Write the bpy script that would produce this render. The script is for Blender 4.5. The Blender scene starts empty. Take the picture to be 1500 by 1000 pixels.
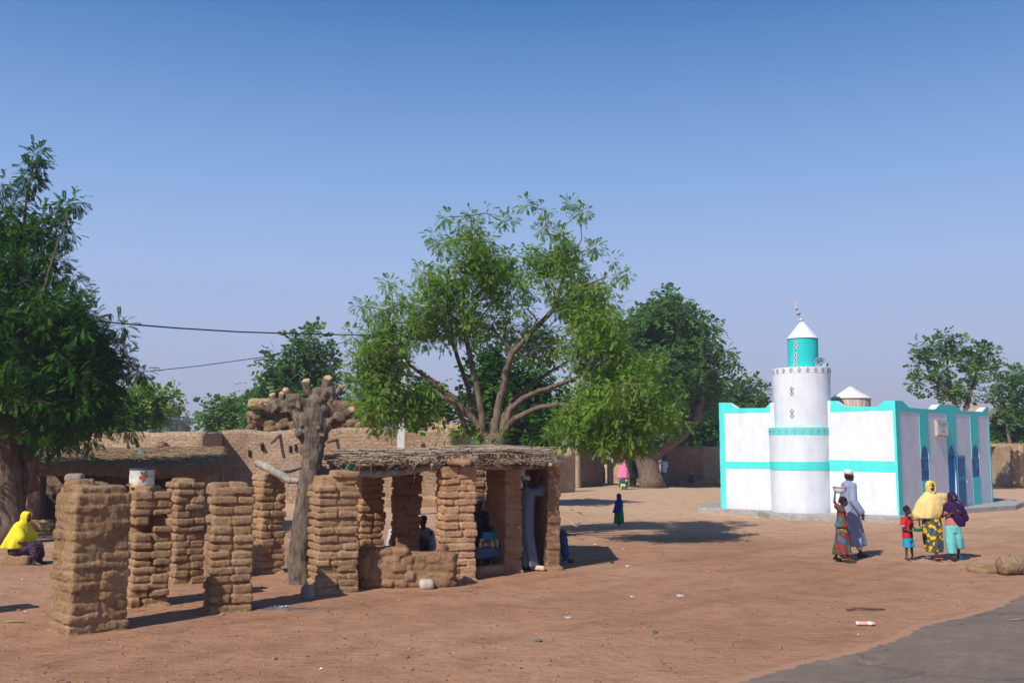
import bpy, math, random
import numpy as np
from mathutils import Vector, Matrix, geometry
V = Vector
PI = math.pi
scene = bpy.context.scene
COL = scene.collection
FOC = 1458.3
CAMZ = 2.1
PITCH = math.atan(160/FOC)
CP, SP = math.cos(PITCH), math.sin(PITCH)

# ---------------------------------------------------------------- sight lines used to lay the place out
def ray(x, y):
    u = (x-750)/FOC; v = (500-y)/FOC
    return V((u, CP-SP*v, SP+CP*v))
def G(x, y, z=0.0):                       # point at height z
    r = ray(x, y); t = (z-CAMZ)/r.z
    return V((0, 0, CAMZ))+r*t
def P(x, y, D):                           # point at distance D
    r = ray(x, y); t = D/r.y
    return V((0, 0, CAMZ))+r*t
def plane_hit(x, y, o, n):
    r = ray(x, y); c = V((0, 0, CAMZ))
    return c+r*((o-c).dot(n)/r.dot(n))

# ---------------------------------------------------------------- tagging
def tag(o, label=None, cat=None, group=None, kind=None):
    if label: o['label'] = label
    if cat: o['category'] = cat
    if group: o['group'] = group
    if kind: o['kind'] = kind
    return o
def empty(name, loc, rz=0, label=None, cat=None, group=None):
    o = bpy.data.objects.new(name, None); COL.objects.link(o)
    o.empty_display_size = .2
    o.location = loc; o.rotation_euler = (0, 0, rz)
    return tag(o, label, cat, group)

# ---------------------------------------------------------------- materials
def newmat(name):
    m = bpy.data.materials.new(name); m.use_nodes = True
    nt = m.node_tree; b = nt.nodes['Principled BSDF']
    b.inputs['Specular IOR Level'].default_value = .25
    return m, nt, b
def N(nt, t, **kw):
    n = nt.nodes.new(t)
    for k, v in kw.items():
        if hasattr(n, k): setattr(n, k, v)
        else: n.inputs[k].default_value = v
    return n
def noise(nt, scale, detail=4, rough=.55, vec=None):
    n = nt.nodes.new('ShaderNodeTexNoise'); n.inputs['Scale'].default_value = scale
    n.inputs['Detail'].default_value = detail; n.inputs['Roughness'].default_value = rough
    if vec is not None: nt.links.new(vec, n.inputs['Vector'])
    return n
def ramp(nt, fac, stops, interp='LINEAR'):
    r = nt.nodes.new('ShaderNodeValToRGB'); r.color_ramp.interpolation = interp
    e = r.color_ramp.elements
    while len(e) > 1: e.remove(e[-1])
    e[0].position = stops[0][0]; e[0].color = (*stops[0][1], 1)
    for p, c in stops[1:]:
        k = e.new(p); k.color = (*c, 1)
    nt.links.new(fac, r.inputs['Fac'])
    return r
def mix(nt, a, b, fac, mode='MIX'):
    m = nt.nodes.new('ShaderNodeMix'); m.data_type = 'RGBA'; m.blend_type = mode
    for s, v in ((6, a), (7, b), (0, fac)):
        if isinstance(v, (int, float)): m.inputs[s].default_value = v
        elif isinstance(v, tuple): m.inputs[s].default_value = (*v, 1)
        else: nt.links.new(v, m.inputs[s])
    return m.outputs[2]
def math_(nt, op, a, b=0.0):
    m = nt.nodes.new('ShaderNodeMath'); m.operation = op
    for i, v in enumerate((a, b)):
        if isinstance(v, (int, float)): m.inputs[i].default_value = v
        else: nt.links.new(v, m.inputs[i])
    return m.outputs[0]
def bump(nt, b, h, strength=.5, dist=.02, normal=None):
    n = nt.nodes.new('ShaderNodeBump'); n.inputs['Strength'].default_value = strength
    n.inputs['Distance'].default_value = dist
    nt.links.new(h, n.inputs['Height'])
    if normal is not None: nt.links.new(normal, n.inputs['Normal'])
    nt.links.new(n.outputs[0], b.inputs['Normal'])
    return n.outputs[0]
def world_pos(nt):
    return nt.nodes.new('ShaderNodeNewGeometry').outputs['Position']
def obj_pos(nt):
    return nt.nodes.new('ShaderNodeTexCoord').outputs['Object']

def plain(name, col, rough=.7, var=.15, scale=12, bmp=.1, metal=0, spec=.25):
    m, nt, b = newmat(name)
    pos = obj_pos(nt)
    n = noise(nt, scale, 5, .6, pos)
    lo = tuple(c*(1-var) for c in col); hi = tuple(min(1, c*(1+var)) for c in col)
    r = ramp(nt, n.outputs['Fac'], [(.3, lo), (.7, hi)])
    nt.links.new(r.outputs[0], b.inputs['Base Color'])
    b.inputs['Roughness'].default_value = rough
    b.inputs['Metallic'].default_value = metal
    b.inputs['Specular IOR Level'].default_value = spec
    if bmp: bump(nt, b, n.outputs['Fac'], bmp, .01)
    return m

def mud(name, c1, c2, c3, fine=1.0, bmp=.7, island=.25, dist=.012):
    m, nt, b = newmat(name)
    pos = world_pos(nt)
    n1 = noise(nt, 1.6*fine, 4, .6, pos)
    n2 = noise(nt, 22*fine, 6, .65, pos)
    n3 = noise(nt, 120*fine, 4, .7, pos)
    r = ramp(nt, n1.outputs['Fac'], [(.3, c1), (.5, c2), (.7, c3)])
    sp = ramp(nt, n2.outputs['Fac'], [(.3, (.66, .64, .62)), (.5, (1, 1, 1)), (.75, (1.18, 1.16, 1.12))])
    c = mix(nt, r.outputs[0], sp.outputs[0], 1.0, 'MULTIPLY')
    geo = nt.nodes.new('ShaderNodeNewGeometry')
    isl = ramp(nt, geo.outputs['Random Per Island'], [(0, (1-island,)*3), (1, (1+island*.6, 1+island*.55, 1+island*.45))])
    c = mix(nt, c, isl.outputs[0], 1.0, 'MULTIPLY')
    mpc = nt.nodes.new('ShaderNodeMapping'); mpc.inputs['Scale'].default_value = (3.4, 3.4, 8.7); nt.links.new(pos, mpc.inputs['Vector'])
    vc = nt.nodes.new('ShaderNodeTexVoronoi'); vc.inputs['Scale'].default_value = 1.0; nt.links.new(mpc.outputs[0], vc.inputs['Vector'])
    sc_ = nt.nodes.new('ShaderNodeSeparateColor'); nt.links.new(vc.outputs['Color'], sc_.inputs[0])
    cl = ramp(nt, sc_.outputs[0], [(0, (.84, .82, .80)), (1, (1.12, 1.11, 1.08))]); c = mix(nt, c, cl.outputs[0], 1.0, 'MULTIPLY')
    fk = noise(nt, 75*fine, 2, .5, mpc.outputs[0] if False else pos); fkr = ramp(nt, fk.outputs['Fac'], [(.66, (0, 0, 0)), (.72, (1, 1, 1))]); c = mix(nt, c, (.62, .48, .30), math_(nt, 'MULTIPLY', fkr.outputs[0], .45))
    sp3 = ramp(nt, n3.outputs['Fac'], [(.28, (.75, .73, .7)), (.42, (1, 1, 1))])
    c = mix(nt, c, sp3.outputs[0], .7, 'MULTIPLY')
    nt.links.new(c, b.inputs['Base Color'])
    b.inputs['Roughness'].default_value = .95
    b.inputs['Specular IOR Level'].default_value = .1
    h = math_(nt, 'ADD', math_(nt, 'MULTIPLY', n2.outputs['Fac'], 1.0), math_(nt, 'MULTIPLY', n3.outputs['Fac'], .35))
    bump(nt, b, h, bmp, dist)
    return m

def mud_wall_mat(name, c1, c2, c3, course=.13, bw=.3, crack=.6):
    """banco wall: smeared courses of mud brick with drying cracks (UV in metres)"""
    m, nt, b = newmat(name)
    tc = nt.nodes.new('ShaderNodeTexCoord')
    pos = world_pos(nt)
    nz = noise(nt, 3.0, 3, .6, pos)
    wob = nt.nodes.new('ShaderNodeMixRGB'); wob.blend_type = 'ADD'; wob.inputs[0].default_value = .22
    nt.links.new(tc.outputs['UV'], wob.inputs[1]); nt.links.new(nz.outputs['Color'], wob.inputs[2])
    br = nt.nodes.new('ShaderNodeTexBrick')
    nt.links.new(wob.outputs[0], br.inputs['Vector'])
    br.inputs['Scale'].default_value = 1.0
    br.inputs['Brick Width'].default_value = bw; br.inputs['Row Height'].default_value = course
    br.inputs['Mortar Size'].default_value = .012; br.inputs['Mortar Smooth'].default_value = .6
    br.inputs['Color1'].default_value = (.8, .8, .8, 1); br.inputs['Color2'].default_value = (1.05, 1.03, 1, 1)
    br.inputs['Mortar'].default_value = (.74, .72, .70, 1)
    n1 = noise(nt, .7, 4, .6, pos); n2 = noise(nt, 9, 6, .65, pos)
    r = ramp(nt, n1.outputs['Fac'], [(.3, c1), (.5, c2), (.7, c3)])
    sp = ramp(nt, n2.outputs['Fac'], [(.3, (.7, .68, .66)), (.55, (1, 1, 1)), (.8, (1.15, 1.13, 1.1))])
    c = mix(nt, r.outputs[0], sp.outputs[0], 1.0, 'MULTIPLY')
    c = mix(nt, c, br.outputs['Color'], crack, 'MULTIPLY')
    nt.links.new(c, b.inputs['Base Color'])
    b.inputs['Roughness'].default_value = .95; b.inputs['Specular IOR Level'].default_value = .1
    vo = nt.nodes.new('ShaderNodeTexVoronoi'); vo.feature = 'DISTANCE_TO_EDGE'
    mpv = nt.nodes.new('ShaderNodeMapping'); mpv.inputs['Scale'].default_value = (4.2, 7.5, 1)
    nt.links.new(wob.outputs[0], mpv.inputs['Vector']); nt.links.new(mpv.outputs[0], vo.inputs['Vector']); vo.inputs['Scale'].default_value = 1
    ck = ramp(nt, vo.outputs['Distance'], [(.0, (.62, .6, .58)), (.07, (1, 1, 1))])
    c = mix(nt, c, ck.outputs[0], crack, 'MULTIPLY'); nt.links.new(c, b.inputs['Base Color'])
    h = math_(nt, 'ADD', math_(nt, 'MULTIPLY', br.outputs['Fac'], -.5), math_(nt, 'ADD', n2.outputs['Fac'], math_(nt, 'MULTIPLY', ck.outputs[0], .5)))
    bump(nt, b, h, .9, .035)
    return m

def bark(name, c1, c2, scale=1.0):
    m, nt, b = newmat(name)
    pos = world_pos(nt)
    mp = nt.nodes.new('ShaderNodeMapping'); mp.inputs['Scale'].default_value = (14*scale, 14*scale, 3.5*scale)
    nt.links.new(pos, mp.inputs['Vector'])
    n = noise(nt, 1.0, 6, .7, mp.outputs[0]); n2 = noise(nt, 3, 3, .5, pos)
    r = ramp(nt, n.outputs['Fac'], [(.35, c1), (.65, c2)])
    r2 = ramp(nt, n2.outputs['Fac'], [(.3, (.8, .8, .8)), (.7, (1.15, 1.15, 1.15))])
    nt.links.new(mix(nt, r.outputs[0], r2.outputs[0], 1.0, 'MULTIPLY'), b.inputs['Base Color'])
    b.inputs['Roughness'].default_value = .9
    bump(nt, b, n.outputs['Fac'], .8, .03)
    return m

def leafmat(name, dark, mid, light, trans=.35):
    m, nt, b = newmat(name)
    geo = nt.nodes.new('ShaderNodeNewGeometry')
    n = noise(nt, .9, 3, .6, geo.outputs['Position'])
    f = math_(nt, 'ADD', math_(nt, 'MULTIPLY', geo.outputs['Random Per Island'], .45), math_(nt, 'MULTIPLY', n.outputs['Fac'], .75))
    r = ramp(nt, f, [(.3, dark), (.6, mid), (.88, light), (.95, (light[0]*1.6, light[1]*1.15, light[2]*.9))])
    nt.links.new(r.outputs[0], b.inputs['Base Color'])
    b.inputs['Roughness'].default_value = .6; b.inputs['Specular IOR Level'].default_value = .15
    tr = nt.nodes.new('ShaderNodeBsdfTranslucent')
    tc = mix(nt, r.outputs[0], (1.3, 1.5, .6), 1.0, 'MULTIPLY')
    nt.links.new(tc, tr.inputs['Color'])
    ms = nt.nodes.new('ShaderNodeMixShader'); ms.inputs[0].default_value = trans
    out = nt.nodes['Material Output']
    nt.links.new(b.outputs[0], ms.inputs[1]); nt.links.new(tr.outputs[0], ms.inputs[2])
    nt.links.new(ms.outputs[0], out.inputs['Surface'])
    return m

def paint(name, col, dirt=.15, streak=True, dirtcol=(.45, .36, .3)):
    """whitewash / limewash on rough render: brush marks, streaks, splash-back dust near the ground"""
    m, nt, b = newmat(name)
    pos = world_pos(nt)
    mp = nt.nodes.new('ShaderNodeMapping'); mp.inputs['Scale'].default_value = (5, 5, .7)
    nt.links.new(pos, mp.inputs['Vector'])
    n = noise(nt, 1.0, 6, .65, mp.outputs[0]); n2 = noise(nt, 26, 5, .6, pos); n3 = noise(nt, 1.1, 5, .6, pos)
    lo = tuple(c*.86 for c in col); mpt = noise(nt, 2.3, 6, .7, pos)
    r = ramp(nt, math_(nt, 'ADD', math_(nt, 'MULTIPLY', n.outputs['Fac'], .55), math_(nt, 'MULTIPLY', mpt.outputs['Fac'], .45)), [(.36, lo), (.56, col)])
    d = ramp(nt, n3.outputs['Fac'], [(.45, (0, 0, 0)), (.75, (1, 1, 1))])
    sep = nt.nodes.new('ShaderNodeSeparateXYZ'); nt.links.new(pos, sep.inputs[0])
    low = ramp(nt, math_(nt, 'ADD', sep.outputs[2], math_(nt, 'MULTIPLY', n3.outputs['Fac'], .9)), [(.5, (1, 1, 1)), (.85, (0, 0, 0))])
    df = math_(nt, 'MULTIPLY', math_(nt, 'ADD', math_(nt, 'MULTIPLY', d.outputs[0], .5), low.outputs[0]), dirt)
    c = mix(nt, r.outputs[0], dirtcol, df)
    nt.links.new(c, b.inputs['Base Color'])
    b.inputs['Roughness'].default_value = .75
    bump(nt, b, math_(nt, 'ADD', n2.outputs['Fac'], n.outputs['Fac']), .35, .012)
    return m

M = {}
M['mudbrick'] = mud('mudbrick', (.33, .20, .10), (.405, .25, .140), (.49, .32, .19), bmp=1.0, dist=.03)
M['mudold'] = mud('mud_eroded', (.29, .175, .09), (.36, .225, .12), (.43, .28, .16), island=.12, bmp=1.0, dist=.035)
M['mudred'] = mud('mud_shop', (.35, .19, .095), (.42, .245, .14), (.49, .30, .18), bmp=1.0, dist=.03)
M['wall'] = mud_wall_mat('mud_wall', (.36, .235, .15), (.44, .295, .19), (.50, .35, .235))
M['wallb'] = mud_wall_mat('mud_wall_pale', (.40, .27, .17), (.50, .35, .22), (.56, .41, .27), crack=.45)
M['walldark'] = mud_wall_mat('mud_wall_brown_shade', (.24, .15, .1), (.3, .19, .125), (.35, .23, .155))  # brown mud; also paints in the shade on two far walls
M['bark'] = bark('bark', (.085, .055, .038), (.235, .165, .12))
M['barklop'] = bark('bark_lopped', (.055, .038, .027), (.24, .18, .13), 1.3)
M['barkdark'] = bark('bark_dark', (.07, .045, .035), (.19, .125, .09))
M['deadwood'] = bark('dead_wood', (.22, .17, .13), (.46, .39, .32))
M['cutwood'] = plain('cut_wood', (.46, .29, .15), .9, .35, 30, .5)
M['stick'] = bark('sticks', (.16, .12, .09), (.42, .34, .26), 2)
M['straw'] = plain('straw', (.50, .37, .19), .9, .4, 30, .2)
def strawmat(name, c1, c2):
    m, nt, b = newmat(name); pos = world_pos(nt); mp = nt.nodes.new('ShaderNodeMapping'); mp.inputs['Scale'].default_value = (4, 4, 26); mp.inputs['Rotation'].default_value = (.1, .15, 0)
    nt.links.new(pos, mp.inputs['Vector']); n1 = noise(nt, 1.0, 6, .75, mp.outputs[0]); n2 = noise(nt, 2.5, 4, .6, pos)
    r = ramp(nt, n1.outputs['Fac'], [(.32, tuple(q*.45 for q in c1)), (.5, c1), (.68, c2)]); r2 = ramp(nt, n2.outputs['Fac'], [(.3, (.7, .68, .66)), (.65, (1.1, 1.1, 1.1))])
    nt.links.new(mix(nt, r.outputs[0], r2.outputs[0], 1.0, 'MULTIPLY'), b.inputs['Base Color']); b.inputs['Roughness'].default_value = .95; bump(nt, b, n1.outputs['Fac'], 1.0, .08); return m
M['thatch'] = bark('thatch', (.14, .085, .045), (.40, .27, .15), 3)
M['leafmid'] = leafmat('neem_leaf', (.095, .175, .024), (.185, .30, .05), (.31, .42, .095), .45)
M['leafdeep'] = leafmat('deep_leaf', (.016, .060, .006), (.036, .115, .010), (.10, .21, .025), .35)
M['leaffar'] = leafmat('far_leaf', (.052, .12, .026), (.10, .195, .045), (.17, .27, .075), .40)
M['leafdry'] = leafmat('olive_leaf', (.05, .08, .03), (.09, .13, .05), (.15, .19, .08), .3)
M['white'] = paint('whitewash', (.72, .75, .80), .5, dirtcol=(.50, .47, .45))
M['turq'] = paint('turquoise_paint', (.08, .72, .67), .12)
M['turqs'] = paint('turquoise_tower_paint', (.02, .55, .52), .06)
M['blue'] = plain('blue_metal', (.008, .22, .55), .45, .12, 8, .05)
M['blued'] = plain('blue_metal_dark', (.006, .12, .27), .5, .2, 6, .05)
M['dark'] = plain('hole_shade_paint', (.015, .012, .012), .9)  # near-black colour standing in for the shade inside holes and vents
M['concrete'] = plain('concrete', (.34, .32, .29), .9, .25, 7, .4)
M['pole'] = plain('pole_concrete', (.44, .37, .28), .9, .15, 6, .2)
M['whiteplastic'] = plain('white_plastic', (.75, .75, .72), .4)
M['metal'] = plain('weathered_metal', (.62, .60, .57), .45, .2, 20, .1, .3)
M['rust'] = plain('rusty_metal', (.22, .12, .07), .7, .3, 20, .2)
M['rubber'] = plain('black_rubber', (.02, .02, .022), .6)
M['stone'] = plain('pale_stone', (.50, .42, .34), .9, .2, 9, .6)
M['stoneg'] = plain('grey_stone', (.25, .21, .18), .9, .25, 9, .6)

# ---------------------------------------------------------------- noise on points
def snoise(p, freq, seed=0, n=10):
    rs = np.random.RandomState(seed)
    out = np.zeros(len(p))
    for i in range(n):
        k = rs.normal(size=3); k /= np.linalg.norm(k)
        f = freq*(.6+1.1*rs.rand())
        out += np.sin(p@k*f+rs.rand()*6.28)*(.6/(.4+f/freq))
    return out/math.sqrt(n)*1.1
def svec(p, freq, seed=0, n=8):
    return np.stack([snoise(p, freq, seed*7+i*131+3, n) for i in range(3)], 1)

# ---------------------------------------------------------------- mesh builder
_grid = {}
def cube_grid(nx, ny, nz):
    key = (nx, ny, nz)
    if key in _grid: return _grid[key]
    idx = {}; vs = []; fs = []
    def vid(i, j, k):
        t = (i, j, k)
        if t not in idx:
            idx[t] = len(vs); vs.append((2*i/nx-1, 2*j/ny-1, 2*k/nz-1))
        return idx[t]
    for i in range(nx):
        for j in range(ny):
            fs.append((vid(i, j, 0), vid(i, j+1, 0), vid(i+1, j+1, 0), vid(i+1, j, 0)))
            fs.append((vid(i, j, nz), vid(i+1, j, nz), vid(i+1, j+1, nz), vid(i, j+1, nz)))
    for i in range(nx):
        for k in range(nz):
            fs.append((vid(i, 0, k), vid(i+1, 0, k), vid(i+1, 0, k+1), vid(i, 0, k+1)))
            fs.append((vid(i, ny, k), vid(i, ny, k+1), vid(i+1, ny, k+1), vid(i+1, ny, k)))
    for j in range(ny):
        for k in range(nz):
            fs.append((vid(0, j, k), vid(0, j, k+1), vid(0, j+1, k+1), vid(0, j+1, k)))
            fs.append((vid(nx, j, k), vid(nx, j+1, k), vid(nx, j+1, k+1), vid(nx, j, k+1)))
    _grid[key] = (np.array(vs), np.array(fs))
    return _grid[key]

def rotz(a):
    c, s = math.cos(a), math.sin(a)
    return np.array([[c, -s, 0], [s, c, 0], [0, 0, 1]])
def euler(x, y, z):
    return np.array(Matrix.Rotation(z, 3, 'Z')@Matrix.Rotation(y, 3, 'Y')@Matrix.Rotation(x, 3, 'X'))

class MB:
    def __init__(s): s.v = []; s.f = []; s.m = []; s.n = 0
    def add(s, vs, fs, mi=0):
        vs = np.asarray(vs, float).reshape(-1, 3)
        s.v.append(vs)
        for f in fs: s.f.append(tuple(int(i)+s.n for i in f)); s.m.append(mi)
        s.n += len(vs)
    def rbox(s, c, h, r=.3, seg=(6, 4, 4), rot=None, amp=0, freq=8, seed=0, mi=0):
        """rounded, lumpy block: half sizes h, rounding r (fraction of the smallest half size)"""
        vs, fs = cube_grid(*seg)
        h = np.array(h, float); rr = r*h.min()
        q = vs*h; cc = np.clip(q, -(h-rr), h-rr); d = q-cc
        L = np.linalg.norm(d, axis=1, keepdims=True); L[L < 1e-9] = 1
        p = cc+d/L*rr
        if rot is not None: p = p@np.asarray(rot).T
        p = p+np.array(c)
        if amp:
            p = p+svec(p, freq, seed)*amp
            if seg[0] > 6 and freq > 6: p = p+svec(p, freq*2.9, seed+1)*amp*.5
        s.add(p, fs, mi)
    def box(s, c, h, rz=0, mi=0, rot=None):
        vs, fs = cube_grid(1, 1, 1)
        R = rotz(rz) if rot is None else np.asarray(rot)
        s.add((vs*np.array(h))@R.T+np.array(c), fs, mi)
    def blob(s, c, r, seg=5, amp=.0, freq=3, seed=0, rot=None, mi=0):
        vs, fs = cube_grid(seg, seg, seg)
        p = vs/np.linalg.norm(vs, axis=1, keepdims=True)*np.array(r)
        if rot is not None: p = p@np.asarray(rot).T
        p = p+np.array(c)
        if amp: p = p+svec(p, freq, seed)*amp
        s.add(p, fs, mi)
    def rings(s, rings, cap=True, mi=0, closed=True):
        """rings: list of equal-length point lists"""
        n = len(rings[0]); k = len(rings)
        vs = [p for r in rings for p in r]; fs = []
        for i in range(k-1):
            for j in range(n if closed else n-1):
                a = i*n+j; b = i*n+(j+1) % n
                fs.append((a, b, b+n, a+n))
        if cap:
            fs.append(tuple(range(n-1, -1, -1))); fs.append(tuple((k-1)*n+j for j in range(n)))
        s.add(vs, fs, mi)
    def tube(s, pts, rad, sides=8, mi=0, cap=True, wob=0, seed=0):
        pts = [V(p) for p in pts]; n = len(pts)
        if not hasattr(rad, '__len__'): rad = [rad]*n
        rings = []; ref = None
        rnd = random.Random(seed)
        for i, p in enumerate(pts):
            t = (pts[min(i+1, n-1)]-pts[max(i-1, 0)])
            if t.length < 1e-9: t = V((0, 0, 1))
            t.normalize()
            if ref is None:
                ref = V((1, 0, 0)) if abs(t.x) < .8 else V((0, 1, 0))
            a = (ref-t*ref.dot(t))
            if a.length < 1e-6: a = t.orthogonal()
            a.normalize(); b = t.cross(a); ref = a
            ring = []
            for j in range(sides):
                th = 2*PI*j/sides; r = rad[i]*(1+(rnd.random()-.5)*wob)
                ring.append(tuple(p+a*(math.cos(th)*r)+b*(math.sin(th)*r)))
            rings.append(ring)
        s.rings(rings, cap, mi)
    def capsule(s, a, b, ra, rb, sides=12, mi=0):
        a, b = V(a), V(b); t = (b-a); L = t.length
        t = t/L if L > 1e-6 else V((0, 0, 1))
        pts = []; rad = []
        for q in (.05, .35, .65, .9): pts.append(a-t*ra*math.cos(q*PI/2)); rad.append(ra*math.sin(q*PI/2))
        for q in (0, .5, 1): pts.append(a.lerp(b, q)); rad.append(ra+(rb-ra)*q)
        for q in (.9, .65, .35, .05): pts.append(b+t*rb*math.cos(q*PI/2)); rad.append(rb*math.sin(q*PI/2))
        s.tube(pts, rad, sides, mi)
    def loft(s, spec, sides=28, fold=0, k=7, seed=0, mi=0, rot=0):
        """spec: list of (x, y, z, rx, ry[, foldamp])"""
        rnd = random.Random(seed); ph = [rnd.random()*6.28 for _ in range(4)]
        rings = []
        for q in spec:
            x, y, z, rx, ry = q[:5]; fa = q[5] if len(q) > 5 else fold
            ring = []
            for j in range(sides):
                th = 2*PI*j/sides
                w = 1+fa*(math.sin(k*th+ph[0]+z*2)+.6*math.sin((k*1.7)//1*th+ph[1]-z*3)+.4*math.sin(3*th+ph[2]+z*5))/1.4
                c, sn = math.cos(th)*rx*w, math.sin(th)*ry*w
                ring.append((x+c*math.cos(rot)-sn*math.sin(rot), y+c*math.sin(rot)+sn*math.cos(rot), z))
            rings.append(ring)
        s.rings(rings, True, mi)
    def cyl(s, c, r, z0, z1, sides=32, mi=0, r1=None, cap=True):
        r1 = r if r1 is None else r1
        s.rings([[(c[0]+rr*math.cos(2*PI*j/sides), c[1]+rr*math.sin(2*PI*j/sides), z) for j in range(sides)] for rr, z in ((r, z0), (r1, z1))], cap, mi)
    def prism(s, poly, t0, t1, holes=(), O=None, U=None, W=None, Nn=None, mi=0):
        """polygon (u,w) with holes, thickened along Nn from t0 to t1 (t1 = outer side)"""
        O = V((0, 0, 0)) if O is None else O
        U = V((1, 0, 0)) if U is None else U; W = V((0, 1, 0)) if W is None else W
        Nn = V((0, 0, 1)) if Nn is None else Nn
        loops = [list(poly)]+[list(h) for h in holes]
        tris = geometry.tessellate_polygon([[V((p[0], p[1], 0)) for p in l] for l in loops])
        flat = [p for l in loops for p in l]; n = len(flat)
        out = [O+U*p[0]+W*p[1]+Nn*t1 for p in flat]; inn = [O+U*p[0]+W*p[1]+Nn*t0 for p in flat]
        fs = []
        for t in tris:
            a, b, c = [out[i] for i in t]
            if (b-a).cross(c-a).dot(Nn) < 0: t = (t[0], t[2], t[1])
            fs.append(tuple(t)); fs.append((t[0]+n, t[2]+n, t[1]+n))
        st = 0
        for li, l in enumerate(loops):
            k = len(l)
            area = sum(l[i][0]*l[(i+1) % k][1]-l[(i+1) % k][0]*l[i][1] for i in range(k))
            flip = (area < 0) != (li > 0)
            if U.cross(W).dot(Nn) < 0: flip = not flip
            for i in range(k):
                a = st+i; b = st+(i+1) % k
                f = (a, a+n, b+n, b)
                fs.append(f[::-1] if flip else f)
            st += k
        s.add([tuple(p) for p in out+inn], fs, mi)
    def arrays(s): return np.concatenate(s.v) if s.v else np.zeros((0, 3))
    def build(s, name, mats, parent=None, smooth=True, rel=False, loc=None, rz=0, angle=None):
        vs = s.arrays()
        if rel and parent is not None: vs = vs-np.array(parent.location)
        me = bpy.data.meshes.new(name)
        me.from_pydata(vs.tolist(), [], s.f)
        if not isinstance(mats, (list, tuple)): mats = [mats]
        for m in mats: me.materials.append(m)
        if len(mats) > 1: me.polygons.foreach_set('material_index', s.m)
        me.polygons.foreach_set('use_smooth', [bool(smooth)]*len(me.polygons))
        me.update()
        o = bpy.data.objects.new(name, me); COL.objects.link(o)
        if parent is not None: o.parent = parent
        if loc is not None: o.location = loc
        if rz: o.rotation_euler = (0, 0, rz)
        if smooth and angle is not None:
            try: me.set_sharp_from_angle(angle=angle)
            except Exception: pass
        return o

def recentre(o, loc):
    """move a top-level mesh's origin to loc (its base)"""
    o.data.transform(Matrix.Translation(-V(loc))); o.location = loc
    return o

def remeshed(mb, name, mats, voxel=.012, smooth=3, parent=None, matfn=None, disp=None, decimate=None):
    tmp = mb.build('tmp', mats[0] if isinstance(mats, (list, tuple)) else mats)
    md = tmp.modifiers.new('r', 'REMESH'); md.mode = 'VOXEL'; md.voxel_size = voxel
    if smooth:
        sm = tmp.modifiers.new('s', 'SMOOTH'); sm.factor = .5; sm.iterations = smooth
    if decimate:
        dm = tmp.modifiers.new('d', 'DECIMATE'); dm.ratio = decimate
    dg = bpy.context.evaluated_depsgraph_get(); dg.update()
    me = bpy.data.meshes.new_from_object(tmp.evaluated_get(dg))
    old = tmp.data; bpy.data.objects.remove(tmp); bpy.data.meshes.remove(old)
    me.name = name
    me.materials.clear()
    for m in (mats if isinstance(mats, (list, tuple)) else [mats]): me.materials.append(m)
    nv = len(me.vertices)
    if disp is not None and nv:
        co = np.empty(nv*3); me.vertices.foreach_get('co', co); co = co.reshape(-1, 3)
        no = np.empty(nv*3); me.vertex_normals.foreach_get('vector', no); no = no.reshape(-1, 3)
        co = co+no*disp(co)[:, None]
        me.vertices.foreach_set('co', co.ravel())
    me.polygons.foreach_set('use_smooth', [True]*len(me.polygons))
    if matfn is not None and len(me.polygons):
        c = np.empty(len(me.polygons)*3); me.polygons.foreach_get('center', c)
        me.polygons.foreach_set('material_index', np.asarray(matfn(c.reshape(-1, 3)), dtype=np.int32))
    else:
        me.polygons.foreach_set('material_index', [0]*len(me.polygons))
    me.update()
    o = bpy.data.objects.new(name, me); COL.objects.link(o)
    if parent is not None: o.parent = parent
    return o
# ================================================================ camera, sun, sky
cam = bpy.data.cameras.new('camera'); camo = bpy.data.objects.new('camera', cam); COL.objects.link(camo)
cam.sensor_width = 36; cam.lens = 35; cam.clip_end = 6000; cam.clip_start = .1
camo.location = (0, 0, CAMZ); camo.rotation_euler = (PI/2+PITCH, 0, 0)
scene.camera = camo
AZ = math.radians(36.5); EL = math.radians(42)
sun = bpy.data.lights.new('sun', 'SUN'); suno = bpy.data.objects.new('sun', sun); COL.objects.link(suno)
sun.energy = 4.9; sun.angle = math.radians(.55); sun.color = (1.0, .965, .915)
ldir = V((math.sin(AZ)*math.cos(EL), math.cos(AZ)*math.cos(EL), -math.sin(EL)))
suno.rotation_euler = ldir.to_track_quat('-Z', 'Y').to_euler()
suno.location = (-20, -20, 30)
w = bpy.data.worlds.new('World'); scene.world = w; w.use_nodes = True
wn = w.node_tree; bg = wn.nodes['Background']
sky = wn.nodes.new('ShaderNodeTexSky'); sky.sky_type = 'NISHITA'; sky.sun_disc = False
sky.sun_elevation = EL; sky.sun_rotation = PI+AZ
sky.air_density = 1.0; sky.dust_density = .8; sky.ozone_density = 3.0; sky.altitude = 200
SKYMIX = True
tcw = wn.nodes.new('ShaderNodeTexCoord'); sx = wn.nodes.new('ShaderNodeSeparateXYZ'); wn.links.new(tcw.outputs['Generated'], sx.inputs[0])
rw = ramp(wn, sx.outputs[2], [(0, (.41, .395, .51)), (.04, (.405, .415, .565)), (.105, (.385, .45, .66)), (.18, (.34, .46, .73)), (.27, (.225, .38, .69)), (.43, (.055, .18, .455)), (.8, (.03, .11, .34))])
r10 = wn.nodes.new('ShaderNodeVectorMath'); r10.operation = 'SCALE'; r10.inputs['Scale'].default_value = 11
wn.links.new(rw.outputs[0], r10.inputs[0])
wn.links.new(mix(wn, sky.outputs[0], r10.outputs[0], .93), bg.inputs[0]); bg.inputs[1].default_value = .10
scene.view_settings.view_transform = 'Standard'; scene.view_settings.look = 'None'
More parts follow.
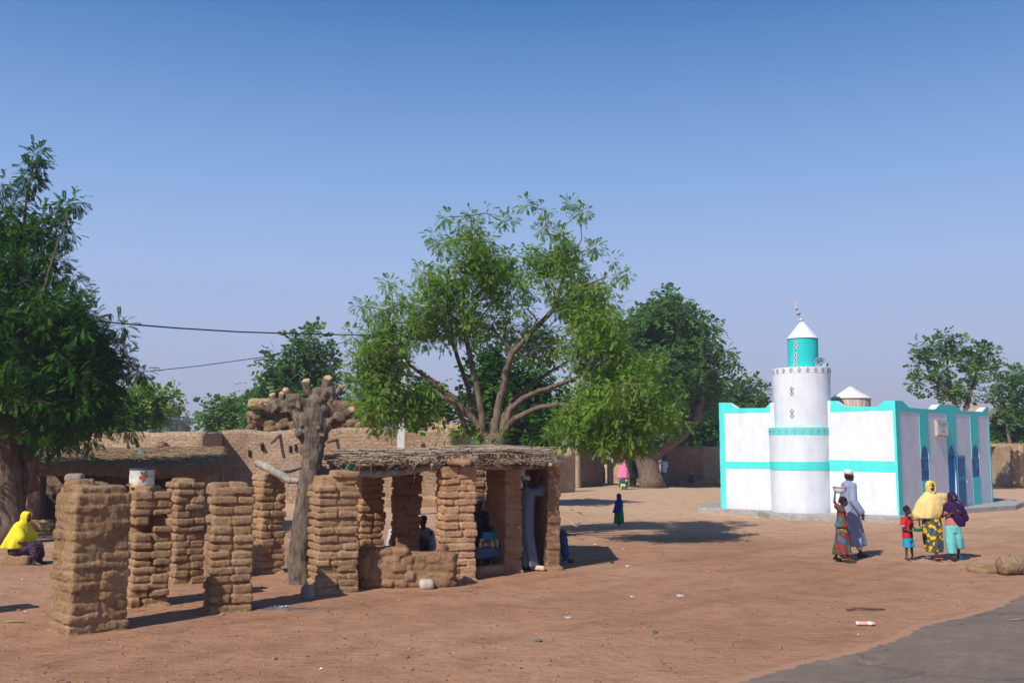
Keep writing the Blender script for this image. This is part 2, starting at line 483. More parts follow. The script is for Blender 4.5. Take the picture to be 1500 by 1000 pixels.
scene.view_settings.exposure = 0.04; scene.view_settings.gamma = 1
scene.cycles.max_bounces = 6; scene.cycles.volume_bounces = 0
scene.cycles.transparent_max_bounces = 8

# ================================================================ ground and road
edge_px = [(1040, 1004), (1090, 990), (1150, 973), (1240, 953), (1290, 938), (1335, 915), (1400, 903), (1440, 890), (1500, 864)]
edge = [G(*p) for p in edge_px]
edir = (edge[-1]-edge[0]).normalized()
edge = [edge[0]-edir*60]+[edge[0]-edir*3]+edge+[edge[-1]+edir*4, edge[-1]+edir*160]
enor = V((edir.y, -edir.x, 0))
def road_side(x, y):                      # signed distance to the rough road line
    return (x-edge[2].x)*enor.x+(y-edge[2].y)*enor.y
def ground_z(x, y):
    p = np.stack([x, y, x*0], 1)
    z = snoise(p, 1.1, 5, 12)*.016+snoise(p, 4.2, 9, 14)*.006+snoise(p, .35, 3)*.02
    d = road_side(x, y)
    k = np.clip((-d+.2)/1.2, 0, 1)
    far = np.clip(1.5-np.hypot(x, y)/60, 0, 1)
    return (z-.012)*k*far
def gz(x, y): return float(ground_z(np.array([x]), np.array([y]))[0])
def sp(a, b, n, mid, k):
    t0 = math.asinh((a-mid)*k); t1 = math.asinh((b-mid)*k)
    return mid+np.sinh(np.linspace(t0, t1, n))/k
gx = sp(-690, 690, 340, 0, .09); gy = sp(-200, 790, 360, 12, .09)
X, Y = np.meshgrid(gx, gy); X = X.ravel(); Y = Y.ravel(); Z = ground_z(X, Y)
mb = MB(); nx = len(gx); ny = len(gy)
ii = (np.arange(ny-1)[:, None]*nx+np.arange(nx-1)[None]).ravel()
mb.add(np.stack([X, Y, Z], 1), np.stack([ii, ii+1, ii+nx+1, ii+nx], 1))
m, nt, b = newmat('red_earth')
pos = world_pos(nt)
n1 = noise(nt, .16, 6, .6, pos); n2 = noise(nt, 1.7, 7, .68, pos); n3 = noise(nt, 34, 6, .75, pos)
mp = nt.nodes.new('ShaderNodeMapping'); mp.inputs['Scale'].default_value = (1.6, 5.0, 1); mp.inputs['Rotation'].default_value = (0, 0, .25)
nt.links.new(pos, mp.inputs['Vector']); n4 = noise(nt, 2.2, 6, .7, mp.outputs[0])
r1 = ramp(nt, n1.outputs['Fac'], [(.3, (.325, .165, .090)), (.5, (.405, .212, .121)), (.7, (.465, .265, .160))])
r2 = ramp(nt, n2.outputs['Fac'], [(.28, (.72, .70, .69)), (.5, (1, 1, 1)), (.75, (1.14, 1.13, 1.12))])
r3 = ramp(nt, n3.outputs['Fac'], [(.28, (.6, .58, .56)), (.45, (1, 1, 1)), (.68, (1.02, 1.02, 1.02)), (.8, (1.3, 1.28, 1.25))])
r4 = ramp(nt, n4.outputs['Fac'], [(.3, (.76, .74, .73)), (.5, (1, 1, 1)), (.75, (1.13, 1.12, 1.1))])
sepg = nt.nodes.new('ShaderNodeSeparateXYZ'); nt.links.new(pos, sepg.inputs[0])
farf = ramp(nt, math_(nt, 'ADD', math_(nt, 'MULTIPLY', sepg.outputs[1], .02), math_(nt, 'MULTIPLY', n1.outputs['Fac'], .5)), [(.65, (0, 0, 0)), (1.0, (1, 1, 1))])
c = mix(nt, r1.outputs[0], (.56, .36, .22), farf.outputs[0])      # paler sand in the village square
c = mix(nt, c, r2.outputs[0], 1.0, 'MULTIPLY'); c = mix(nt, c, r3.outputs[0], .8, 'MULTIPLY'); c = mix(nt, c, r4.outputs[0], .8, 'MULTIPLY')
vo = nt.nodes.new('ShaderNodeTexVoronoi'); vo.inputs['Scale'].default_value = 14; nt.links.new(pos, vo.inputs['Vector'])
spk = ramp(nt, vo.outputs['Distance'], [(.05, (.55, .5, .47)), (.11, (1, 1, 1))])
c = mix(nt, c, spk.outputs[0], .5, 'MULTIPLY')
dp = nt.nodes.new('ShaderNodeVectorMath'); dp.operation = 'DOT_PRODUCT'; nt.links.new(pos, dp.inputs[0]); dp.inputs[1].default_value = tuple(enor)
dd = math_(nt, 'ADD', math_(nt, 'SUBTRACT', dp.outputs['Value'], edge[2].dot(enor)-8.0), math_(nt, 'MULTIPLY', n1.outputs['Fac'], 1.6))
dd = math_(nt, 'DIVIDE', dd, 8.0)
one, lo_ = (1, 1, 1), (.80, .78, .77)
trk = ramp(nt, dd, [(.30, one), (.32, lo_), (.345, lo_), (.36, one), (.50, one), (.52, (.86, .84, .83)), (.54, (.86, .84, .83)), (.56, one), (.72, one), (.735, lo_), (.755, lo_), (.77, one)])
c = mix(nt, c, trk.outputs[0], n4.outputs['Fac'], 'MULTIPLY')      # worn wheel tracks beside the road
nt.links.new(c, b.inputs['Base Color']); b.inputs['Roughness'].default_value = .97; b.inputs['Specular IOR Level'].default_value = .08
h = math_(nt, 'ADD', math_(nt, 'MULTIPLY', n2.outputs['Fac'], 1.6), math_(nt, 'ADD', math_(nt, 'MULTIPLY', n3.outputs['Fac'], .30), math_(nt, 'MULTIPLY', n4.outputs['Fac'], .8)))
n5 = noise(nt, 7, 5, .62, pos); vf = nt.nodes.new('ShaderNodeTexVoronoi'); vf.inputs['Scale'].default_value = 3.2; nt.links.new(mix(nt, pos, n5.outputs['Color'], .12), vf.inputs['Vector'])
sc = ramp(nt, vf.outputs['Distance'], [(.05, (0, 0, 0)), (.22, (1, 1, 1))])     # scuffs and old footprints
h = math_(nt, 'ADD', h, math_(nt, 'ADD', math_(nt, 'MULTIPLY', n5.outputs['Fac'], .7), math_(nt, 'MULTIPLY', sc.outputs[0], .22)))
bump(nt, b, h, .8, .045)
M['earth'] = m
tag(mb.build('ground', m), kind='structure')

m, nt, b = newmat('asphalt')
pos = world_pos(nt)
n1 = noise(nt, .9, 6, .65, pos); n2 = noise(nt, 60, 4, .7, pos); n3 = noise(nt, 7, 5, .7, pos)
r1 = ramp(nt, n1.outputs['Fac'], [(.3, (.160, .120, .090)), (.55, (.20, .148, .110)), (.8, (.26, .175, .12))])
r2 = ramp(nt, n2.outputs['Fac'], [(.3, (.6, .6, .6)), (.5, (1, 1, 1)), (.72, (1.45, 1.42, 1.4))])
r3 = ramp(nt, n3.outputs['Fac'], [(.3, (.85, .85, .85)), (.7, (1.1, 1.08, 1.06))])
c = mix(nt, r1.outputs[0], r2.outputs[0], .8, 'MULTIPLY'); c = mix(nt, c, r3.outputs[0], 1, 'MULTIPLY')
vs_ = nt.nodes.new('ShaderNodeTexVoronoi'); vs_.inputs['Scale'].default_value = 2.3; nt.links.new(mix(nt, pos, n3.outputs['Color'], .06), vs_.inputs['Vector'])
st1 = ramp(nt, vs_.outputs['Distance'], [(.06, (.45, .42, .40)), (.10, (1, 1, 1))]); c = mix(nt, c, st1.outputs[0], .8, 'MULTIPLY')
vk = nt.nodes.new('ShaderNodeTexVoronoi'); vk.feature = 'DISTANCE_TO_EDGE'; vk.inputs['Scale'].default_value = .55; nt.links.new(mix(nt, pos, n1.outputs['Color'], .5), vk.inputs['Vector'])
ck = ramp(nt, vk.outputs['Distance'], [(.0, (.5, .48, .46)), (.012, (1, 1, 1))]); c = mix(nt, c, ck.outputs[0], .6, 'MULTIPLY')
at = nt.nodes.new('ShaderNodeAttribute'); at.attribute_name = 'edge'
ef = ramp(nt, math_(nt, 'ADD', at.outputs['Fac'], math_(nt, 'MULTIPLY', n3.outputs['Fac'], .6)), [(.95, (0, 0, 0)), (1.3, (1, 1, 1))])
dz_ = ramp(nt, math_(nt, 'ADD', math_(nt, 'MULTIPLY', n1.outputs['Fac'], .7), math_(nt, 'MULTIPLY', n3.outputs['Fac'], .5)), [(.64, (0, 0, 0)), (.78, (.5, .5, .5))])
c = mix(nt, c, (.38, .205, .12), dz_.outputs[0])
c = mix(nt, c, (.40, .21, .12), ef.outputs[0])
nt.links.new(c, b.inputs['Base Color']); b.inputs['Roughness'].default_value = .85
bump(nt, b, n2.outputs['Fac'], .5, .01)
# road sheet: stations along the edge, rows across
mb = MB(); rs = random.Random(4); st = []
for i in range(len(edge)-1):
    a, e = edge[i], edge[i+1]; L = (e-a).length; n = max(1, int(L/.06)) if 1 < i < len(edge)-2 else max(2, int(L/1.5))
    for k in range(n): st.append(a.lerp(e, k/n))
st.append(edge[-1])
cols = [0, .06, .15, .4, 1, 2, 4, 7.2]
vs = []; ev = []
sarr = np.array([tuple(p) for p in st]); jit = snoise(sarr, 5, 2, 12)*.05+snoise(sarr, 22, 8, 12)*.025
for i, p in enumerate(st):
    for j, cdist in enumerate(cols):
        q = p+enor*(cdist+jit[i]*max(0, 1-cdist))
        vs.append((q.x, q.y, (.004 if j == 0 else .016)+(0 if j < 4 else .02*math.sin(PI*cdist/7.2))))
        ev.append(max(0, 1-cdist/.5))
k = len(cols); fs = []
for i in range(len(st)-1):
    for j in range(k-1): fs.append((i*k+j, i*k+j+1, (i+1)*k+j+1, (i+1)*k+j))
fs = [f[::-1] for f in fs]
mb.add(vs, fs)
ro = mb.build('road', m); tag(ro, kind='structure')
if ro.data.polygons[3].normal.z < 0: ro.data.flip_normals()
a_ = ro.data.attributes.new('edge', 'FLOAT', 'POINT'); a_.data.foreach_set('value', ev)

# ================================================================ mud walls
def mudwall(name, p0, p1, h0, h1, thick=.4, mat='wall', seed=0, label=None, cat='wall', group=None, res=.16, rag=.06, parent=None, back=None, zb=-.1, amp=.035):
    p0 = V((p0[0], p0[1], 0)); p1 = V((p1[0], p1[1], 0)); L = (p1-p0).length
    u = (p1-p0)/L; nrm = V((u.y, -u.x, 0))            # outward, towards the side the camera sees
    n = max(2, int(L/res)); nz = max(3, int(max(h0, h1)/res)); t2 = -thick
    rings = []
    for i in range(n+1):
        s = L*i/n; h = h0+(h1-h0)*i/n
        ring = [(s, 0, zb+(h-zb)*k/nz) for k in range(nz+1)]
        ring += [(s, t2*.3, h+.03), (s, t2*.7, h+.03)]
        ring += [(s, t2, zb+(h-zb)*k/nz) for k in range(nz, -1, -1)]
        rings.append(ring)
    m_ = MB(); m_.rings(rings, True)
    v = m_.arrays(); v0 = v.copy()
    wts = np.clip((v[:, 2]-zb)/h0, 0, 1)
    d = svec(v0+seed*13.7, 2.2, seed)*amp+svec(v0+seed, 7, seed+3)*amp*.4
    top = np.clip((v0[:, 2]-min(h0, h1)*.75)/(min(h0, h1)*.25), 0, 1)
    d[:, 2] += top*(snoise(np.stack([v0[:, 0], v0[:, 0]*0, v0[:, 0]*0], 1)+seed, 1.8, seed)*rag+snoise(np.stack([v0[:, 0], v0[:, 1]*0, v0[:, 0]*0], 1)+seed, 6, seed+1)*rag*.5)
    v = v0+d
    out = np.array(p0)[None]+v[:, :1]*np.array(u)+v[:, 1:2]*np.array(nrm)+v[:, 2:]*np.array([0, 0, 1])
    m_.v = [out]
    o = m_.build(name, M[mat], parent, rel=parent is not None)
    uv = o.data.uv_layers.new(name='UVMap')
    li = np.empty(len(o.data.loops), dtype=np.int64); o.data.loops.foreach_get('vertex_index', li)
    uu = v0[li, 0]-v0[li, 1]; ww = v0[li, 2]
    uv.data.foreach_set('uv', np.stack([uu, ww], 1).ravel())
    if parent is None:
        recentre(o, (p0.x, p0.y, 0)); tag(o, label, cat, group)
    return o

def top_z(y, D): return P(750, y, D).z

# long mud house behind the shelters (nearer block on the left, longer block to its right)
def gD(px, D): q = P(px, 660, D); return (q.x, q.y)
nb = empty('mud_house', (*gD(230, 36), 0), 0, 'rough flat roofed mud house behind the low thatched shelter', 'house', 'mud houses behind the stalls')
a, b_ = gD(100, 36), gD(298, 36)
zt = top_z(634, 36)
mudwall('wall', a, b_, zt, zt+.02, .4, 'wallb', 1, parent=nb, amp=.05)
mudwall('wall', b_, gD(326, 40.9), zt, zt+.05, .4, 'wall', 2, parent=nb)
mudwall('wall', gD(104, 41.5), gD(322, 41.5), zt-.2, zt-.2, .4, 'wall', 2, parent=nb)
mb = MB(); q0, q1 = gD(106, 36.3), gD(300, 36.3)
mb.prism([(q0[0], q0[1]), (q1[0]-.1, q1[1]), (gD(322, 41)[0], 41), (gD(104, 41)[0], 41)], zt-.25, zt-.12)
mb.build('roof', M['wall'], nb, rel=True, smooth=False)
mb = MB(); p = P(236, 655, 36); mb.rbox((p.x, p.y-.1, p.z-.25), (.05, .1, .35), .4, amp=.02); mb.rbox((p.x-.02, p.y-.25, p.z+.02), (.32, .2, .05), .4, amp=.03, rot=np.array(Matrix.Rotation(-.3, 3, 'Y')))
mb.rbox((p.x+.05, p.y-.15, p.z+.12), (.1, .1, .09), .6, amp=.02)
mb.build('roof_spout', M['walldark'], nb, rel=True)

hs = empty('mud_house', (*gD(480, 40.8), 0), 0, 'long mud brick house with wooden roof spouts behind the lopped tree', 'house', 'mud houses behind the stalls')
zt = top_z(630, 40.8)
mudwall('wall', gD(324, 40.8), gD(662, 40.8), zt-.05, zt+.08, .4, 'wall', 5, parent=hs, rag=.1)
mudwall('wall', gD(662, 40.8), gD(690, 47), zt, zt, .4, 'wall', 6, parent=hs)
mudwall('wall', gD(326, 47), gD(690, 47), zt-.1, zt-.1, .4, 'wall', 6, parent=hs)
mb = MB(); mb.prism([(gD(326, 41)[0], 41.1), (gD(660, 41)[0], 41.1), (gD(688, 47)[0], 47), (gD(328, 47)[0], 47)], zt-.2, zt-.08)
mb.build('roof', M['wall'], hs, rel=True, smooth=False)
for (x, y, ln, dz, dx) in ((410, 637, .55, -.33, -.2), (384, 650, .25, -.05, 0), (494, 644, .6, -.10, -.3), (620, 650, .4, -.1, 0)):
    p = P(x, y, 40.8); mb = MB(); e = p+V((dx, -ln, dz))
    mb.tube([p+V((0, .3, .02)), p, e], [.065, .065, .055], 7, wob=.2); o = mb.build('roof_spout', M['barkdark'], hs, rel=True)
for (x, y) in ((365, 663), (425, 657), (433, 655), (505, 662), (384, 655)):
    p = P(x, y, 40.75); mb = MB(); mb.rbox((p.x, p.y+.04, p.z), (.05, .08, .13), .5, amp=.015, seed=x); mb.build('dark_hole_block', M['dark'], hs, rel=True)  # solid blocks; their dark colour stands for shade inside small holes
# second, taller block behind with the drying bundles
def bundle(px, py, D, r, label, mat='straw', seed=0, name='straw_bundle', n=420, flat=.7):
    p = P(px, py, D)
    mb = MB(); mb.rbox((0, 0, r[2]), r, .75, (14, 10, 9), None, .16*min(r), 2.2/min(r), seed)
    rr = random.Random(seed)
    for i in range(n):
        th = rr.uniform(0, 2*PI); ph = rr.uniform(-.2, 1.4)
        c = V((math.cos(th)*math.cos(ph)*r[0], math.sin(th)*math.cos(ph)*r[1], r[2]+math.sin(ph)*r[2]))*1.0
        d = V((rr.uniform(-1, 1), rr.uniform(-1, 1), rr.uniform(-flat, .2))).normalized()*rr.uniform(.12, .35)*max(r)
        mb.tube([c-d*.5, c+d*.5], .010, 3, cap=False)
    o = mb.build(name, M[mat]); o.location = (p.x, p.y, p.z-r[2]*2)
    return tag(o, label, 'straw bundle', 'straw heaped on the mud roofs')
M['straw'] = strawmat('straw_pale', (.52, .38, .17), (.70, .55, .30))
M['strawb'] = strawmat('straw_brown', (.27, .165, .085), (.42, .29, .16))
mudwall('rooftop_wall', gD(365, 44.5), gD(540, 44.5), top_z(618, 44.5), top_z(606, 44.5), .5, 'wallb', 9, parent=hs, rag=.1, zb=2.4)
def rubble(pxs, D, label, mat, seed, base=634):
    rr = random.Random(seed); s = D/FOC; mb = MB(); p0_ = P(sum(q[0] for q in pxs)/len(pxs), base, D)
    for (x0, x1, ytop) in pxs:
        for i in range(int((x1-x0)*.9)):
            x = rr.uniform(x0, x1); y = rr.uniform(ytop+4, base); r = rr.uniform(.10, .24); p = P(x, y, D+rr.uniform(-.35, .5))
            mb.rbox((p.x-p0_.x, p.y-p0_.y, p.z-p0_.z), (r*1.4, r, r*.6), .8, (5, 5, 4), euler(rr.uniform(-.4, .4), rr.uniform(-.4, .4), rr.uniform(0, 3)), .03, 7, i)
    o = remeshed(mb, 'straw_and_mud_mound', M[mat], .035, 1, disp=lambda co: snoise(co, 9, 3, 12)*.03+snoise(co, 26, 5, 12)*.015)
    o.location = p0_; return tag(o, label, 'mound', 'straw heaped on the mud roofs')
rubble([(366, 400, 604), (392, 440, 596), (430, 480, 606)], 43.2, 'rough brown mound of rubble and straw on the roof left of the lopped tree', 'strawb', 3)
rubble([(478, 528, 598), (500, 545, 612)], 43.2, 'rough brown mound on the roof right of the lopped tree', 'strawb', 4)
bundle(388, 584, 42.8, (.62, .5, .22), 'flat straw sheaf topping the stack left of the lopped tree', 'straw', 2)
bundle(497, 587, 43.0, (1.0, .6, .28), 'long straw sheaf on the roof right of the lopped tree', 'strawb', 4)
bundle(640, 604, 43.5, (.55, .6, .28), 'pale yellow straw heap peaking behind the stick roof', 'straw', 6, n=260)
bundle(625, 613, 43.0, (.95, .7, .3), 'wide yellow straw layer under the pale heap', 'straw', 7, n=300)
bundle(663, 622, 42.6, (1.0, .7, .26), 'loose yellow straw spread at the right end of the roof', 'straw', 8, n=260)

# ruined and far walls on the right of the stall
mudwall('mud_wall', gD(700, 45), gD(842, 52), .9*top_z(650, 45), top_z(664, 52), .5, 'wallb', 11, 'broken mud wall behind the trunk of the spreading tree', rag=.3, group='mud walls round the square')
h2 = empty('mud_house', (*gD(845, 58), 0), 0, 'small mud house with a shaded side, left of the electric pole', 'house', 'mud houses behind the stalls')
zt = top_z(655, 58)
c0, c1, c2, c3 = gD(800, 61), gD(843, 57.5), gD(884, 62.5), gD(842, 66)
mudwall('wall', c0, c1, zt, zt, .35, 'wallb', 12, parent=h2); mudwall('wall', c1, c2, zt, zt, .35, 'walldark', 13, parent=h2)  # right-hand wall takes the darker mud, so its shade is partly painted
mudwall('wall', c2, c3, zt, zt, .35, 'wall', 14, parent=h2); mudwall('wall', c3, c0, zt, zt, .35, 'wall', 15, parent=h2)
mb = MB(); mb.prism([c0, c1, c2, c3], zt-.1, zt-.02); mb.build('roof', M['wall'], h2, rel=True, smooth=False)
mudwall('mud_wall', gD(870, 72), gD(990, 70), top_z(658, 72), top_z(656, 70), .4, 'wallb', 16, 'pale mud wall with straw leaning on it behind the women', group='mud walls round the square')
mudwall('mud_wall', gD(974, 60.5), gD(1030, 61.5), top_z(653, 60.5), top_z(655, 61), .5, 'walldark', 17, 'shaded brown mud wall right of the leaning trunk', group='mud walls round the square')  # tree shadow is put into the wall's darker colour
mudwall('mud_wall', gD(1026, 65), gD(1120, 66), top_z(654, 65), top_z(656, 66), .5, 'wallb', 18, 'mud wall running behind the left corner of the mosque', group='mud walls round the square')
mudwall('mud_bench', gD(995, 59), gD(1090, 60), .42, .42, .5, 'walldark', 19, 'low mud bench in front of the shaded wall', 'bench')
mudwall('mud_wall', gD(548, 37.5), gD(660, 38), .36, .3, .4, 'mudbrick', 21, 'low brick curb wall far behind the stall', group='mud walls round the square', rag=.08)
h3 = empty('mud_house', (*gD(1480, 59), 0), 0, 'mud walled compound with a shaded corner at the right edge', 'house', 'mud houses behind the stalls')
zt = top_z(652, 59)
e0, e1, e2 = gD(1440, 60.5), gD(1491, 57), gD(1560, 66)
mudwall('wall', e0, e1, zt, zt-.03, .4, 'wallb', 22, parent=h3, amp=.06); mudwall('wall', e1, e2, zt, zt, .4, 'wall', 23, parent=h3)
mudwall('wall', e2, gD(1490, 70), zt, zt, .4, 'wall', 24, parent=h3); mudwall('wall', gD(1490, 70), e0, zt, zt, .4, 'wall', 24, parent=h3)
mb = MB(); mb.prism([e0, e1, e2, gD(1490, 70)], zt-.15, zt-.05); mb.build('roof', M['strawb'], h3, rel=True, smooth=False)
bundle(1470, 650, 59.6, (1.6, .5, .1), 'ragged straw coping along the compound wall at the right edge', 'straw', 31, n=200)
bundle(905, 680, 69, (1.2, .7, .8), 'straw stooks against the pale wall behind the electric pole', 'straw', 32, n=350, flat=2)
bundle(945, 690, 68, (1.4, .9, .5), 'greyish straw heap left of the leaning trunk', 'strawb', 33, n=200)

# ================================================================ mosque
A = P(1317.5, 753.5, 30.3); L_ = P(1056.5, 740, 34.2); R_ = P(1455, 738, 38.1)
A0, L0, R0 = [V((q.x, q.y, 0)) for q in (A, L_, R_)]
mq = empty('mosque', (A0.x, A0.y, 0), 0, 'white village mosque with turquoise bands and a round minaret', 'mosque')
Z = V((0, 0, 1))
UL = (A0-L0).normalized(); NL = UL.cross(Z); UR = (R0-A0).normalized(); NR = UR.cross(Z)
LL = (A0-L0).length; LR = (R0-A0).length
def fL(x, y): q = plane_hit(x, y, A0, NL)-L0; return (q.dot(UL), q.z)
def fR(x, y): q = plane_hit(x, y, A0, NR)-A0; return (q.dot(UR), q.z)
topL = [fL(1055.1, 589.5), fL(1067.3, 589.5), fL(1079.9, 597.7), fL(1120.8, 597.3), fL(1130, 589.3), fL(1150, 588.5), fL(1200, 587), fL(1224.3, 586.8), fL(1236, 595.3), fL(1283.6, 595.6), fL(1295.7, 586.8), fL(1315.3, 586.4)]
topL[0] = (0, topL[0][1]); topL[-1] = (LL, topL[-1][1])
topR = [fR(1315.5, 586.4), fR(1321, 586.8), fR(1332, 597), fR(1367, 599.6), fR(1371, 598.4), fR(1376, 592.2), fR(1400, 593.4), fR(1406.7, 601.3), fR(1438.6, 602.9), fR(1444, 596.3), fR(1449.8, 596.3)]
topR[0] = (0, topL[-1][1]); topR[-1] = (LR, topR[-1][1])
TH = .25
def arch(u0, u1, w0, w1, n=10):
    r = (u1-u0)/2; c = (u0+u1)/2; rh = r*1.05
    return [(u0, w0), (u1, w0)]+[(c+r*math.cos(PI*i/n), w1-rh+rh*math.sin(PI*i/n)) for i in range(n+1)]
w1u = (fR(1349.8, 690)[0], fR(1361.4, 690)[0]); w1w = (fR(1356, 704)[1], fR(1355, 652.4)[1])
w3u = (fR(1424.0, 680)[0], fR(1435.0, 680)[0]); w3w = (fR(1430, 699)[1], fR(1429, 651.3)[1])
du = (fR(1389.8, 700)[0], fR(1400.6, 700)[0]); dw = (.13, fR(1395, 667.3)[1]); daw = fR(1394, 652)[1]
mb = MB()
mb.prism([(0, 0)]+[(LL, 0)]+topL[::-1], -TH, 0, (), L0, UL, Z, NL)
mb.build('front_wall', M['white'], mq, rel=True, smooth=False)
mb = MB()
holes = [arch(*w1u, *w1w), arch(*w3u, *w3w), arch(du[0], du[1], dw[0], daw)]
mb.prism([(.002, 0)]+[(LR, 0)]+[(max(q[0], .002), q[1]) for q in topR[::-1]], -TH, 0, holes, A0, UR, Z, NR)
mb.build('side_wall', M['white'], mq, rel=True, smooth=False)
B0 = L0+R0-A0
for (a, c, zz) in ((R0, B0, 3.5), (B0, L0, 3.55)):
    u = (c-a).normalized(); n = u.cross(Z); ln = (c-a).length
    mb = MB(); mb.prism([(TH+.003, 0), (ln-.003, 0), (ln-.003, zz), (TH+.003, zz)], -TH, -.003, (), a, u, Z, n)
    mb.build('back_wall', M['white'], mq, rel=True, smooth=False)
mb = MB(); ins = [A0-NL*.2-NR*.2, R0-NR*.2+NL*0-UR*.2, B0+(A0-B0).normalized()*.3, L0-NL*.2+UL*.2]
mb.prism([(p.x, p.y) for p in ins], 3.1, 3.28); mb.build('roof', M['concrete'], mq, rel=True, smooth=False)
# inside floor and dark carpet
mb = MB(); mb.prism([(p.x, p.y) for p in ins], .10, .13); mb.build('floor', M['concrete'], mq, rel=True, smooth=False)
# plinth
pl = [G(1022, 750), G(1060, 751.5), G(1111, 754.7), G(1128, 759.5), G(1190, 761.5), G(1255, 763.2), G(1319, 764.5), G(1370, 757.5), G(1417, 751), G(1488, 746)]
back = [P(1500, 742, 38.5), P(1448, 738, 43), V((L0.x+1.5, L0.y+6, 0)), G(1021, 742, .17)]
mb = MB(); mb.prism([(p.x, p.y) for p in pl+back], -.1, .165); po = mb.build('plinth', M['concrete'], mq, rel=True, smooth=False)
bv = po.modifiers.new('b', 'BEVEL'); bv.width = .025; bv.segments = 2
# painted trim, a few millimetres proud
_tc = [0]
def wob(p, k=.007, step=.11):             # hand painted edge
    r_ = []; rnd_ = random.Random(len(p)+_tc[0])
    for i in range(len(p)):
        q0, q1 = p[i], p[(i+1) % len(p)]; n_ = max(1, int(math.hypot(q1[0]-q0[0], q1[1]-q0[1])/step)); r_.append(q0)
        for j in range(1, n_):
            t_ = j/n_; r_.append((q0[0]+(q1[0]-q0[0])*t_+rnd_.uniform(-k, k), q0[1]+(q1[1]-q0[1])*t_+rnd_.uniform(-k, k)))
    return r_
def trim(name, polys, f, O, U, NN, mat='turq', t=.007):
    mb = MB()
    for p in polys:
        _tc[0] += 1; mb.prism(wob([f(*q) for q in p] if f else p), -.002, .005+.0006*_tc[0], (), O, U, Z, NN)
    return mb.build(name, M[mat], mq, rel=True, smooth=False)
def below(top, lowline, u0, u1):          # band between the parapet profile and a lower line
    ts = [q for q in top if u0 <= q[0] <= u1]
    return ts
uTl = fL(1128, 600)[0]; uTr = fL(1216.5, 600)[0]
uS = fL(1062.3, 650)[0]; uC = fL(1309.8, 650)[0]
lowl = fL(1090, 604.4)[1]; lowr = fL(1260, 601.9)[1]
tl = [q for q in topL if q[0] <= uTl+.05]
trim('parapet_band', [[(0, lowl), (uTl, lowl), (uTl, topL[4][1])]+[q for q in topL[4::-1]]], None, L0, UL, NL)
tr_ = topL[7:]
trim('parapet_band', [[(uTr, lowr), (LL, lowr)]+tr_[::-1]+[(uTr, topL[7][1])]], None, L0, UL, NL)
trim('edge_band', [[(0, .15), (uS, .15), (uS, lowl), (0, lowl)]], None, L0, UL, NL)
trim('edge_band', [[(fL(1315, 750)[0]-.0, .15), (LL, .15), (LL, lowr), (uC, lowr)]], None, L0, UL, NL)
trim('middle_band', [[(uS, fL(1064, 685.9)[1]), (fL(1140, 686)[0], fL(1132, 686.2)[1]), (fL(1140, 686)[0], fL(1132, 676.2)[1]), (uS, fL(1064, 675.6)[1])]], None, L0, UL, NL)
trim('middle_band', [[(uTr-.1, fL(1216, 689)[1]), (fL(1312, 691)[0], fL(1311, 691.5)[1]), (fL(1311, 676)[0], fL(1311, 675.5)[1]), (uTr-.1, fL(1216, 673.2)[1])]], None, L0, UL, NL)
# right side
bandR = [(0, fR(1318, 602.9)[1]), (LR, fR(1447, 608.4)[1])]
def bl(u): return bandR[0][1]+(bandR[1][1]-bandR[0][1])*u/LR
trim('parapet_band', [[(0, bl(0)), (LR, bl(LR))]+topR[::-1]], None, A0, UR, NR)
uE = fR(1320.3, 680)[0]; uF = fR(1448.6, 650)[0]
trim('edge_band', [[(0, .15), (uE, .15), (uE, bl(uE)), (0, bl(0))]], None, A0, UR, NR)
trim('edge_band', [[(uF, .15), (LR, .15), (LR, bl(LR)), (uF, bl(uF))]], None, A0, UR, NR)
for (ub, uw, ww, lower) in (((fR(1347.2, 640)[0], fR(1360.2, 640)[0]), w1u, w1w, True), ((fR(1387.0, 640)[0], fR(1400.2, 640)[0]), du, (dw[0], daw), False), ((fR(1421.8, 640)[0], fR(1433.2, 640)[0]), w3u, w3w, True)):
    u0 = min(ub[0], uw[0]-.02); u1 = max(ub[1], uw[1]+.02)
    ar = arch(uw[0], uw[1], ww[0], ww[1])[2:]       # from right spring over to left spring
    spring = ar[0][1]
    poly = [(u0, spring), (uw[0], spring)]+ar[::-1][1:]+[(u1, spring), (u1, bl(u1)), (u0, bl(u0))]
    mb = MB(); _tc[0] += 1; mb.prism(wob(poly), -.002, .0055+.0006*_tc[0], (), A0, UR, Z, NR)
    if lower: mb.prism([(uw[0]-.01, .15), (uw[1]+.01, .15), (uw[1]+.01, ww[0]), (uw[0]-.01, ww[0])], -.002, .007, (), A0, UR, Z, NR)
    mb.build('painted_stripe', M['turq'], mq, rel=True, smooth=False)
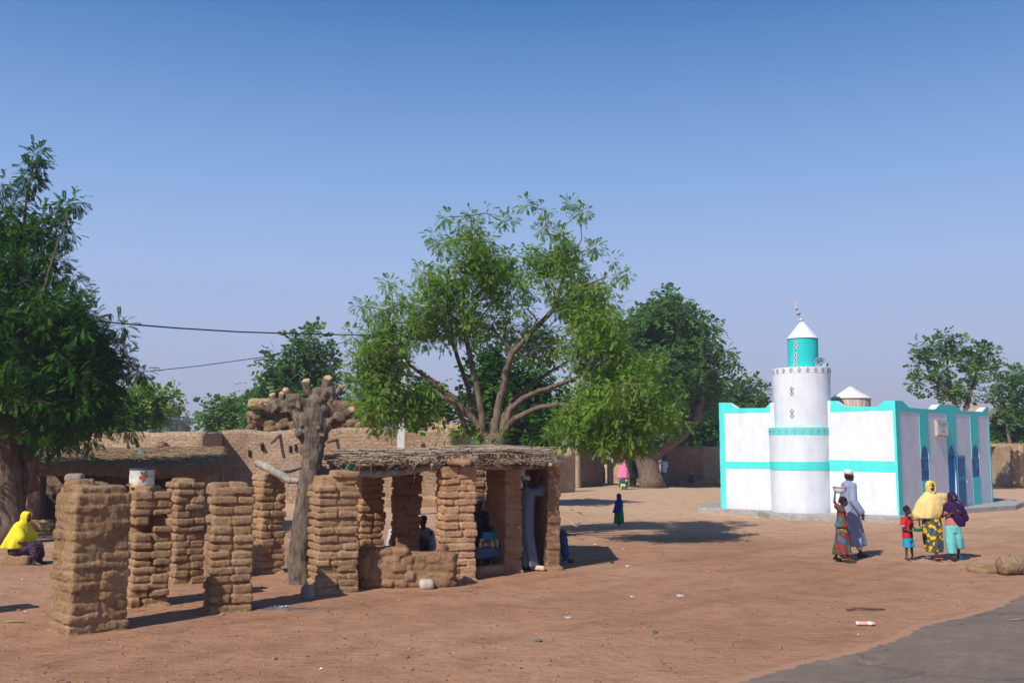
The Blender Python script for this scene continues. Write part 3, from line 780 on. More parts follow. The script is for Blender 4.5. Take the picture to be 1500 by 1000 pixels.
# windows: sheet metal shutters in the arched openings
def window(uw, ww):
    mb = MB(); mb.prism(arch(uw[0]+.002, uw[1]-.002, ww[0]+.002, ww[1]-.002), -.045, -.018, (), A0, UR, Z, NR)
    wi = mb.build('window', M['blued'], mq, rel=True, smooth=False)
    mb = MB(); r = (uw[1]-uw[0])/2; sp_ = ww[1]-r*1.05
    for (w0, w1) in ((sp_-.02, sp_+.02), ((ww[0]+sp_)/2-.015, (ww[0]+sp_)/2+.015), (ww[0], ww[0]+.03)):
        mb.prism([(uw[0], w0), (uw[1], w0), (uw[1], w1), (uw[0], w1)], -.018, -.006, (), A0, UR, Z, NR)
    for (u0, u1) in ((uw[0], uw[0]+.03), (uw[1]-.03, uw[1])):
        mb.prism([(u0, ww[0]), (u1, ww[0]), (u1, sp_), (u0, sp_)], -.018, -.004, (), A0, UR, Z, NR)
    for (a, c) in ((uw[0], uw[1]), (uw[1], uw[0])):
        mb.prism([(a, ww[0]+.05), (a+.02, ww[0]+.03), (c, sp_-.03), (c-.02, sp_-.02)], -.0178, -.010, (), A0, UR, Z, NR)
    fr = mb.build('window_frame', M['blue'], wi, smooth=False)
    fr.data.transform(Matrix.Translation(-A0))
window(w1u, w1w); window(w3u, w3w)
mb = MB(); ra = (du[1]-du[0])/2
mb.prism(arch(du[0]+.002, du[1]-.002, dw[1]+.0, daw-.002), -.045, -.018, (), A0, UR, Z, NR)
mb.build('door_arch', M['blued'], mq, rel=True, smooth=False)
mb = MB(); mb.prism([(du[0], dw[1]-.02), (du[1], dw[1]-.02), (du[1], dw[1]+.02), (du[0], dw[1]+.02)], -.14, -.05, (), A0, UR, Z, NR)
mb.build('door_head', M['blue'], mq, rel=True, smooth=False)
# leaf standing ajar (hinged on the right jamb, swung inwards) and leaf folded out against the wall
def leaf(org, u, n, wid, mat):
    mb = MB(); h = dw[1]-dw[0]-.04
    mb.prism([(0, 0), (wid, 0), (wid, h), (0, h)], 0, .03, [[(.06, .08), (wid-.06, .08), (wid-.06, h*.52), (.06, h*.52)], [(.06, h*.58), (wid-.06, h*.58), (wid-.06, h-.08), (.06, h-.08)]], org, u, Z, n)
    d = mb.build('door', M['blue'], mq, rel=True, smooth=False)
    mb = MB(); mb.prism([(.055, .075), (wid-.055, .075), (wid-.055, h-.075), (.055, h-.075)], .008, .02, (), org, u, Z, n)
    pnl = mb.build('door_panel', M[mat], d, smooth=False); pnl.data.transform(Matrix.Translation(-A0))
    mb = MB(); q = org+u*(wid-.1)+Z*(h*.48)+n*.05; mb.tube([q-Z*.06, q+n*.03, q+Z*.06], .012, 6)
    hd = mb.build('door_handle', M['metal'], d); hd.data.transform(Matrix.Translation(-A0))
wid = du[1]-du[0]
ang = math.radians(28)
hinge = A0+UR*(du[1]-.03)-NR*.06+Z*(dw[0]+.03)
u2 = (-UR*math.cos(ang)-NR*math.sin(ang)); leaf(hinge, u2, u2.cross(Z)*-1, wid*.78, 'blue')
leaf(A0+UR*(du[1]+.02)+NR*.03+Z*(dw[0]+.04), UR, NR, fR(1412.8, 700)[0]-du[1]-.02, 'blued')
# plaque
pu = (fR(1369.3, 627)[0], fR(1386.0, 627)[0]); pw = (fR(1378, 638.4)[1], fR(1378, 616)[1])
mb = MB(); mb.prism([(pu[0], pw[0]), (pu[1], pw[0]), (pu[1], pw[1]), (pu[0], pw[1])], -.01, .07, (), A0, UR, Z, NR)
M['brownframe'] = plain('plaque_frame', (.48, .40, .31), .8)
pq = mb.build('plaque', M['brownframe'], mq, rel=True, smooth=False)
e = .035
mb = MB(); mb.prism([(pu[0]+e, pw[0]+e), (pu[1]-e, pw[0]+e), (pu[1]-e, pw[1]-e), (pu[0]+e, pw[1]-e)], .07, .078, (), A0, UR, Z, NR)
M['plaq'] = plain('plaque_face', (.78, .76, .72), .7)
f_ = mb.build('plaque_panel', M['plaq'], pq, smooth=False); f_.data.transform(Matrix.Translation(-A0))
mb = MB(); rr = random.Random(3); H = pw[1]-pw[0]; Wd = pu[1]-pu[0]
for (fy, ln, big) in ((.82, .8, 1), (.70, .55, .7), (.58, .3, .7), (.40, .35, .7), (.26, .42, .7)):
    u = pu[0]+Wd*(.5-ln/2)
    while u < pu[0]+Wd*(.5+ln/2):
        lw = rr.uniform(.02, .05)
        mb.prism([(u, pw[0]+H*fy-.012*big), (u+lw, pw[0]+H*fy-.012*big), (u+lw, pw[0]+H*fy+.012*big), (u, pw[0]+H*fy+.012*big)], .078, .081, (), A0, UR, Z, NR); u += lw+.014
M['ink'] = plain('plaque_ink', (.08, .12, .13), .8)
f_ = mb.build('plaque_lettering', M['ink'], pq, smooth=False); f_.data.transform(Matrix.Translation(-A0))

# minaret
ct = plane_hit(1173, 680, A0, NL); ct = V((ct.x, ct.y, 0)); DT = ct.y
def tz(y, r=.9): return P(1173, y, DT-r).z
def pxr(half, D=DT): return half/FOC*D
zA = tz(625.5); zB = tz(537, .85); zC = P(1176, 495, DT-.3).z; zD = P(1175, 470, DT).z
r_low = pxr(42.9); r_up = pxr(40.6); r_t = pxr(21.9)
c_up = V((P(1175.2, 600, DT).x, DT, 0)); c_t = V((P(1176.3, 520, DT).x, DT, 0))
def cylz(name, c, r0, r1, z0, z1, mat, seed=0, sides=72, nz=14, amp=.008, flute=0):
    mb = MB(); rings = []
    for i in range(nz+1):
        z = z0+(z1-z0)*i/nz; r = r0+(r1-r0)*i/nz
        rings.append([(c[0]+r*math.cos(2*PI*j/sides), c[1]+r*math.sin(2*PI*j/sides), z) for j in range(sides)])
    mb.rings(rings, True)
    v = mb.arrays(); k = snoise(v, 1.5, seed)*amp+snoise(v, 6, seed+1)*amp*.3
    dxy = v[:, :2]-np.array(c)[:2]; Ld = np.linalg.norm(dxy, axis=1, keepdims=True)
    v[:, :2] += dxy/Ld*k[:, None]; mb.v = [v]
    o = mb.build(name, M[mat], tw, angle=math.radians(40)); return o
tw = empty('minaret', (0, 0, 0)); tw.parent = mq; tw.location = -mq.location   # a part with sub-parts
zbt = .16
cylz('lower_drum', ct, r_low*.99, r_low*1.015, zbt, zA-.24, 'white', 1)
cylz('vent_course', ct, r_low*1.015, r_low*1.02, zA-.24, zA, 'turq', 2, nz=3)
cylz('middle_band', ct, r_low*1.012, r_low*1.012, tz(688.5), tz(676), 'turq', 3, nz=4)
cylz('upper_drum', c_up, r_up*.97, r_up*1.01, zA-.05, zB-.16, 'white', 4)
cylz('vent_course', c_up, r_up*1.015, r_up*1.015, zB-.18, zB, 'white', 5, nz=3)
cylz('turret', c_t, r_t*.99, r_t, zB-.05, zC, 'turqs', 6, sides=48)
mb = MB(); rings = []
for i in range(9):
    t = i/8; z = zC+(zD-zC)*t; r = r_t*1.03*(1-t)**.92+.015
    rings.append([(c_t.x+r*math.cos(2*PI*j/40), c_t.y+r*math.sin(2*PI*j/40), z) for j in range(40)])
mb.rings(rings, True); mb.build('cone_cap', M['white'], tw, angle=math.radians(50))
def claustra(mb, c, r, th, z, hw, hh):
    """solid block: dark raised triangles paint in the shade of openings round a cross"""
    n = V((math.cos(th), math.sin(th), 0)); u = V((-math.sin(th), math.cos(th), 0)); o = V((c[0], c[1], z))+n*r
    def q(poly, t0, t1, mi): mb.prism(poly, t0, t1, (), o, u, Z, n, mi)
    t = hw*.42
    q([(-hw, -hh), (hw, -hh), (hw, hh), (-hw, hh)], -.03, .003, 0)
    k = .46
    for sx in (-1, 1):
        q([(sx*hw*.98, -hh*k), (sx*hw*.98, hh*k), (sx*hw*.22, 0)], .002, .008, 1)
    for sy in (-1, 1):
        q([(-hw*k, sy*hh*.98), (hw*k, sy*hh*.98), (0, sy*hh*.25)], .002, .008, 1)
M['vent'] = plain('vent_block', (.66, .66, .67), .8)
for (c, r, z, n) in ((ct, r_low*1.02, zA-.115, 24), (c_up, r_up*1.02, zB-.10, 22)):
    for i in range(n):
        mb = MB(); claustra(mb, c, r, 2*PI*(i+.3)/n, z, .052, .070); mb.build('vent_block', [M['vent'], M['dark']], tw, smooth=False)
for (px, y, c, r, D_) in ((1167.5, 504.6, c_t, r_t, DT), (1167.3, 520, c_t, r_t, DT), (1167, 533, c_t, r_t, DT), (1162, 572, c_up, r_up*1.0, DT), (1162.5, 605, c_up, r_up*.985, DT)):
    z = P(px, y, D_-r).z; s_ = (P(px, y, D_-r).x-c.x)/r; th = -math.acos(max(-1, min(1, s_)))
    mb = MB(); claustra(mb, c, r, th, z+.065, .06, .068); claustra(mb, c, r, th, z-.075, .06, .068)
    mb.build('vent_block', [M['vent'], M['dark']], tw, smooth=False)
# crooked finial: rod, three discs, crescent with star
fb = V((c_t.x, c_t.y, zD-.03)); ft = P(1160.5, 438, DT); ax = (ft-fb); 
fin = empty('finial', fb); fin.parent = tw; fin.location = fb
mb = MB(); mb.tube([V((0, 0, 0)), ax*.72], .012, 6); mb.build('rod', M['metal'], fin)
R3 = ax.to_track_quat('Z', 'Y').to_matrix()
for t, r, mt in ((.10, .095, 'metal'), (.34, .075, 'rust'), (.56, .058, 'rust')):
    mb = MB(); mb.blob(tuple(ax*t), (r, r, r*.42), 5, rot=np.array(R3)); mb.build('disc', M[mt], fin)
mb = MB(); cc = ax*.86; R_o = .12; pts = []
n_ = 22; a0 = math.radians(-128); a1 = math.radians(128)
out = [(R_o*math.cos(a0+(a1-a0)*i/n_), R_o*math.sin(a0+(a1-a0)*i/n_)) for i in range(n_+1)]
R_i = .098; cxo = -.036
aa0 = math.atan2(out[0][1], out[0][0]-cxo); aa1 = math.atan2(out[-1][1], out[-1][0]-cxo)
inn = [(cxo+R_i*math.cos(aa0+(aa1-aa0)*i/n_), R_i*math.sin(aa0+(aa1-aa0)*i/n_)) for i in range(n_+1)]
tilt = .12
mb.prism(out+inn[::-1][1:-1], -.02, .02, (), cc, V((math.cos(tilt), .2, math.sin(tilt))).normalized(), V((-math.sin(tilt), 0, math.cos(tilt))), V((.2, -1, 0)).normalized())
mb.build('crescent', M['metal'], fin, smooth=False)
mb = MB(); star = []
for i in range(10):
    r = .055 if i % 2 == 0 else .024; th = PI/2+i*PI/5; star.append((r*math.cos(th)-.05, r*math.sin(th)))
mb.prism(star, -.01, .01, (), cc, V((1, .2, 0)).normalized(), Z, V((.2, -1, 0)).normalized())
mb.build('star', M['metal'], fin, smooth=False)
# loudspeaker horn
M['horn'] = plain('horn_grey', (.30, .42, .50), .45, .1, 6, 0, .2)
hp = P(1202, 531.3, DT-.55)
spk = empty('loudspeaker', hp, 0, 'grey horn loudspeaker on the rim of the minaret beside the turquoise turret', 'loudspeaker')
hd_ = (V((0, 0, CAMZ+1))-hp).normalized(); hd_ = V((hd_.x, hd_.y, 0)).normalized()
def horn(d, off):
    pr = [(.0, .19), (.015, .2), (.03, .185), (.08, .13), (.15, .075), (.24, .05), (.30, .05), (.31, .07), (.42, .07), (.43, .03)]
    ins_ = [(.03, .17), (.09, .115), (.16, .06), (.2, .03)]
    s_ = d.orthogonal().normalized(); t_ = d.cross(s_); rings = []
    for (q, r) in ins_[::-1]+pr: rings.append([tuple(off-d*q+s_*r*math.cos(2*PI*j/24)+t_*r*math.sin(2*PI*j/24)) for j in range(24)])
    mb = MB(); mb.rings(rings, True); mb.build('horn', M['horn'], spk)
    mb = MB(); mb.tube([tuple(off-d*.16), tuple(off-d*.05)], [.035, .02], 10); mb.build('driver', M['metal'], spk)
horn(hd_, V((0, 0, 0)))
mb = MB(); mb.tube([(.25, .1, -.03), (.12, .3, -.1), (0, .3, -.16)], [.06, .03, .03], 6); mb.build('bracket', M['rust'], spk)
# roof turrets behind the parapet
def roof_turret(cpx, D, half, ytop, yeave, mat='white'):
    c = P(cpx, 590, D); r = pxr(half, D); ze = P(cpx, yeave, D).z; zt_ = P(cpx, ytop, D).z
    mb = MB(); rings = [[(c.x+rr*math.cos(2*PI*j/36), c.y+rr*math.sin(2*PI*j/36), z) for j in range(36)] for rr, z in ((r*1.06, ze), (r*1.08, ze+.02), (r*.98, ze+.07), (r*.5, ze+(zt_-ze)*.55), (r*.12, zt_-.03), (.01, zt_))]
    return c, r, ze, rings
c, r, ze, rings = roof_turret(1246.5, 33.5, 27.5, 565.5, 584.5)
tt = empty('roof_turret', (0, 0, 0)); tt.parent = mq; tt.location = -mq.location
m, nt, bb = newmat('stained_render'); pos = world_pos(nt)
mp = nt.nodes.new('ShaderNodeMapping'); mp.inputs['Scale'].default_value = (12, 12, .8); nt.links.new(pos, mp.inputs['Vector'])
n_ = noise(nt, 1, 5, .7, mp.outputs[0]); rr_ = ramp(nt, n_.outputs['Fac'], [(.35, (.30, .19, .12)), (.55, (.5, .40, .31)), (.7, (.7, .66, .62))])
nt.links.new(rr_.outputs[0], bb.inputs['Base Color']); bb.inputs['Roughness'].default_value = .9; M['stain'] = m
mb = MB(); mb.cyl((c.x, c.y), r, 3.2, ze+.01, 36); mb.build('drum', M['stain'], tt, angle=.8)
M['cap'] = paint('cap_render', (.72, .69, .66), .3)
mb = MB(); mb.rings(rings, True); mb.build('cone_cap', M['cap'], tt, angle=.9)
for (px, D, rx, rz, yt, nm) in ((1388, 37.2, .45, .5, 590.5, 'a'), (1434, 40.3, .5, .4, 593, 'b')):
    c = P(px, yt, D); mb = MB(); mb.blob((c.x, c.y, c.z-rz), (rx, rx, rz), 8, .02, 4, 3); mb.build('roof_dome', M['wallb'], mq, rel=True)

# ================================================================ mud brick pillars
def brick_stack(mb, sx, sy, z0, h, ch, seed, r=.55, amp=.014, taper=0.0, gap=.010, lens=(.36, .64), skip=(), seg=(9, 7, 6), jit=.020, topcut=None, core=True, flare=0):
    rr = random.Random(seed)
    n = max(1, round(h/ch)); ch = h/n
    if core:
        mb.rbox((0, 0, z0+h/2-.03), (sx/2-.045, sy/2-.045, h/2-.04), .2, (4, 4, 14), amp=.01, freq=9, seed=seed)
    hs_ = [rr.uniform(.80, 1.2) for _ in range(n)]; tot = sum(hs_); acc = z0; CH = h
    for k in range(n):
        t = k/max(1, n-1); s_ = 1-taper*t+flare*max(0, 1-k/1.6)+rr.uniform(-.025, .025)
        hx, hy = sx/2*s_, sy/2*s_
        ch = CH*hs_[k]/tot; zc = acc+ch/2; acc += ch
        ax = k % 2
        f1, f2 = rr.uniform(*lens), rr.uniform(*lens)
        if rr.random() < .4: f1, f2 = rr.choice((.28, .72, .33, .5)), rr.choice((.3, .7, .5, .62))
        cells = []
        if ax == 0:
            for (y0, y1, f) in ((-hy, 0, f1), (0, hy, f2)):
                xm = -hx+2*hx*f; cells += [(-hx, xm, y0, y1), (xm, hx, y0, y1)]
        else:
            for (x0, x1, f) in ((-hx, 0, f1), (0, hx, f2)):
                ym = -hy+2*hy*f; cells += [(x0, x1, -hy, ym), (x0, x1, ym, hy)]
            cells = [c for c in cells]
        for ci, (x0, x1, y0, y1) in enumerate(cells):
            if (k, ci) in skip: continue
            if topcut and zc > topcut((x0+x1)/2, (y0+y1)/2): continue
            j = [rr.uniform(-jit, jit) for _ in range(3)]
            hh = ch/2*rr.uniform(.9, 1.04)-gap/2
            R3 = rotz(rr.uniform(-.05, .05))@euler(rr.uniform(-.03, .03), rr.uniform(-.03, .03), 0)
            mb.rbox(((x0+x1)/2+j[0], (y0+y1)/2+j[1], zc+j[2]*.35), ((x1-x0)/2-gap*.5, (y1-y0)/2-gap*.5, hh), r*rr.uniform(.8, 1.15), seg, R3, amp*rr.uniform(.7, 1.5), 11, rr.randrange(9999))

def pillar_base(mb, sx, sy, seed, k=.05):
    mb.rbox((0, 0, -.03), (sx/2+k*.6, sy/2+k*.6, .06), .98, (10, 10, 4), amp=.035, freq=7, seed=seed)

YAW = math.radians(48)
def crumb(k=1.0): return lambda co: (snoise(co, 16, 3, 14)*.006+snoise(co, 42, 5, 14)*.006+snoise(co, 85, 6, 14)*.003+np.minimum(0, snoise(co, 27, 8, 12)+.4)*.016)*k
def pillar(px, py, w, h, yaw, label, seed, d=None, mat='mudbrick', parent=None, name='mud_brick_pillar', top=True, base=True, **kw):
    g = G(px, py); d = d or w
    r_ = max(w, d)*.5
    c = V((g.x*(1+r_*.9/g.y), g.y+r_*.9, 0))
    mb = MB(); brick_stack(mb, w, d, 0, h, kw.pop('ch', .112), seed, **kw)
    if base: pillar_base(mb, w, d, seed)
    rr = random.Random(seed+5)
    if top:
        for i in range(5):
            mb.rbox((rr.uniform(-.3, .3)*w, rr.uniform(-.3, .3)*d, h+.01), (w*.22, w*.18, .05), .9, (5, 5, 3), rotz(rr.uniform(0, 3)), .015, 9, i+seed)
    o = remeshed(mb, name, M[mat], .0115, 0, parent, disp=crumb(.75))
    o.location = c if parent is None else c-parent.location
    o.rotation_euler = (0, 0, yaw)
    if parent is None: tag(o, label, 'pillar', 'free standing mud brick pillars')
    return o, c

GRP = 'free standing mud brick pillars'
# the big worn pillar in front: courses smeared over with mud
g = G(128, 931); c = V((g.x*(1+.44/g.y), g.y+.44, 0))
mb = MB(); brick_stack(mb, .70, .63, 0, 1.60, .113, 11, r=.5, amp=.013, gap=.004, jit=.014, taper=.03, flare=.03, seg=(10, 9, 6))
mb.rbox((0, 0, .80), (.330, .296, .80), .10, (22, 20, 52), amp=.016, freq=9, seed=3)
pillar_base(mb, .66, .62, 4, .06)
mb.rbox((0, 0, 1.63), (.31, .28, .06), .7, (12, 12, 4), amp=.022, freq=9, seed=8)
mb.rbox((-.2, -.02, 1.69), (.14, .17, .08), .8, (6, 6, 4), amp=.025, freq=9, seed=18)
mb.rbox((-.02, .12, 1.67), (.22, .12, .06), .8, (6, 6, 4), amp=.02, freq=9, seed=19)
o = remeshed(mb, 'mud_brick_pillar', M['mudold'], .012, 1, disp=crumb(1.2)); o.location = c; o.rotation_euler = (0, 0, math.radians(46))
tag(o, 'wide worn mud pillar nearest the viewer with a grey stone on top', 'pillar', GRP)
mb = MB(); mb.rbox((0, 0, .055), (.11, .08, .06), .9, (7, 7, 5), amp=.012, freq=8, seed=2)
st_ = mb.build('stone', M['stoneg']); sp_ = P(112, 708, c.y+.1); st_.location = (sp_.x, c.y+.05, 1.72); tag(st_, 'grey stone lying on top of the wide worn pillar', 'stone')

# pillar with the niche and the tin
o2, c2 = pillar(213, 889, .53, 1.56, math.radians(33), 'mud pillar with a square niche and a painted tin on top', 22, skip=((9, 0), (9, 1), (10, 1)), core=False)
mb = MB()
EN = V((P(209, 700, c2.y).x, c2.y-.03, 1.60))
# a real hollow: two short core blocks below and above the niche
mbc = MB(); mbc.rbox((0, 0, .5), (.21, .21, .5), .2, (4, 4, 10), amp=.01, seed=3); mbc.rbox((0, 0, 1.36), (.21, .21, .15), .2, (4, 4, 4), amp=.01, seed=4); mbc.rbox((0, .12, 1.1), (.21, .09, .2), .2)
oc = mbc.build('core', M['mudbrick'], o2)
tin = empty('enamel_pot', EN, .4, 'white painted metal pot with a red flower standing on the niche pillar', 'pot')
R0_ = .165; mb = MB(); rings = []
for (r, z) in ((.0, .0), (R0_*.97, 0), (R0_, .01), (R0_*1.0, .12), (R0_*.99, .235), (R0_*1.03, .245), (R0_*1.03, .255), (R0_*.96, .25), (R0_*.94, .1), (R0_*.9, .03), (0.01, .03)):
    rings.append([(max(r, .002)*math.cos(2*PI*j/36), max(r, .002)*math.sin(2*PI*j/36), z) for j in range(36)])
mb.rings(rings, True)
m, nt, bb = newmat('chipped_enamel'); pos = obj_pos(nt); n_ = noise(nt, 9, 6, .7, pos)
rr_ = ramp(nt, n_.outputs['Fac'], [(.36, (.30, .13, .06)), (.44, (.62, .57, .48)), (.6, (.72, .70, .64))]); nt.links.new(rr_.outputs[0], bb.inputs['Base Color']); bb.inputs['Roughness'].default_value = .45
mb.build('pot_body', m, tin, angle=.6)
mb = MB(); mb.rings([[((R0_+.004)*math.cos(2*PI*j/36), (R0_+.004)*math.sin(2*PI*j/36), z) for j in range(36)] for z in (.012, .03)], False)
M['yellowp'] = plain('yellow_paint', (.65, .36, .05), .5); mb.build('yellow_rim', M['yellowp'], tin)
mb = MB(); mb.rings([[((R0_*1.035+dr)*math.cos(2*PI*j/36), (R0_*1.035+dr)*math.sin(2*PI*j/36), z) for j in range(36)] for dr, z in ((0, .238), (.006, .248), (0, .260), (-.012, .258))], False)
M['navyrim'] = plain('dark_blue_rim', (.03, .05, .10), .5); mb.build('blue_rim', M['navyrim'], tin)
def cyl_patch(shape, thc, zc, r, mat, name, par):
    mb = MB(); n = len(shape); vs = [((r)*math.cos(thc), r*math.sin(thc), zc)]+[(r*math.cos(thc+a/r), r*math.sin(thc+a/r), zc+q) for a, q in shape]
    mb.add(vs, [(0, i+1, (i+1) % n+1) for i in range(n)]); return mb.build(name, mat, par)
M['flowred'] = plain('flower_red', (.60, .07, .03), .5); M['flowgreen'] = plain('flower_green', (.07, .18, .06), .5)
thf = -PI/2-.4+.42
fl = [((.033+.020*math.cos(4*t))*math.cos(t), (.036+.022*math.cos(4*t))*math.sin(t)) for t in [2*PI*i/40 for i in range(40)]]
lf = [((.05+.018*math.cos(5*t+1))*math.cos(t), (.055+.02*math.cos(5*t+1))*math.sin(t)+.025) for t in [2*PI*i/40 for i in range(40)]]
cyl_patch(lf, thf+.1, .135, R0_+.003, M['flowgreen'], 'painted_leaves', tin)
cyl_patch(fl, thf, .125, R0_+.006, M['flowred'], 'painted_flower', tin)
mb = MB(); mb.tube([(-.16, -.07, .05), (-.2, -.1, .03), (-.17, -.12, .02)], .01, 6); mb.build('handle', M['rust'], tin)
M['soot'] = plain('soot', (.03, .03, .035), .8)
mb = MB(); mb.cyl((0, .0), R0_*.6, .19, .2, 20); mb.rbox((0, 0, .235), (.1, .02, .02), .5); mb.build('burner', M['soot'], tin)

pillar(268, 856, .50, 1.60, math.radians(40), 'slim mud pillar between the tin pillar and the stepped one', 33, taper=.03)
pillar(333, 897, .56, 1.62, math.radians(24), 'mud pillar with neat round courses nearest the lopped tree', 44, amp=.012, flare=.04)
pillar(390, 841, .47, 1.70, math.radians(40), 'mud pillar propping the bare grey log', 55, ch=.12)
def cut6(x, y): return 1.78 if (x-y*.4) > -.02 else 1.56
pillar(486, 869, .64, 1.80, math.radians(26), 'tall mud pillar with a stepped top beside the lopped trunk', 66, topcut=cut6, top=False, ch=.108, flare=.03)
# one more of the row stands just left of the picture and throws its shadow in
o = bpy.data.objects.new('mud_brick_pillar', o2.data.copy()) if False else None
mb = MB(); brick_stack(mb, .52, .52, 0, 1.6, .112, 77); pillar_base(mb, .52, .52, 7)
o = mb.build('mud_brick_pillar', M['mudbrick']); o.location = (-7.75, 12.35, 0); o.rotation_euler = (0, 0, .7); tag(o, 'mud pillar at the far left of the row, cut off by the picture edge', 'pillar', GRP)

# bare log resting on the pillar
p0, p1, p2, p3 = P(375, 677, 17.2), P(402, 690, 17.0), P(424, 703, 16.8), P(439, 704, 16.6)
mb = MB(); mb.tube([p0, p0.lerp(p1, .5)+V((0, 0, .01)), p1, p2, p3], [.055, .075, .08, .06, .045], 9, wob=.25, seed=3)
mb.tube([p2, p2+V((.12, .1, -.05)), p2+V((.15, .15, -.28))], [.03, .02, .012], 6)
mb.tube([p1+V((.1, 0, 0)), P(425, 690, 17.4), P(445, 683, 17.8), P(478, 684, 18)], [.04, .035, .03, .03], 6, wob=.3)
o = mb.build('bare_log', M['deadwood']); recentre(o, p1); tag(o, 'bare grey forked log resting on a mud pillar and the trunk', 'log')

# stones
def rock(px, py, r, label, mat, seed, cat='stone', amp=.1):
    g = G(px, py); mb = MB(); mb.rbox((0, 0, r[2]*.8), r, .85, (8, 8, 6), rotz(seed), min(r)*amp*2, 2/min(r)*.5, seed)
    o = mb.build('stone', M[mat]); o.location = (g.x, g.y+r[1]*.6, gz(g.x, g.y)); return tag(o, label, cat)
rock(625, 863, (.125, .11, .085), 'pale pinkish stone lying in front of the low mud wall', 'stone', 5)
rock(449, 878, (.095, .09, .115), 'squat grey stone at the foot of the stepped pillar', 'stoneg', 3)

# ================================================================ the market stall
ORG = G(667, 852); shop = empty('market_stall', (ORG.x, ORG.y, 0), 0, 'open mud brick stall with a flat roof of sticks', 'stall')
kw = dict(parent=shop, name='pillar', base=True)
pillar(667, 851, .58, 1.86, math.radians(17), '', 81, mat='mudred', top=False, ch=.117, r=.38, amp=.010, gap=.011, jit=.012, **kw)
def stub_wall(px, py, w, L, h, yaw, seed, r=.3, ch=.12, gap=.008):
    g = G(px, py); rr = random.Random(seed); mb = MB(); n = round(h/ch); ch = h/n
    mb.rbox((0, L/2, h/2), (w/2-.03, L/2-.03, h/2-.02), .2, (4, 10, 14), amp=.01, seed=seed)
    for k in range(n):
        y = 0 if k % 2 == 0 else -.0; cuts = [0]; first = .30 if k % 2 else .15
        t = first
        while t < L-.12: cuts.append(t); t += rr.uniform(.26, .36)
        cuts.append(L)
        for a_, b_2 in zip(cuts[:-1], cuts[1:]):
            j = [rr.uniform(-.012, .012) for _ in range(3)]
            mb.rbox((j[0], (a_+b_2)/2+j[1], ch*(k+.5)), (w/2, (b_2-a_)/2-gap*.5, ch/2*rr.uniform(.92, 1.05)-gap/2), r, (6, 6, 4), rotz(rr.uniform(-.03, .03)), .011, 11, rr.randrange(9999))
    mb.rbox((0, L/2, -.02), (w/2+.05, L/2+.05, .07), .8, (8, 12, 3), amp=.025, freq=7, seed=seed)
    o = remeshed(mb, 'pillar', M['mudred'], .014, 1, shop, disp=crumb(.8)); o.location = V((g.x, g.y, 0))-shop.location; o.rotation_euler = (0, 0, yaw); return o
stub_wall(752, 839, .32, 1.25, 1.80, math.radians(17), 82)
stub_wall(812, 835, .24, 1.35, 1.86, math.radians(17), 83, r=.26)
pillar(594, 822, .50, 1.76, math.radians(20), '', 84, mat='mudred', top=False, ch=.125, r=.3, **kw)
pillar(536, 826, .52, 1.82, math.radians(38), '', 85, mat='mudred', top=False, ch=.12, **kw)
pillar(705, 803, .5, 1.8, math.radians(20), '', 86, mat='mudred', top=False, ch=.12, **kw)
for o in shop.children: o.name = 'pillar'
# low lumpy wall in front
mb = MB(); rr = random.Random(8)
wa, wb = G(523, 862), G(660, 862)
wa = V((wa.x, wa.y+.15, 0)); wb = V((wb.x, wb.y+.3, 0))
for row in range(5):
    u = 0; hz = .12
    while u < 1:
        ln = rr.uniform(.13, .24)/(wb-wa).length; c = wa.lerp(wb, min(1, u+ln/2)); top = row*hz
        if top < .50+.07*math.sin(u*9) and not (row == 4 and rr.random() < .25):
            mb.rbox((c.x, c.y+rr.uniform(-.02, .02), row*hz+.07), (ln*(wb-wa).length*.5+.015, .17+rr.uniform(-.02, .03), hz*rr.uniform(.5, .75)), .9, (8, 6, 5), rotz(rr.uniform(-.2, .2)), .024, 9, rr.randrange(999))
        u += ln
mb.rbox(((wa.x+wb.x)/2, (wa.y+wb.y)/2+.02, .26), ((wb-wa).length/2, .165, .28), .4, (24, 5, 9), rotz(math.atan2((wb-wa).y, (wb-wa).x)), .035, 7, 5)
o = remeshed(mb, 'low_wall', M['mudred'], .016, 2, shop, disp=crumb(1.3)); o.data.transform(Matrix.Translation(-shop.location))
# sill at the front right opening
sa, sb = G(697, 846), G(765, 834); mb = MB(); dd = sb-sa
mb.rbox(((sa.x+sb.x)/2, (sa.y+sb.y)/2+.12, .07), (dd.length/2+.06, .12, .10), .8, (14, 5, 4), rotz(math.atan2(dd.y, dd.x)), .02, 8, 3); mb.build('sill', M['mudred'], shop, rel=True)
# roof beams
def zr(x, y): return 1.9
def beam(pts, rad, seed=0, mat='deadwood'):
    mb = MB(); mb.tube(pts, rad, 9, wob=.2, seed=seed); return mb.build('beam', M[mat], shop, rel=True)
beam([P(462, 690, 16.4), P(520, 693, 16.5), P(560, 694, 16.5), P(600, 690, 16.6), P(640, 680, 16.7), P(668, 676, 16.8)], [.055, .06, .065, .06, .075, .06], 1)
beam([P(690, 683, 16.9), P(730, 684, 17.4), P(800, 684, 18.2)], [.05, .05, .045], 2)
beam([P(508, 686, 20.5), P(600, 684, 20.5), P(720, 682, 20.8), P(805, 682, 21)], [.06, .06, .06, .05], 3)
for i, (x0, x1) in enumerate(((500, 530), (545, 566), (590, 600), (635, 640), (680, 685), (730, 722), (778, 772), (806, 800))):
    a_ = P(x0, 683, 16.5 if i < 5 else 17.6); b2 = P(x1, 681, 20.8); beam([a_+V((0, -.2, .03)), b2+V((0, 0, .05))], [.035, .04], 9+i)
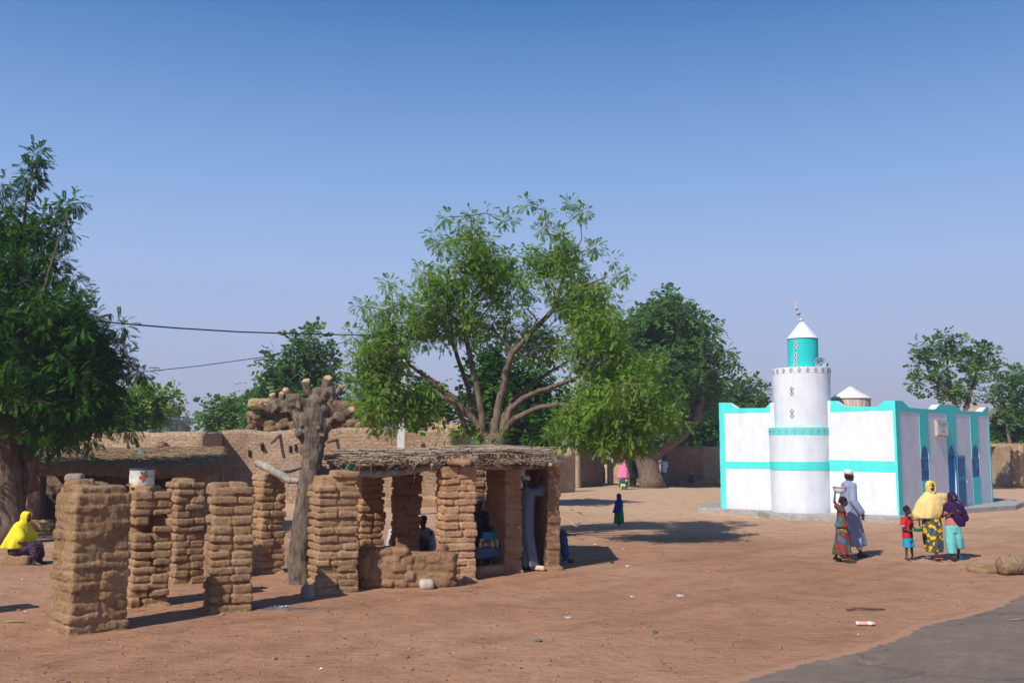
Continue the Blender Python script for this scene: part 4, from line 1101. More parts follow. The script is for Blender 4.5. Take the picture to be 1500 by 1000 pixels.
# mat of stalks: base sheet with noise + loose sticks in all directions
rf = [P(478, 684, 16.25), P(560, 684, 16.2), P(640, 680, 16.35), P(700, 682, 16.6), P(770, 684, 17.2), P(812, 686, 18.0), P(808, 680, 20.6), P(700, 678, 21.0), P(560, 680, 21.0), P(500, 684, 20.6)]
ZR = 1.885
def zt_(y, x=0): return ZR+max(0, (y-16.4))*.028+.09*math.exp(-((x+.4)/1.1)**2)
poly = [(p.x, p.y) for p in rf]
def inside(x, y):
    c = False; j = len(poly)-1
    for i in range(len(poly)):
        if (poly[i][1] > y) != (poly[j][1] > y) and x < (poly[j][0]-poly[i][0])*(y-poly[i][1])/(poly[j][1]-poly[i][1])+poly[i][0]: c = not c
        j = i
    return c
mb = MB(); xs = [p[0] for p in poly]; ys = [p[1] for p in poly]; gxn, gyn = 60, 70; vid = {}
vs = []; fs = []
for i in range(gxn+1):
    for j in range(gyn+1):
        x = min(xs)+(max(xs)-min(xs))*i/gxn; y = min(ys)+(max(ys)-min(ys))*j/gyn
        if inside(x, y): vid[i, j] = len(vs); vs.append((x, y, 0))
vs = np.array(vs); hgt = .02+.04*(.5+.5*snoise(vs, 2.2, 4))+.03*snoise(vs, 7, 6)
tp = vs.copy(); tp[:, 2] = ZR+.03+hgt+np.maximum(0, vs[:, 1]-16.4)*.028+.09*np.exp(-((vs[:, 0]+.4)/1.1)**2); bt = vs.copy(); bt[:, 2] = ZR+.02*snoise(vs, 9, 3)
nn = len(vs)
for (i, j) in list(vid):
    q = [(i, j), (i+1, j), (i+1, j+1), (i, j+1)]
    if all(t in vid for t in q):
        a4 = [vid[t] for t in q]; fs.append(a4); fs.append([v_+nn for v_ in a4[::-1]])
# side walls
ec = {}
for f in fs[::2]:
    for k_ in range(4):
        e_ = (f[k_], f[(k_+1) % 4]); ec[e_] = 1
for (a1, b1) in list(ec):
    if (b1, a1) not in ec: fs.append([b1, a1, a1+nn, b1+nn])
mb.add(np.concatenate([tp, bt]), fs)
mb.build('roof_mat', M['thatch'], shop, rel=True)
M['sticka'] = bark('stick_grey', (.26, .185, .13), (.58, .44, .32), 2)
rr = random.Random(77)
for part, (cnt, matn) in enumerate(((950, 'sticka'), (420, 'stick'), (110, 'straw'))):
    mb = MB(); k_ = 0
    while k_ < cnt:
        x = rr.uniform(min(xs), max(xs)); y = rr.uniform(min(ys), min(ys)+(max(ys)-min(ys))*rr.choice((.35, 1)))
        if not inside(x, y): continue
        k_ += 1
        th = rr.gauss(.25, .45) if rr.random() < .72 else rr.uniform(0, PI)
        ln = rr.uniform(.35, 1.3); z = zt_(y, x)+.045+rr.uniform(.0, .095)*(1 if y < 19.5 else .6)
        d = V((math.cos(th), math.sin(th), rr.gauss(0, .045)))*ln/2
        if not inside(x+d.x*.8, y+d.y*.5) or not inside(x-d.x*.8, y-d.y*.5): continue
        r = rr.uniform(.006, .015); mid = V((x, y, z))
        mb.tube([mid-d, mid+V((rr.uniform(-.03, .03), rr.uniform(-.03, .03), rr.uniform(-.01, .03))), mid+d], [r, r*.9, r*.6], 4, cap=False)
    o = mb.build('loose_sticks', M[matn], shop, rel=True); o['kind'] = 'stuff'
# frayed brush fringe along the front edge and the right hand corner
mb = MB()
def along(i0, i1, t): return rf[i0].lerp(rf[i1], t)
for i in range(300):
    i0 = rr.choice((0, 1, 2, 3, 4, 4)); p = along(i0, i0+1, rr.random()); p = V((p.x, p.y, ZR+rr.uniform(-.01, .09)))
    d = V((rr.gauss(.25 if i0 > 2 else -.1, .5), rr.uniform(-.9, -.1), rr.gauss(-.10, .22))).normalized()*rr.uniform(.06, .24)
    mb.tube([p-d*.8, p+d], [.006, .003], 3, cap=False)
for i in range(70):
    p = rf[5].lerp(rf[4], rr.random()*.5); p = V((p.x, p.y+rr.uniform(0, 1.2), ZR+rr.uniform(0, .12)))
    d = V((rr.uniform(.3, 1), rr.uniform(-.6, .1), rr.gauss(.0, .18))).normalized()*rr.uniform(.08, .26)
    mb.tube([p-d, p+d*.6], [.007, .003], 4, cap=False)
o = mb.build('roof_fringe', M['sticka'], shop, rel=True)
# mud lump over the corner pillar, rag, cords
g = shop.children[0]
mb = MB(); p = P(673, 679, 16.35); mb.rbox((p.x, p.y+.1, ZR+.03), (.21, .16, .055), .95, (8, 6, 4), amp=.015, seed=4); mb.build('mud_cap', M['mudred'], shop, rel=True)
mb = MB(); p = P(494, 684, 16.6); mb.rbox((p.x, p.y, p.z+.03), (.14, .1, .10), .7, (6, 6, 4), rotz(.4), .03, 8, 4)
o = mb.build('stone', M['stoneg']); recentre(o, (p.x, p.y, p.z-.04)); tag(o, 'dark stone weighing down the left corner of the stick roof', 'stone')
M['greenrag'] = plain('green_plastic', (.01, .40, .17), .5, .3, 20, .3)
mb = MB(); p = P(512, 684, 16.4)
mb.rbox((p.x, p.y, p.z+.03), (.10, .07, .07), .8, (9, 9, 7), amp=.05, freq=22, seed=9)
o = mb.build('plastic_bag', M['greenrag']); recentre(o, (p.x, p.y, p.z-.03)); tag(o, 'crumpled green plastic bag tucked under the stick roof', 'bag')
M['tealcord'] = plain('teal_cord', (.05, .33, .38), .6)
mb = MB(); q = [P(576, 690, 16.3), P(600, 676, 16.5), P(628, 669, 17.2), P(641, 661, 18.2), P(655, 659, 19)]
mb.tube([V((p.x, p.y, max(p.z, ZR+.1 if i else p.z))) for i, p in enumerate(q)], .016, 6); o = mb.build('cord', M['tealcord'], shop, rel=True)
for (x, ln, mt) in ((548, .25, 'stick'), (607, .3, 'stick'), (702, .22, 'whiteplastic'), (765, .35, 'tealcord'), (741, .15, 'stick')):
    p = P(x, 690, 16.5 if x < 700 else 17.4); mb = MB(); mb.tube([V((p.x, p.y-.05, ZR)), V((p.x+.02, p.y-.07, ZR-ln*.5)), V((p.x, p.y-.05, ZR-ln))], [.008, .012, .006], 5); mb.build('cord', M[mt], shop, rel=True)

# goods table
tb = G(718, 838); TB = V((tb.x-.01, tb.y+.35, 0))
tbl = empty('goods_table', TB, .22, 'small table under a dark blue cloth at the stall opening', 'table')
for sx in (-1, 1):
    for sy in (-1, 1):
        mb = MB(); mb.box((sx*.21, sy*.2, .19), (.02, .02, .19)); mb.build('leg', M['barkdark'], tbl, smooth=False)
M['navy'] = plain('navy_cloth', (.025, .05, .10), .8, .2, 14, .3); M['navyl'] = plain('grey_blue_cloth', (.09, .15, .24), .8, .2, 14, .3)
mb = MB(); mb.box((0, 0, .39), (.26, .25, .014)); mb.build('table_top', M['barkdark'], tbl, smooth=False)
mb = MB(); rings = []
for (e_, z) in ((0, .408), (.012, .405), (.016, .37), (.018, .30), (.022, .25)):
    ring = []
    for j in range(64):
        th = 2*PI*j/64; c_, s_ = math.cos(th), math.sin(th); k_ = max(abs(c_), abs(s_)); f = e_*(1+.6*math.sin(9*th)*(z < .38))
        ring.append((c_/k_*.265+c_*f, s_/k_*.255+s_*f, z-(.02*math.sin(5*th) if z < .3 else 0)))
    rings.append(ring)
mb.rings(rings, False); mb.add(rings[0], [tuple(range(64))]); o = mb.build('tablecloth', M['navyl'], tbl)
# goods
def good(fn, name, label, cat, mats, x, y, z=.412, rz=0):
    mb = MB(); fn(mb); o = mb.build(name, mats, None, smooth=False); Rm = Matrix.Rotation(.22, 3, 'Z')
    o.location = TB+Rm@V((x, y, 0))+V((0, 0, z)); o.rotation_euler = (0, 0, .22+rz); return tag(o, label, cat)
M['cyan'] = plain('cyan_card', (.015, .36, .60), .6); M['cyanp'] = plain('card_print', (.60, .60, .66), .6); M['redp'] = plain('red_plastic', (.55, .03, .03), .4)
M['yell'] = plain('yellow_pack', (.72, .55, .08), .5); M['cream'] = plain('cream_pack', (.70, .62, .42), .5); M['oran'] = plain('orange_pack', (.65, .25, .06), .5); M['bluep'] = plain('blue_pack', (.03, .12, .5), .5); M['greenp'] = plain('green_pack', (.05, .40, .15), .5); M['pinkp'] = plain('pink_pack', (.7, .18, .35), .5)
def carton(mb):
    w_, d_, h_ = .19, .13, .12
    mb.box((0, -d_, h_), (w_, .004, h_)); mb.box((0, d_, h_), (w_, .004, h_)); mb.box((-w_+.004, 0, h_), (.004, d_-.005, h_)); mb.box((w_-.004, 0, h_), (.004, d_-.005, h_)); mb.box((0, 0, .006), (w_-.01, d_-.01, .005))
    mb.box((.10, -d_-.006, .10), (.055, .003, .06), mi=1); mb.box((.10, -d_-.010, .12), (.03, .002, .02), mi=2); mb.box((-.08, -d_-.006, .14), (.05, .003, .022), mi=3); mb.box((-.09, -d_-.006, .05), (.04, .003, .02), mi=1)
good(carton, 'carton', 'bright cyan cardboard carton open on the goods table', 'carton', [M['cyan'], M['cyanp'], M['pinkp'], M['greenp']], .08, .06)
def bottle(mb):
    rings = [[(r*math.cos(2*PI*j/16), r*math.sin(2*PI*j/16), z) for j in range(16)] for r, z in ((.02, 0), (.028, .005), (.028, .09), (.02, .11), (.011, .12), (.011, .14))]
    mb.rings(rings, True); mb.cyl((0, 0), .014, .14, .155, 12, 1); mb.rings([[(.0288*math.cos(2*PI*j/16), .0288*math.sin(2*PI*j/16), z) for j in range(16)] for z in (.03, .075)], False, 2)
def packet(mb):
    mb.rbox((0, 0, .075), (.032, .014, .075), .6, (4, 3, 6), amp=.003, freq=30); mb.box((0, -.0155, .08), (.022, .002, .03), mi=1)
gl = [(bottle, 'bottle', 'small orange bottle at the left end of the goods table', 'bottle', ('oran', 'cream', 'yell'), -.21, -.19),
      (packet, 'packet', 'cream sachet behind the small orange bottle', 'packet', ('cream', 'redp'), -.17, -.14),
      (bottle, 'bottle', 'dark blue bottle standing next to the red one', 'bottle', ('bluep', 'cyan', 'cyanp'), -.12, -.20),
      (bottle, 'bottle', 'red bottle in the middle of the goods', 'bottle', ('redp', 'redp', 'pinkp'), -.06, -.17),
      (packet, 'packet', 'tall red packet behind the red bottle', 'packet', ('redp', 'cyanp'), -.075, -.11),
      (bottle, 'bottle', 'yellow bottle against the cyan carton', 'bottle', ('yell', 'greenp', 'cream'), -.0, -.19),
      (packet, 'packet', 'green and white packet beside the yellow bottle', 'packet', ('greenp', 'cyanp'), .035, -.15),
      (packet, 'packet', 'cream packet leaning on the front of the carton', 'packet', ('cream', 'yell'), .09, -.19)]
for i, (fn, nm, lb, ct_, ms, x, y) in enumerate(gl):
    good(fn, nm, lb, ct_, [M[q] for q in ms], x, y, rz=i*.3)['group'] = 'goods on the stall table'

# ================================================================ low thatched shelter on the left
T0 = P(190, 690, 27.5); sh = empty('thatched_shelter', (T0.x, T0.y, 0), 0, 'low dark shelter roofed with brown thatch behind the seated figure', 'shelter')
def gp(px, D): q = P(px, 660, D); return (q.x, q.y)
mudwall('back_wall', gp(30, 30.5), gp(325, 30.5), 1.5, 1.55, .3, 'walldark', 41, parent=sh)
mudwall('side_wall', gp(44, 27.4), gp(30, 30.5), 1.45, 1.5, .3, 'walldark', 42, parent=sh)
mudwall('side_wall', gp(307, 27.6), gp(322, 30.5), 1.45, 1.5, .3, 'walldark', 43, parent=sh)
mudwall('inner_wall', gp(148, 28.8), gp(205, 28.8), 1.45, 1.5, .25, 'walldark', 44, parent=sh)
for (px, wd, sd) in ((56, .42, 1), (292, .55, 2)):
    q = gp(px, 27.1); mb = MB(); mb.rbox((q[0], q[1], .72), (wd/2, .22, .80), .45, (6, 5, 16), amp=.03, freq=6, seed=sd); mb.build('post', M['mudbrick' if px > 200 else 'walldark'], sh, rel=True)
mb = MB(); mb.rbox((gp(72, 26.9)[0], 26.9, .12), (.35, .3, .16), .6, (8, 6, 5), amp=.04, freq=6); mb.build('step', M['mudbrick'], sh, rel=True)
M['stalk'] = bark('stalk_brown', (.20, .125, .065), (.50, .35, .20), 2)
# thatch slab
th0 = [gp(52, 26.3), gp(322, 26.4), gp(330, 31.3), gp(60, 31.3)]
mb = MB(); nxx, nyy = 60, 26
def thz(s_, t_): return 1.50+.50*t_+.05*math.sin(s_*7)*(1-t_)+.04*s_
rings = []
for i in range(nxx+1):
    s_ = i/nxx; ring = []
    for j in range(nyy+1):
        t_ = j/nyy; a_ = V(th0[0]).lerp(V(th0[1]), s_); b2 = V(th0[3]).lerp(V(th0[2]), s_); q = a_.lerp(b2, t_); ring.append((q.x, q.y, thz(s_, t_)+.17))
    for j in range(nyy, -1, -1):
        t_ = j/nyy; a_ = V(th0[0]).lerp(V(th0[1]), s_); b2 = V(th0[3]).lerp(V(th0[2]), s_); q = a_.lerp(b2, t_); ring.append((q.x, q.y+(.1 if j == 0 else 0), thz(s_, t_)-.07))
    rings.append(ring)
mb.rings(rings, True); v = mb.arrays(); v = v+svec(v, 3.5, 5)*.035+svec(v, 14, 6)*.02; mb.v = [v]
tr = mb.build('thatch_roof', M['thatch'], sh, rel=True)
mb = MB(); rr = random.Random(12)
for i in range(2600):
    s_, t_ = rr.random(), rr.random()**1.8; a_ = V(th0[0]).lerp(V(th0[1]), s_); b2 = V(th0[3]).lerp(V(th0[2]), s_); q = a_.lerp(b2, t_)
    z = thz(s_, t_)+.17+rr.uniform(-.01, .05); front = rr.random() < .4
    if front: q = a_.lerp(b2, rr.uniform(-.012, .01)); z = thz(s_, 0)+rr.uniform(-.08, .17)
    th = rr.gauss(.1, .5) if not front else rr.gauss(0, .35); ln = rr.uniform(.15, .5)
    d = V((math.cos(th), math.sin(th)*.6, rr.gauss(-.02, .12)))*ln/2; p = V((q.x, q.y, z))
    mb.tube([p-d, p+d], [.012, .006], 3, cap=False)
o = mb.build('loose_stalks', M['stalk'], sh, rel=True); o['kind'] = 'stuff'
mb = MB(); mb.tube([P(58, 690, 26.6), P(120, 691, 26.6), P(240, 692, 26.6), P(325, 688, 26.6)], .06, 8, wob=.2); mb.build('eaves_pole', M['barkdark'], sh, rel=True)
M['bluebag'] = plain('teal_bag', (.03, .28, .30), .5, .3, 10, .3)
mb = MB(); p = P(208, 661, 29.5); mb.rbox((0, 0, .07), (.11, .1, .09), .9, (7, 7, 6), amp=.03, freq=12, seed=2); o = mb.build('plastic_bag', M['bluebag']); o.location = (p.x, p.y, 1.95); tag(o, 'small teal plastic bag lying on the thatched roof', 'bag')
# small items right: rubble, roll, flat rock, bottle
g0 = G(1480, 842)
sr = empty('rolled_mat', (g0.x+.2, g0.y+.2, 0), 0, 'thick tan roll lying on the ground at the right edge', 'roll')
M['roll'] = plain('roll_tan', (.25, .17, .09), .9, .35, 14, .6)
mb = MB(); rings = []
for (x, r) in ((-.30, .03), (-.30, .14), (-.26, .165), (0, .15), (.1, .155), (.3, .165), (.6, .15), (.9, .14), (.93, .02)):
    rings.append([(x, r*math.cos(2*PI*j/28)*(1+.04*math.sin(3*j)), .15+r*math.sin(2*PI*j/28)*(1+.05*math.sin(5*j+x*3))) for j in range(28)])
mb.rings(rings, True); o = mb.build('roll_body', M['roll'], sr); o.rotation_euler = (0, 0, .25)
mb = MB()
for x in (-.05, .45):
    mb.rings([[(x+dx, .172*math.cos(2*PI*j/28), .15+.172*math.sin(2*PI*j/28)) for j in range(28)] for dx in (-.02, .02)], False)
o = mb.build('binding', M['stick'], sr); o.rotation_euler = (0, 0, .25)
g1 = G(1452, 838); mb = MB(); mb.rbox((0, 0, -.01), (.30, .26, .10), .7, (16, 16, 6), rotz(.3), .05, 6, 5); mb.rbox((-.05, .1, .08), (.17, .13, .05), .9, (10, 10, 6), rotz(.3), .04, 9, 5); mb.rbox((.1, -.05, .05), (.12, .1, .05), .9, (10, 10, 6), rotz(1.3), .03, 9, 15)
o = mb.build('flat_rock', M['mudold']); o.location = (g1.x+.05, g1.y+.2, 0); tag(o, 'flat crumbling slab of rock beside the tan roll', 'rock')

# ================================================================ trees
def frond_template(n=9, L=1.0, w=.085, ll=.36, droop=.35, flat=True):
    """pinnate leaf: leaflets (one rhombus each) in two rows along a drooping midrib; unit length along +X"""
    vs = []; fs = []
    for i in range(n):
        t = (i+.9)/n
        x = t*L*(1-.10*t); z = -droop*t*t*L
        for s in (-1, 1):
            a = (62-30*t)*PI/180; l = ll*math.sin(PI*min(1, .25+.72*(1-t)+.12))*(.9 if i < n-1 else .8)
            dx, dy = math.cos(a)*l, math.sin(a)*l*s; dz = -.28*l
            px, py = -math.sin(a)*w*.5, math.cos(a)*w*.5*s
            k = len(vs)
            vs += [(x, 0, z), (x+dx*.45+px, dy*.45+py, z+dz*.3), (x+dx, dy, z+dz), (x+dx*.5-px, dy*.5-py, z+dz*.45)]
            fs.append((k, k+1, k+2, k+3) if s > 0 else (k+3, k+2, k+1, k))
    return np.array(vs), np.array(fs)

def leaf_mesh(name, pos, dirs, sizes, mat, parent, tmpl, seed=0):
    rs = np.random.RandomState(seed)
    tv, tf = tmpl; n = len(pos); k = len(tv)
    d = dirs/np.linalg.norm(dirs, axis=1, keepdims=True)
    up = np.tile([0, 0, 1.0], (n, 1))+rs.normal(size=(n, 3))*.35
    y = np.cross(up, d); y /= np.linalg.norm(y, axis=1, keepdims=True)+1e-9
    z = np.cross(d, y)
    V_ = (tv[None, :, 0, None]*d[:, None]+tv[None, :, 1, None]*y[:, None]+tv[None, :, 2, None]*z[:, None])*sizes[:, None, None]+pos[:, None]
    V_ = V_.reshape(-1, 3)-np.array(parent.location)
    F = (tf[None]+(np.arange(n)*k)[:, None, None]).reshape(-1, 4)
    me = bpy.data.meshes.new(name)
    me.vertices.add(len(V_)); me.vertices.foreach_set('co', V_.astype(np.float32).ravel())
    me.loops.add(F.size); me.loops.foreach_set('vertex_index', F.astype(np.int32).ravel())
    me.polygons.add(len(F)); me.polygons.foreach_set('loop_start', (np.arange(len(F))*4).astype(np.int32))
    me.polygons.foreach_set('loop_total', np.full(len(F), 4, dtype=np.int32))
    me.update(calc_edges=True); me.materials.append(mat)
    o = bpy.data.objects.new(name, me); COL.objects.link(o); o.parent = parent
    return o

def tree(label, base, trunk, limbs, blobs, ntuft, tuft_r, nfr, fsize, leaf='leafmid', barkm='bark', seed=0, sprigs=(), group='neem trees of the village', tmpl=None, droop=.25, r0=.3, twig=.010, shell=.45, name='leafy_tree', sides=9, flutes=0, cat='tree', tuftflat=.8):
    """trunk, limbs: lists of (point, radius); blobs: (centre, (rx,ry,rz), weight)"""
    rs = np.random.RandomState(seed); rnd = random.Random(seed)
    root = empty(name, base, 0, label, cat, group)
    nodes = []; par = []; tip = []
    def addpath(pts, parent_i):
        pi_ = parent_i
        for p in pts:
            nodes.append(V(p)); par.append(pi_); pi_ = len(nodes)-1
        return pi_
    mbt = MB()
    mbt.tube([p for p, r in trunk], [r for p, r in trunk], 16, wob=.10, seed=seed)
    addpath([p for p, r in trunk], -1)
    for lb in limbs:
        # smooth each limb a little
        pts = [V(p) for p, r in lb]; rad = [r for p, r in lb]
        pp = []; rr_ = []
        for i in range(len(pts)-1):
            for t in (0, .33, .66):
                q = pts[i].lerp(pts[i+1], t)
                if t: q = q+V((rnd.gauss(0, 1), rnd.gauss(0, 1), rnd.gauss(0, 1)))*rad[i]*.22
                pp.append(q); rr_.append(rad[i]+(rad[i+1]-rad[i])*t)
        pp.append(pts[-1]); rr_.append(rad[-1])
        mbt.tube(pp, rr_, sides, wob=.12, seed=seed)
        best = min(range(len(nodes)), key=lambda k: (nodes[k]-pp[0]).length)
        addpath(pp[1:], best)
    nfix = len(nodes)
    # tuft centres
    C = []
    wsum = sum(b[2] for b in blobs)
    for (c, r, wt) in blobs:
        m_ = int(ntuft*wt/wsum); got = 0; tries = 0
        while got < m_ and tries < m_*30:
            tries += 1
            d = rs.normal(size=3); d /= np.linalg.norm(d)
            rad = rs.rand()**shell
            p = np.array(c)+d*np.array(r)*rad*(1+.16*rs.normal())
            if C and got > 3 and min(np.linalg.norm(np.array(q)-p) for q in C[-60:]) < tuft_r*.55: continue
            C.append(p); got += 1
    C += [np.array(s) for s in sprigs]
    arr = sorted(C, key=lambda p: min((V(p)-nodes[k]).length for k in range(0, nfix, 1)))
    ends = []
    npn = np.array([tuple(q) for q in nodes])
    for p in arr:
        dd = np.linalg.norm(npn-p, axis=1)+np.maximum(0, npn[:, 2]-p[2])*.6
        dd[:min(len(trunk)-1, len(dd)-1)] += 1.5
        b_ = int(np.argmin(dd)); s_ = nodes[b_]; e_ = V(p); L = (e_-s_).length
        n_ = max(1, int(L/(tuft_r*1.1))); pts = []
        for k in range(1, n_+1):
            t = k/n_; q = s_.lerp(e_, t)+V((rnd.gauss(0, .04), rnd.gauss(0, .04), .10*math.sin(PI*t)))*L*(1 if k < n_ else 0)
            pts.append(q)
        i0 = len(nodes); ends.append(addpath(pts, b_)); npn = np.vstack([npn, np.array([tuple(q) for q in nodes[i0:]])])
    # branch thickness from how many tufts hang on it
    cnt = [0]*len(nodes)
    for e_ in ends:
        k = e_
        while k >= 0: cnt[k] += 1; k = par[k]
    mbb = MB()
    for k in range(nfix, len(nodes)):
        a_, b_ = nodes[par[k]], nodes[k]
        ra = twig*max(1, cnt[par[k]] if par[k] >= nfix else cnt[k])**.42; rb = twig*max(1, cnt[k])**.42
        mbb.tube([a_, b_], [ra, rb], 5, cap=False)
    mbt.build('trunk', M[barkm], root, rel=True)
    if mbb.n: mbb.build('branches', M[barkm], root, rel=True)
    # leaves
    pos = []; dr = []; sz = []
    for p in C:
        m_ = max(3, int(nfr*(.6+.8*rs.rand())))
        d = rs.normal(size=(m_, 3)); d[:, 2] = d[:, 2]*tuftflat+.25; d /= np.linalg.norm(d, axis=1, keepdims=True)
        o_ = rs.rand(m_, 1)**.6*tuft_r*.72
        pos.append(p+d*o_*(1 if rs.rand() > .2 else 1.25)); d2 = d.copy(); d2[:, 2] -= droop; d2 += rs.normal(size=(m_, 3))*.25
        dr.append(d2); sz.append(fsize*(.65+.6*rs.rand(m_)))
    leaf_mesh('crown', np.concatenate(pos), np.concatenate(dr), np.concatenate(sz), M[leaf], root, tmpl or T_MID, seed)
    return root

T_NEAR = frond_template(9, w=.12, ll=.31)
T_MID = frond_template(7, w=.155, ll=.35)
T_FAR = frond_template(3, w=.34, ll=.48)
def B(px, py, D, rx, rz, ry, w=1): # crown lobe: picture extents turned into metres at its own distance
    c = P(px, py, D); s = D/FOC
    return (tuple(c), (rx*s, ry, rz*s), w)

# ---- the spreading tree behind the stall
D0 = 23.3
b0 = P(717, 782, D0); b0 = V((b0.x, b0.y, 0))
def q(px, py, D=D0): return P(px, py, D)
trunk = [(b0+V((0, 0, -.1)), .50), (b0+V((0, 0, .3)), .42), (q(716, 720), .38), (q(718, 680), .38), (q(722, 658), .36), (q(720, 645), .30), (q(716, 636), .22)]
LS = .66
limbs = [
 [(q(722, 655), .22), (q(706, 632), .13), (q(692, 612), .11), (q(665, 582), .095), (q(640, 562), .085), (q(615, 545), .07), (q(600, 535), .06), (q(585, 500, 22.8), .045), (q(570, 470, 22.6), .03)],
 [(q(716, 648), .15), (q(700, 640, 23), .12), (q(683, 630, 22.8), .10), (q(672, 600, 22.5), .085), (q(650, 575, 22.4), .075), (q(630, 558, 22.2), .06), (q(605, 550, 22), .05), (q(575, 545, 21.8), .03)],
 [(q(708, 640), .14), (q(704, 600), .11), (q(697, 560), .10), (q(690, 530), .09), (q(684, 500), .085), (q(678, 470), .07), (q(680, 430), .05), (q(690, 385), .03), (q(705, 350), .018)],
 [(q(712, 640, 24), .12), (q(695, 610, 24.2), .10), (q(685, 565, 24.3), .09), (q(672, 530, 24.4), .08), (q(664, 505, 24.4), .07), (q(650, 470, 24.6), .05), (q(640, 430, 24.8), .03)],
 [(q(722, 640), .20), (q(728, 612), .15), (q(733, 580), .13), (q(740, 545), .125), (q(752, 515), .115), (q(775, 490), .10), (q(800, 465), .09), (q(815, 445), .07), (q(822, 415), .05), (q(840, 380), .03), (q(852, 350), .018)],
 [(q(724, 642, 23.8), .14), (q(737, 612, 24), .12), (q(750, 590, 24.2), .10), (q(775, 565, 24.4), .08), (q(800, 548, 24.6), .06), (q(830, 530, 24.8), .04)],
 [(q(728, 640), .13), (q(748, 598), .11), (q(766, 583), .10), (q(790, 572), .085), (q(820, 562), .075), (q(848, 552, 23), .06), (q(870, 535, 22.8), .04), (q(890, 505, 22.6), .025)],
 [(q(726, 655), .19), (q(738, 630), .12), (q(755, 613, 23), .105), (q(785, 598, 22.8), .09), (q(815, 592, 22.6), .08), (q(850, 595, 22.4), .065), (q(880, 600, 22.2), .04), (q(910, 600, 22), .025)],
 [(q(815, 445), .05), (q(835, 425, 22.8), .04), (q(865, 415, 22.6), .03), (q(890, 405, 22.5), .018)],
]
limbs = [[(p_, r_*LS) for p_, r_ in l_] for l_ in limbs]
blobs = [B(697, 378, 23.2, 52, 50, 1.0, 1.5), B(655, 425, 23, 55, 55, 1.2, 1.3), B(740, 420, 23.2, 60, 60, 1.1, 1.4), B(815, 380, 23.4, 55, 45, 1.0, 1.1), B(850, 440, 23.2, 55, 45, 1.2, 1.5),
 B(600, 470, 22.8, 60, 50, 1.2, 1.5), B(680, 475, 23.6, 75, 38, 1.1, 1.3), B(565, 520, 22.4, 50, 45, 1.1, 1.3), B(560, 585, 22.2, 42, 50, .9, 1.8), B(545, 555, 22.6, 30, 45, .9, .7), B(612, 592, 22.6, 38, 32, .9, 1.0),
 B(800, 500, 24.2, 55, 32, 1.1, .9), B(868, 500, 22.8, 60, 48, 1.3, 1.8), B(915, 560, 22.4, 60, 48, 1.3, 1.8), B(880, 605, 22.2, 55, 38, 1.1, 1.4), B(945, 600, 22.6, 48, 42, 1.1, 1.2), B(905, 640, 22.2, 50, 22, .9, 1.3), B(840, 625, 22.4, 38, 26, .8, 1.0), B(895, 480, 23.2, 30, 45, .9, .7)]
spr = [q(*a) for a in ((657, 318), (690, 316), (712, 312), (737, 325), (635, 345), (640, 360), (770, 300), (797, 308), (835, 300), (855, 312), (850, 318), (800, 330), (745, 322), (873, 362), (868, 366), (897, 383), (915, 405), (918, 402), (905, 412), (568, 415), (572, 420), (527, 450), (535, 448), (515, 492, 22.4), (508, 535, 22.2), (520, 560), (690, 330), (815, 345), (985, 560, 22.6), (990, 590, 22.6), (690, 640, 22.8), (675, 628, 22.8), (700, 648, 22.6), (735, 643, 22.9), (655, 640, 22.5), (805, 640, 22.8))]
tree('wide spreading tree with fresh green leaves behind the stick roofed stall', b0, trunk, limbs, blobs, 900, .255, 42, .155, seed=3, droop=.12, sprigs=spr, tmpl=T_MID, shell=.5, leaf='leafmid', twig=.008, name='spreading_tree')

# ---- dark dense tree at the left edge
b1 = G(14, 795); DL = b1.y
def ql(px, py, D=None): return P(px, py, D or DL)
trunk = [(b1+V((0, 0, -.1)), .47), (b1+V((0, 0, .4)), .37), (ql(10, 720), .33), (ql(8, 670), .32), (ql(6, 630), .34), (ql(6, 600), .28)]
limbs = [[(ql(8, 650), .25), (ql(30, 610), .18), (ql(60, 570), .13), (ql(95, 540), .09), (ql(130, 510), .05)], [(ql(6, 610), .24), (ql(5, 540), .18), (ql(15, 450), .13), (ql(25, 370), .07), (ql(38, 300), .025), (ql(48, 245), .010)],
 [(ql(6, 620), .22), (ql(-50, 560), .16), (ql(-110, 480), .1), (ql(-150, 400), .06)], [(ql(10, 600), .15), (ql(40, 520, DL-1), .1), (ql(60, 440, DL-1.2), .05), (ql(80, 370, DL-1), .02), (ql(100, 315, DL-1), .010)],
 [(ql(48, 720, DL+.3), .2), (ql(42, 660, DL+.3), .19), (ql(60, 610, DL+.3), .14), (ql(100, 580, DL), .08), (ql(150, 560), .04)]]
blobs = [B(25, 400, DL, 62, 42, 1.3, 1.2), B(20, 340, DL, 45, 32, 1, .7), B(75, 470, DL-.6, 58, 48, 1.3, 1.6), B(110, 500, DL-.4, 52, 40, 1.2, 1.2), B(10, 480, DL-1, 80, 65, 1.6, 2.4), B(130, 535, DL, 58, 42, 1.2, 1.4), B(60, 560, DL-1, 90, 55, 1.5, 2.4), B(140, 585, DL+.2, 44, 32, 1, .8), B(90, 620, DL-.3, 80, 30, 1.2, 1.5), B(10, 590, DL-.8, 70, 40, 1.4, 1), B(-110, 480, DL, 110, 110, 2.2, 2.6), B(-300, 440, DL+.5, 150, 110, 2.6, 3.2), B(-70, 380, DL, 70, 60, 1.6, 1), B(-80, 600, DL, 90, 50, 1.8, 1.2), B(40, 500, DL+1.2, 90, 80, 1.2, 1.6), B(110, 570, DL+1.2, 70, 45, 1.0, 1.2)]  # leftmost lobe is out of view, added to keep sun off the shelter
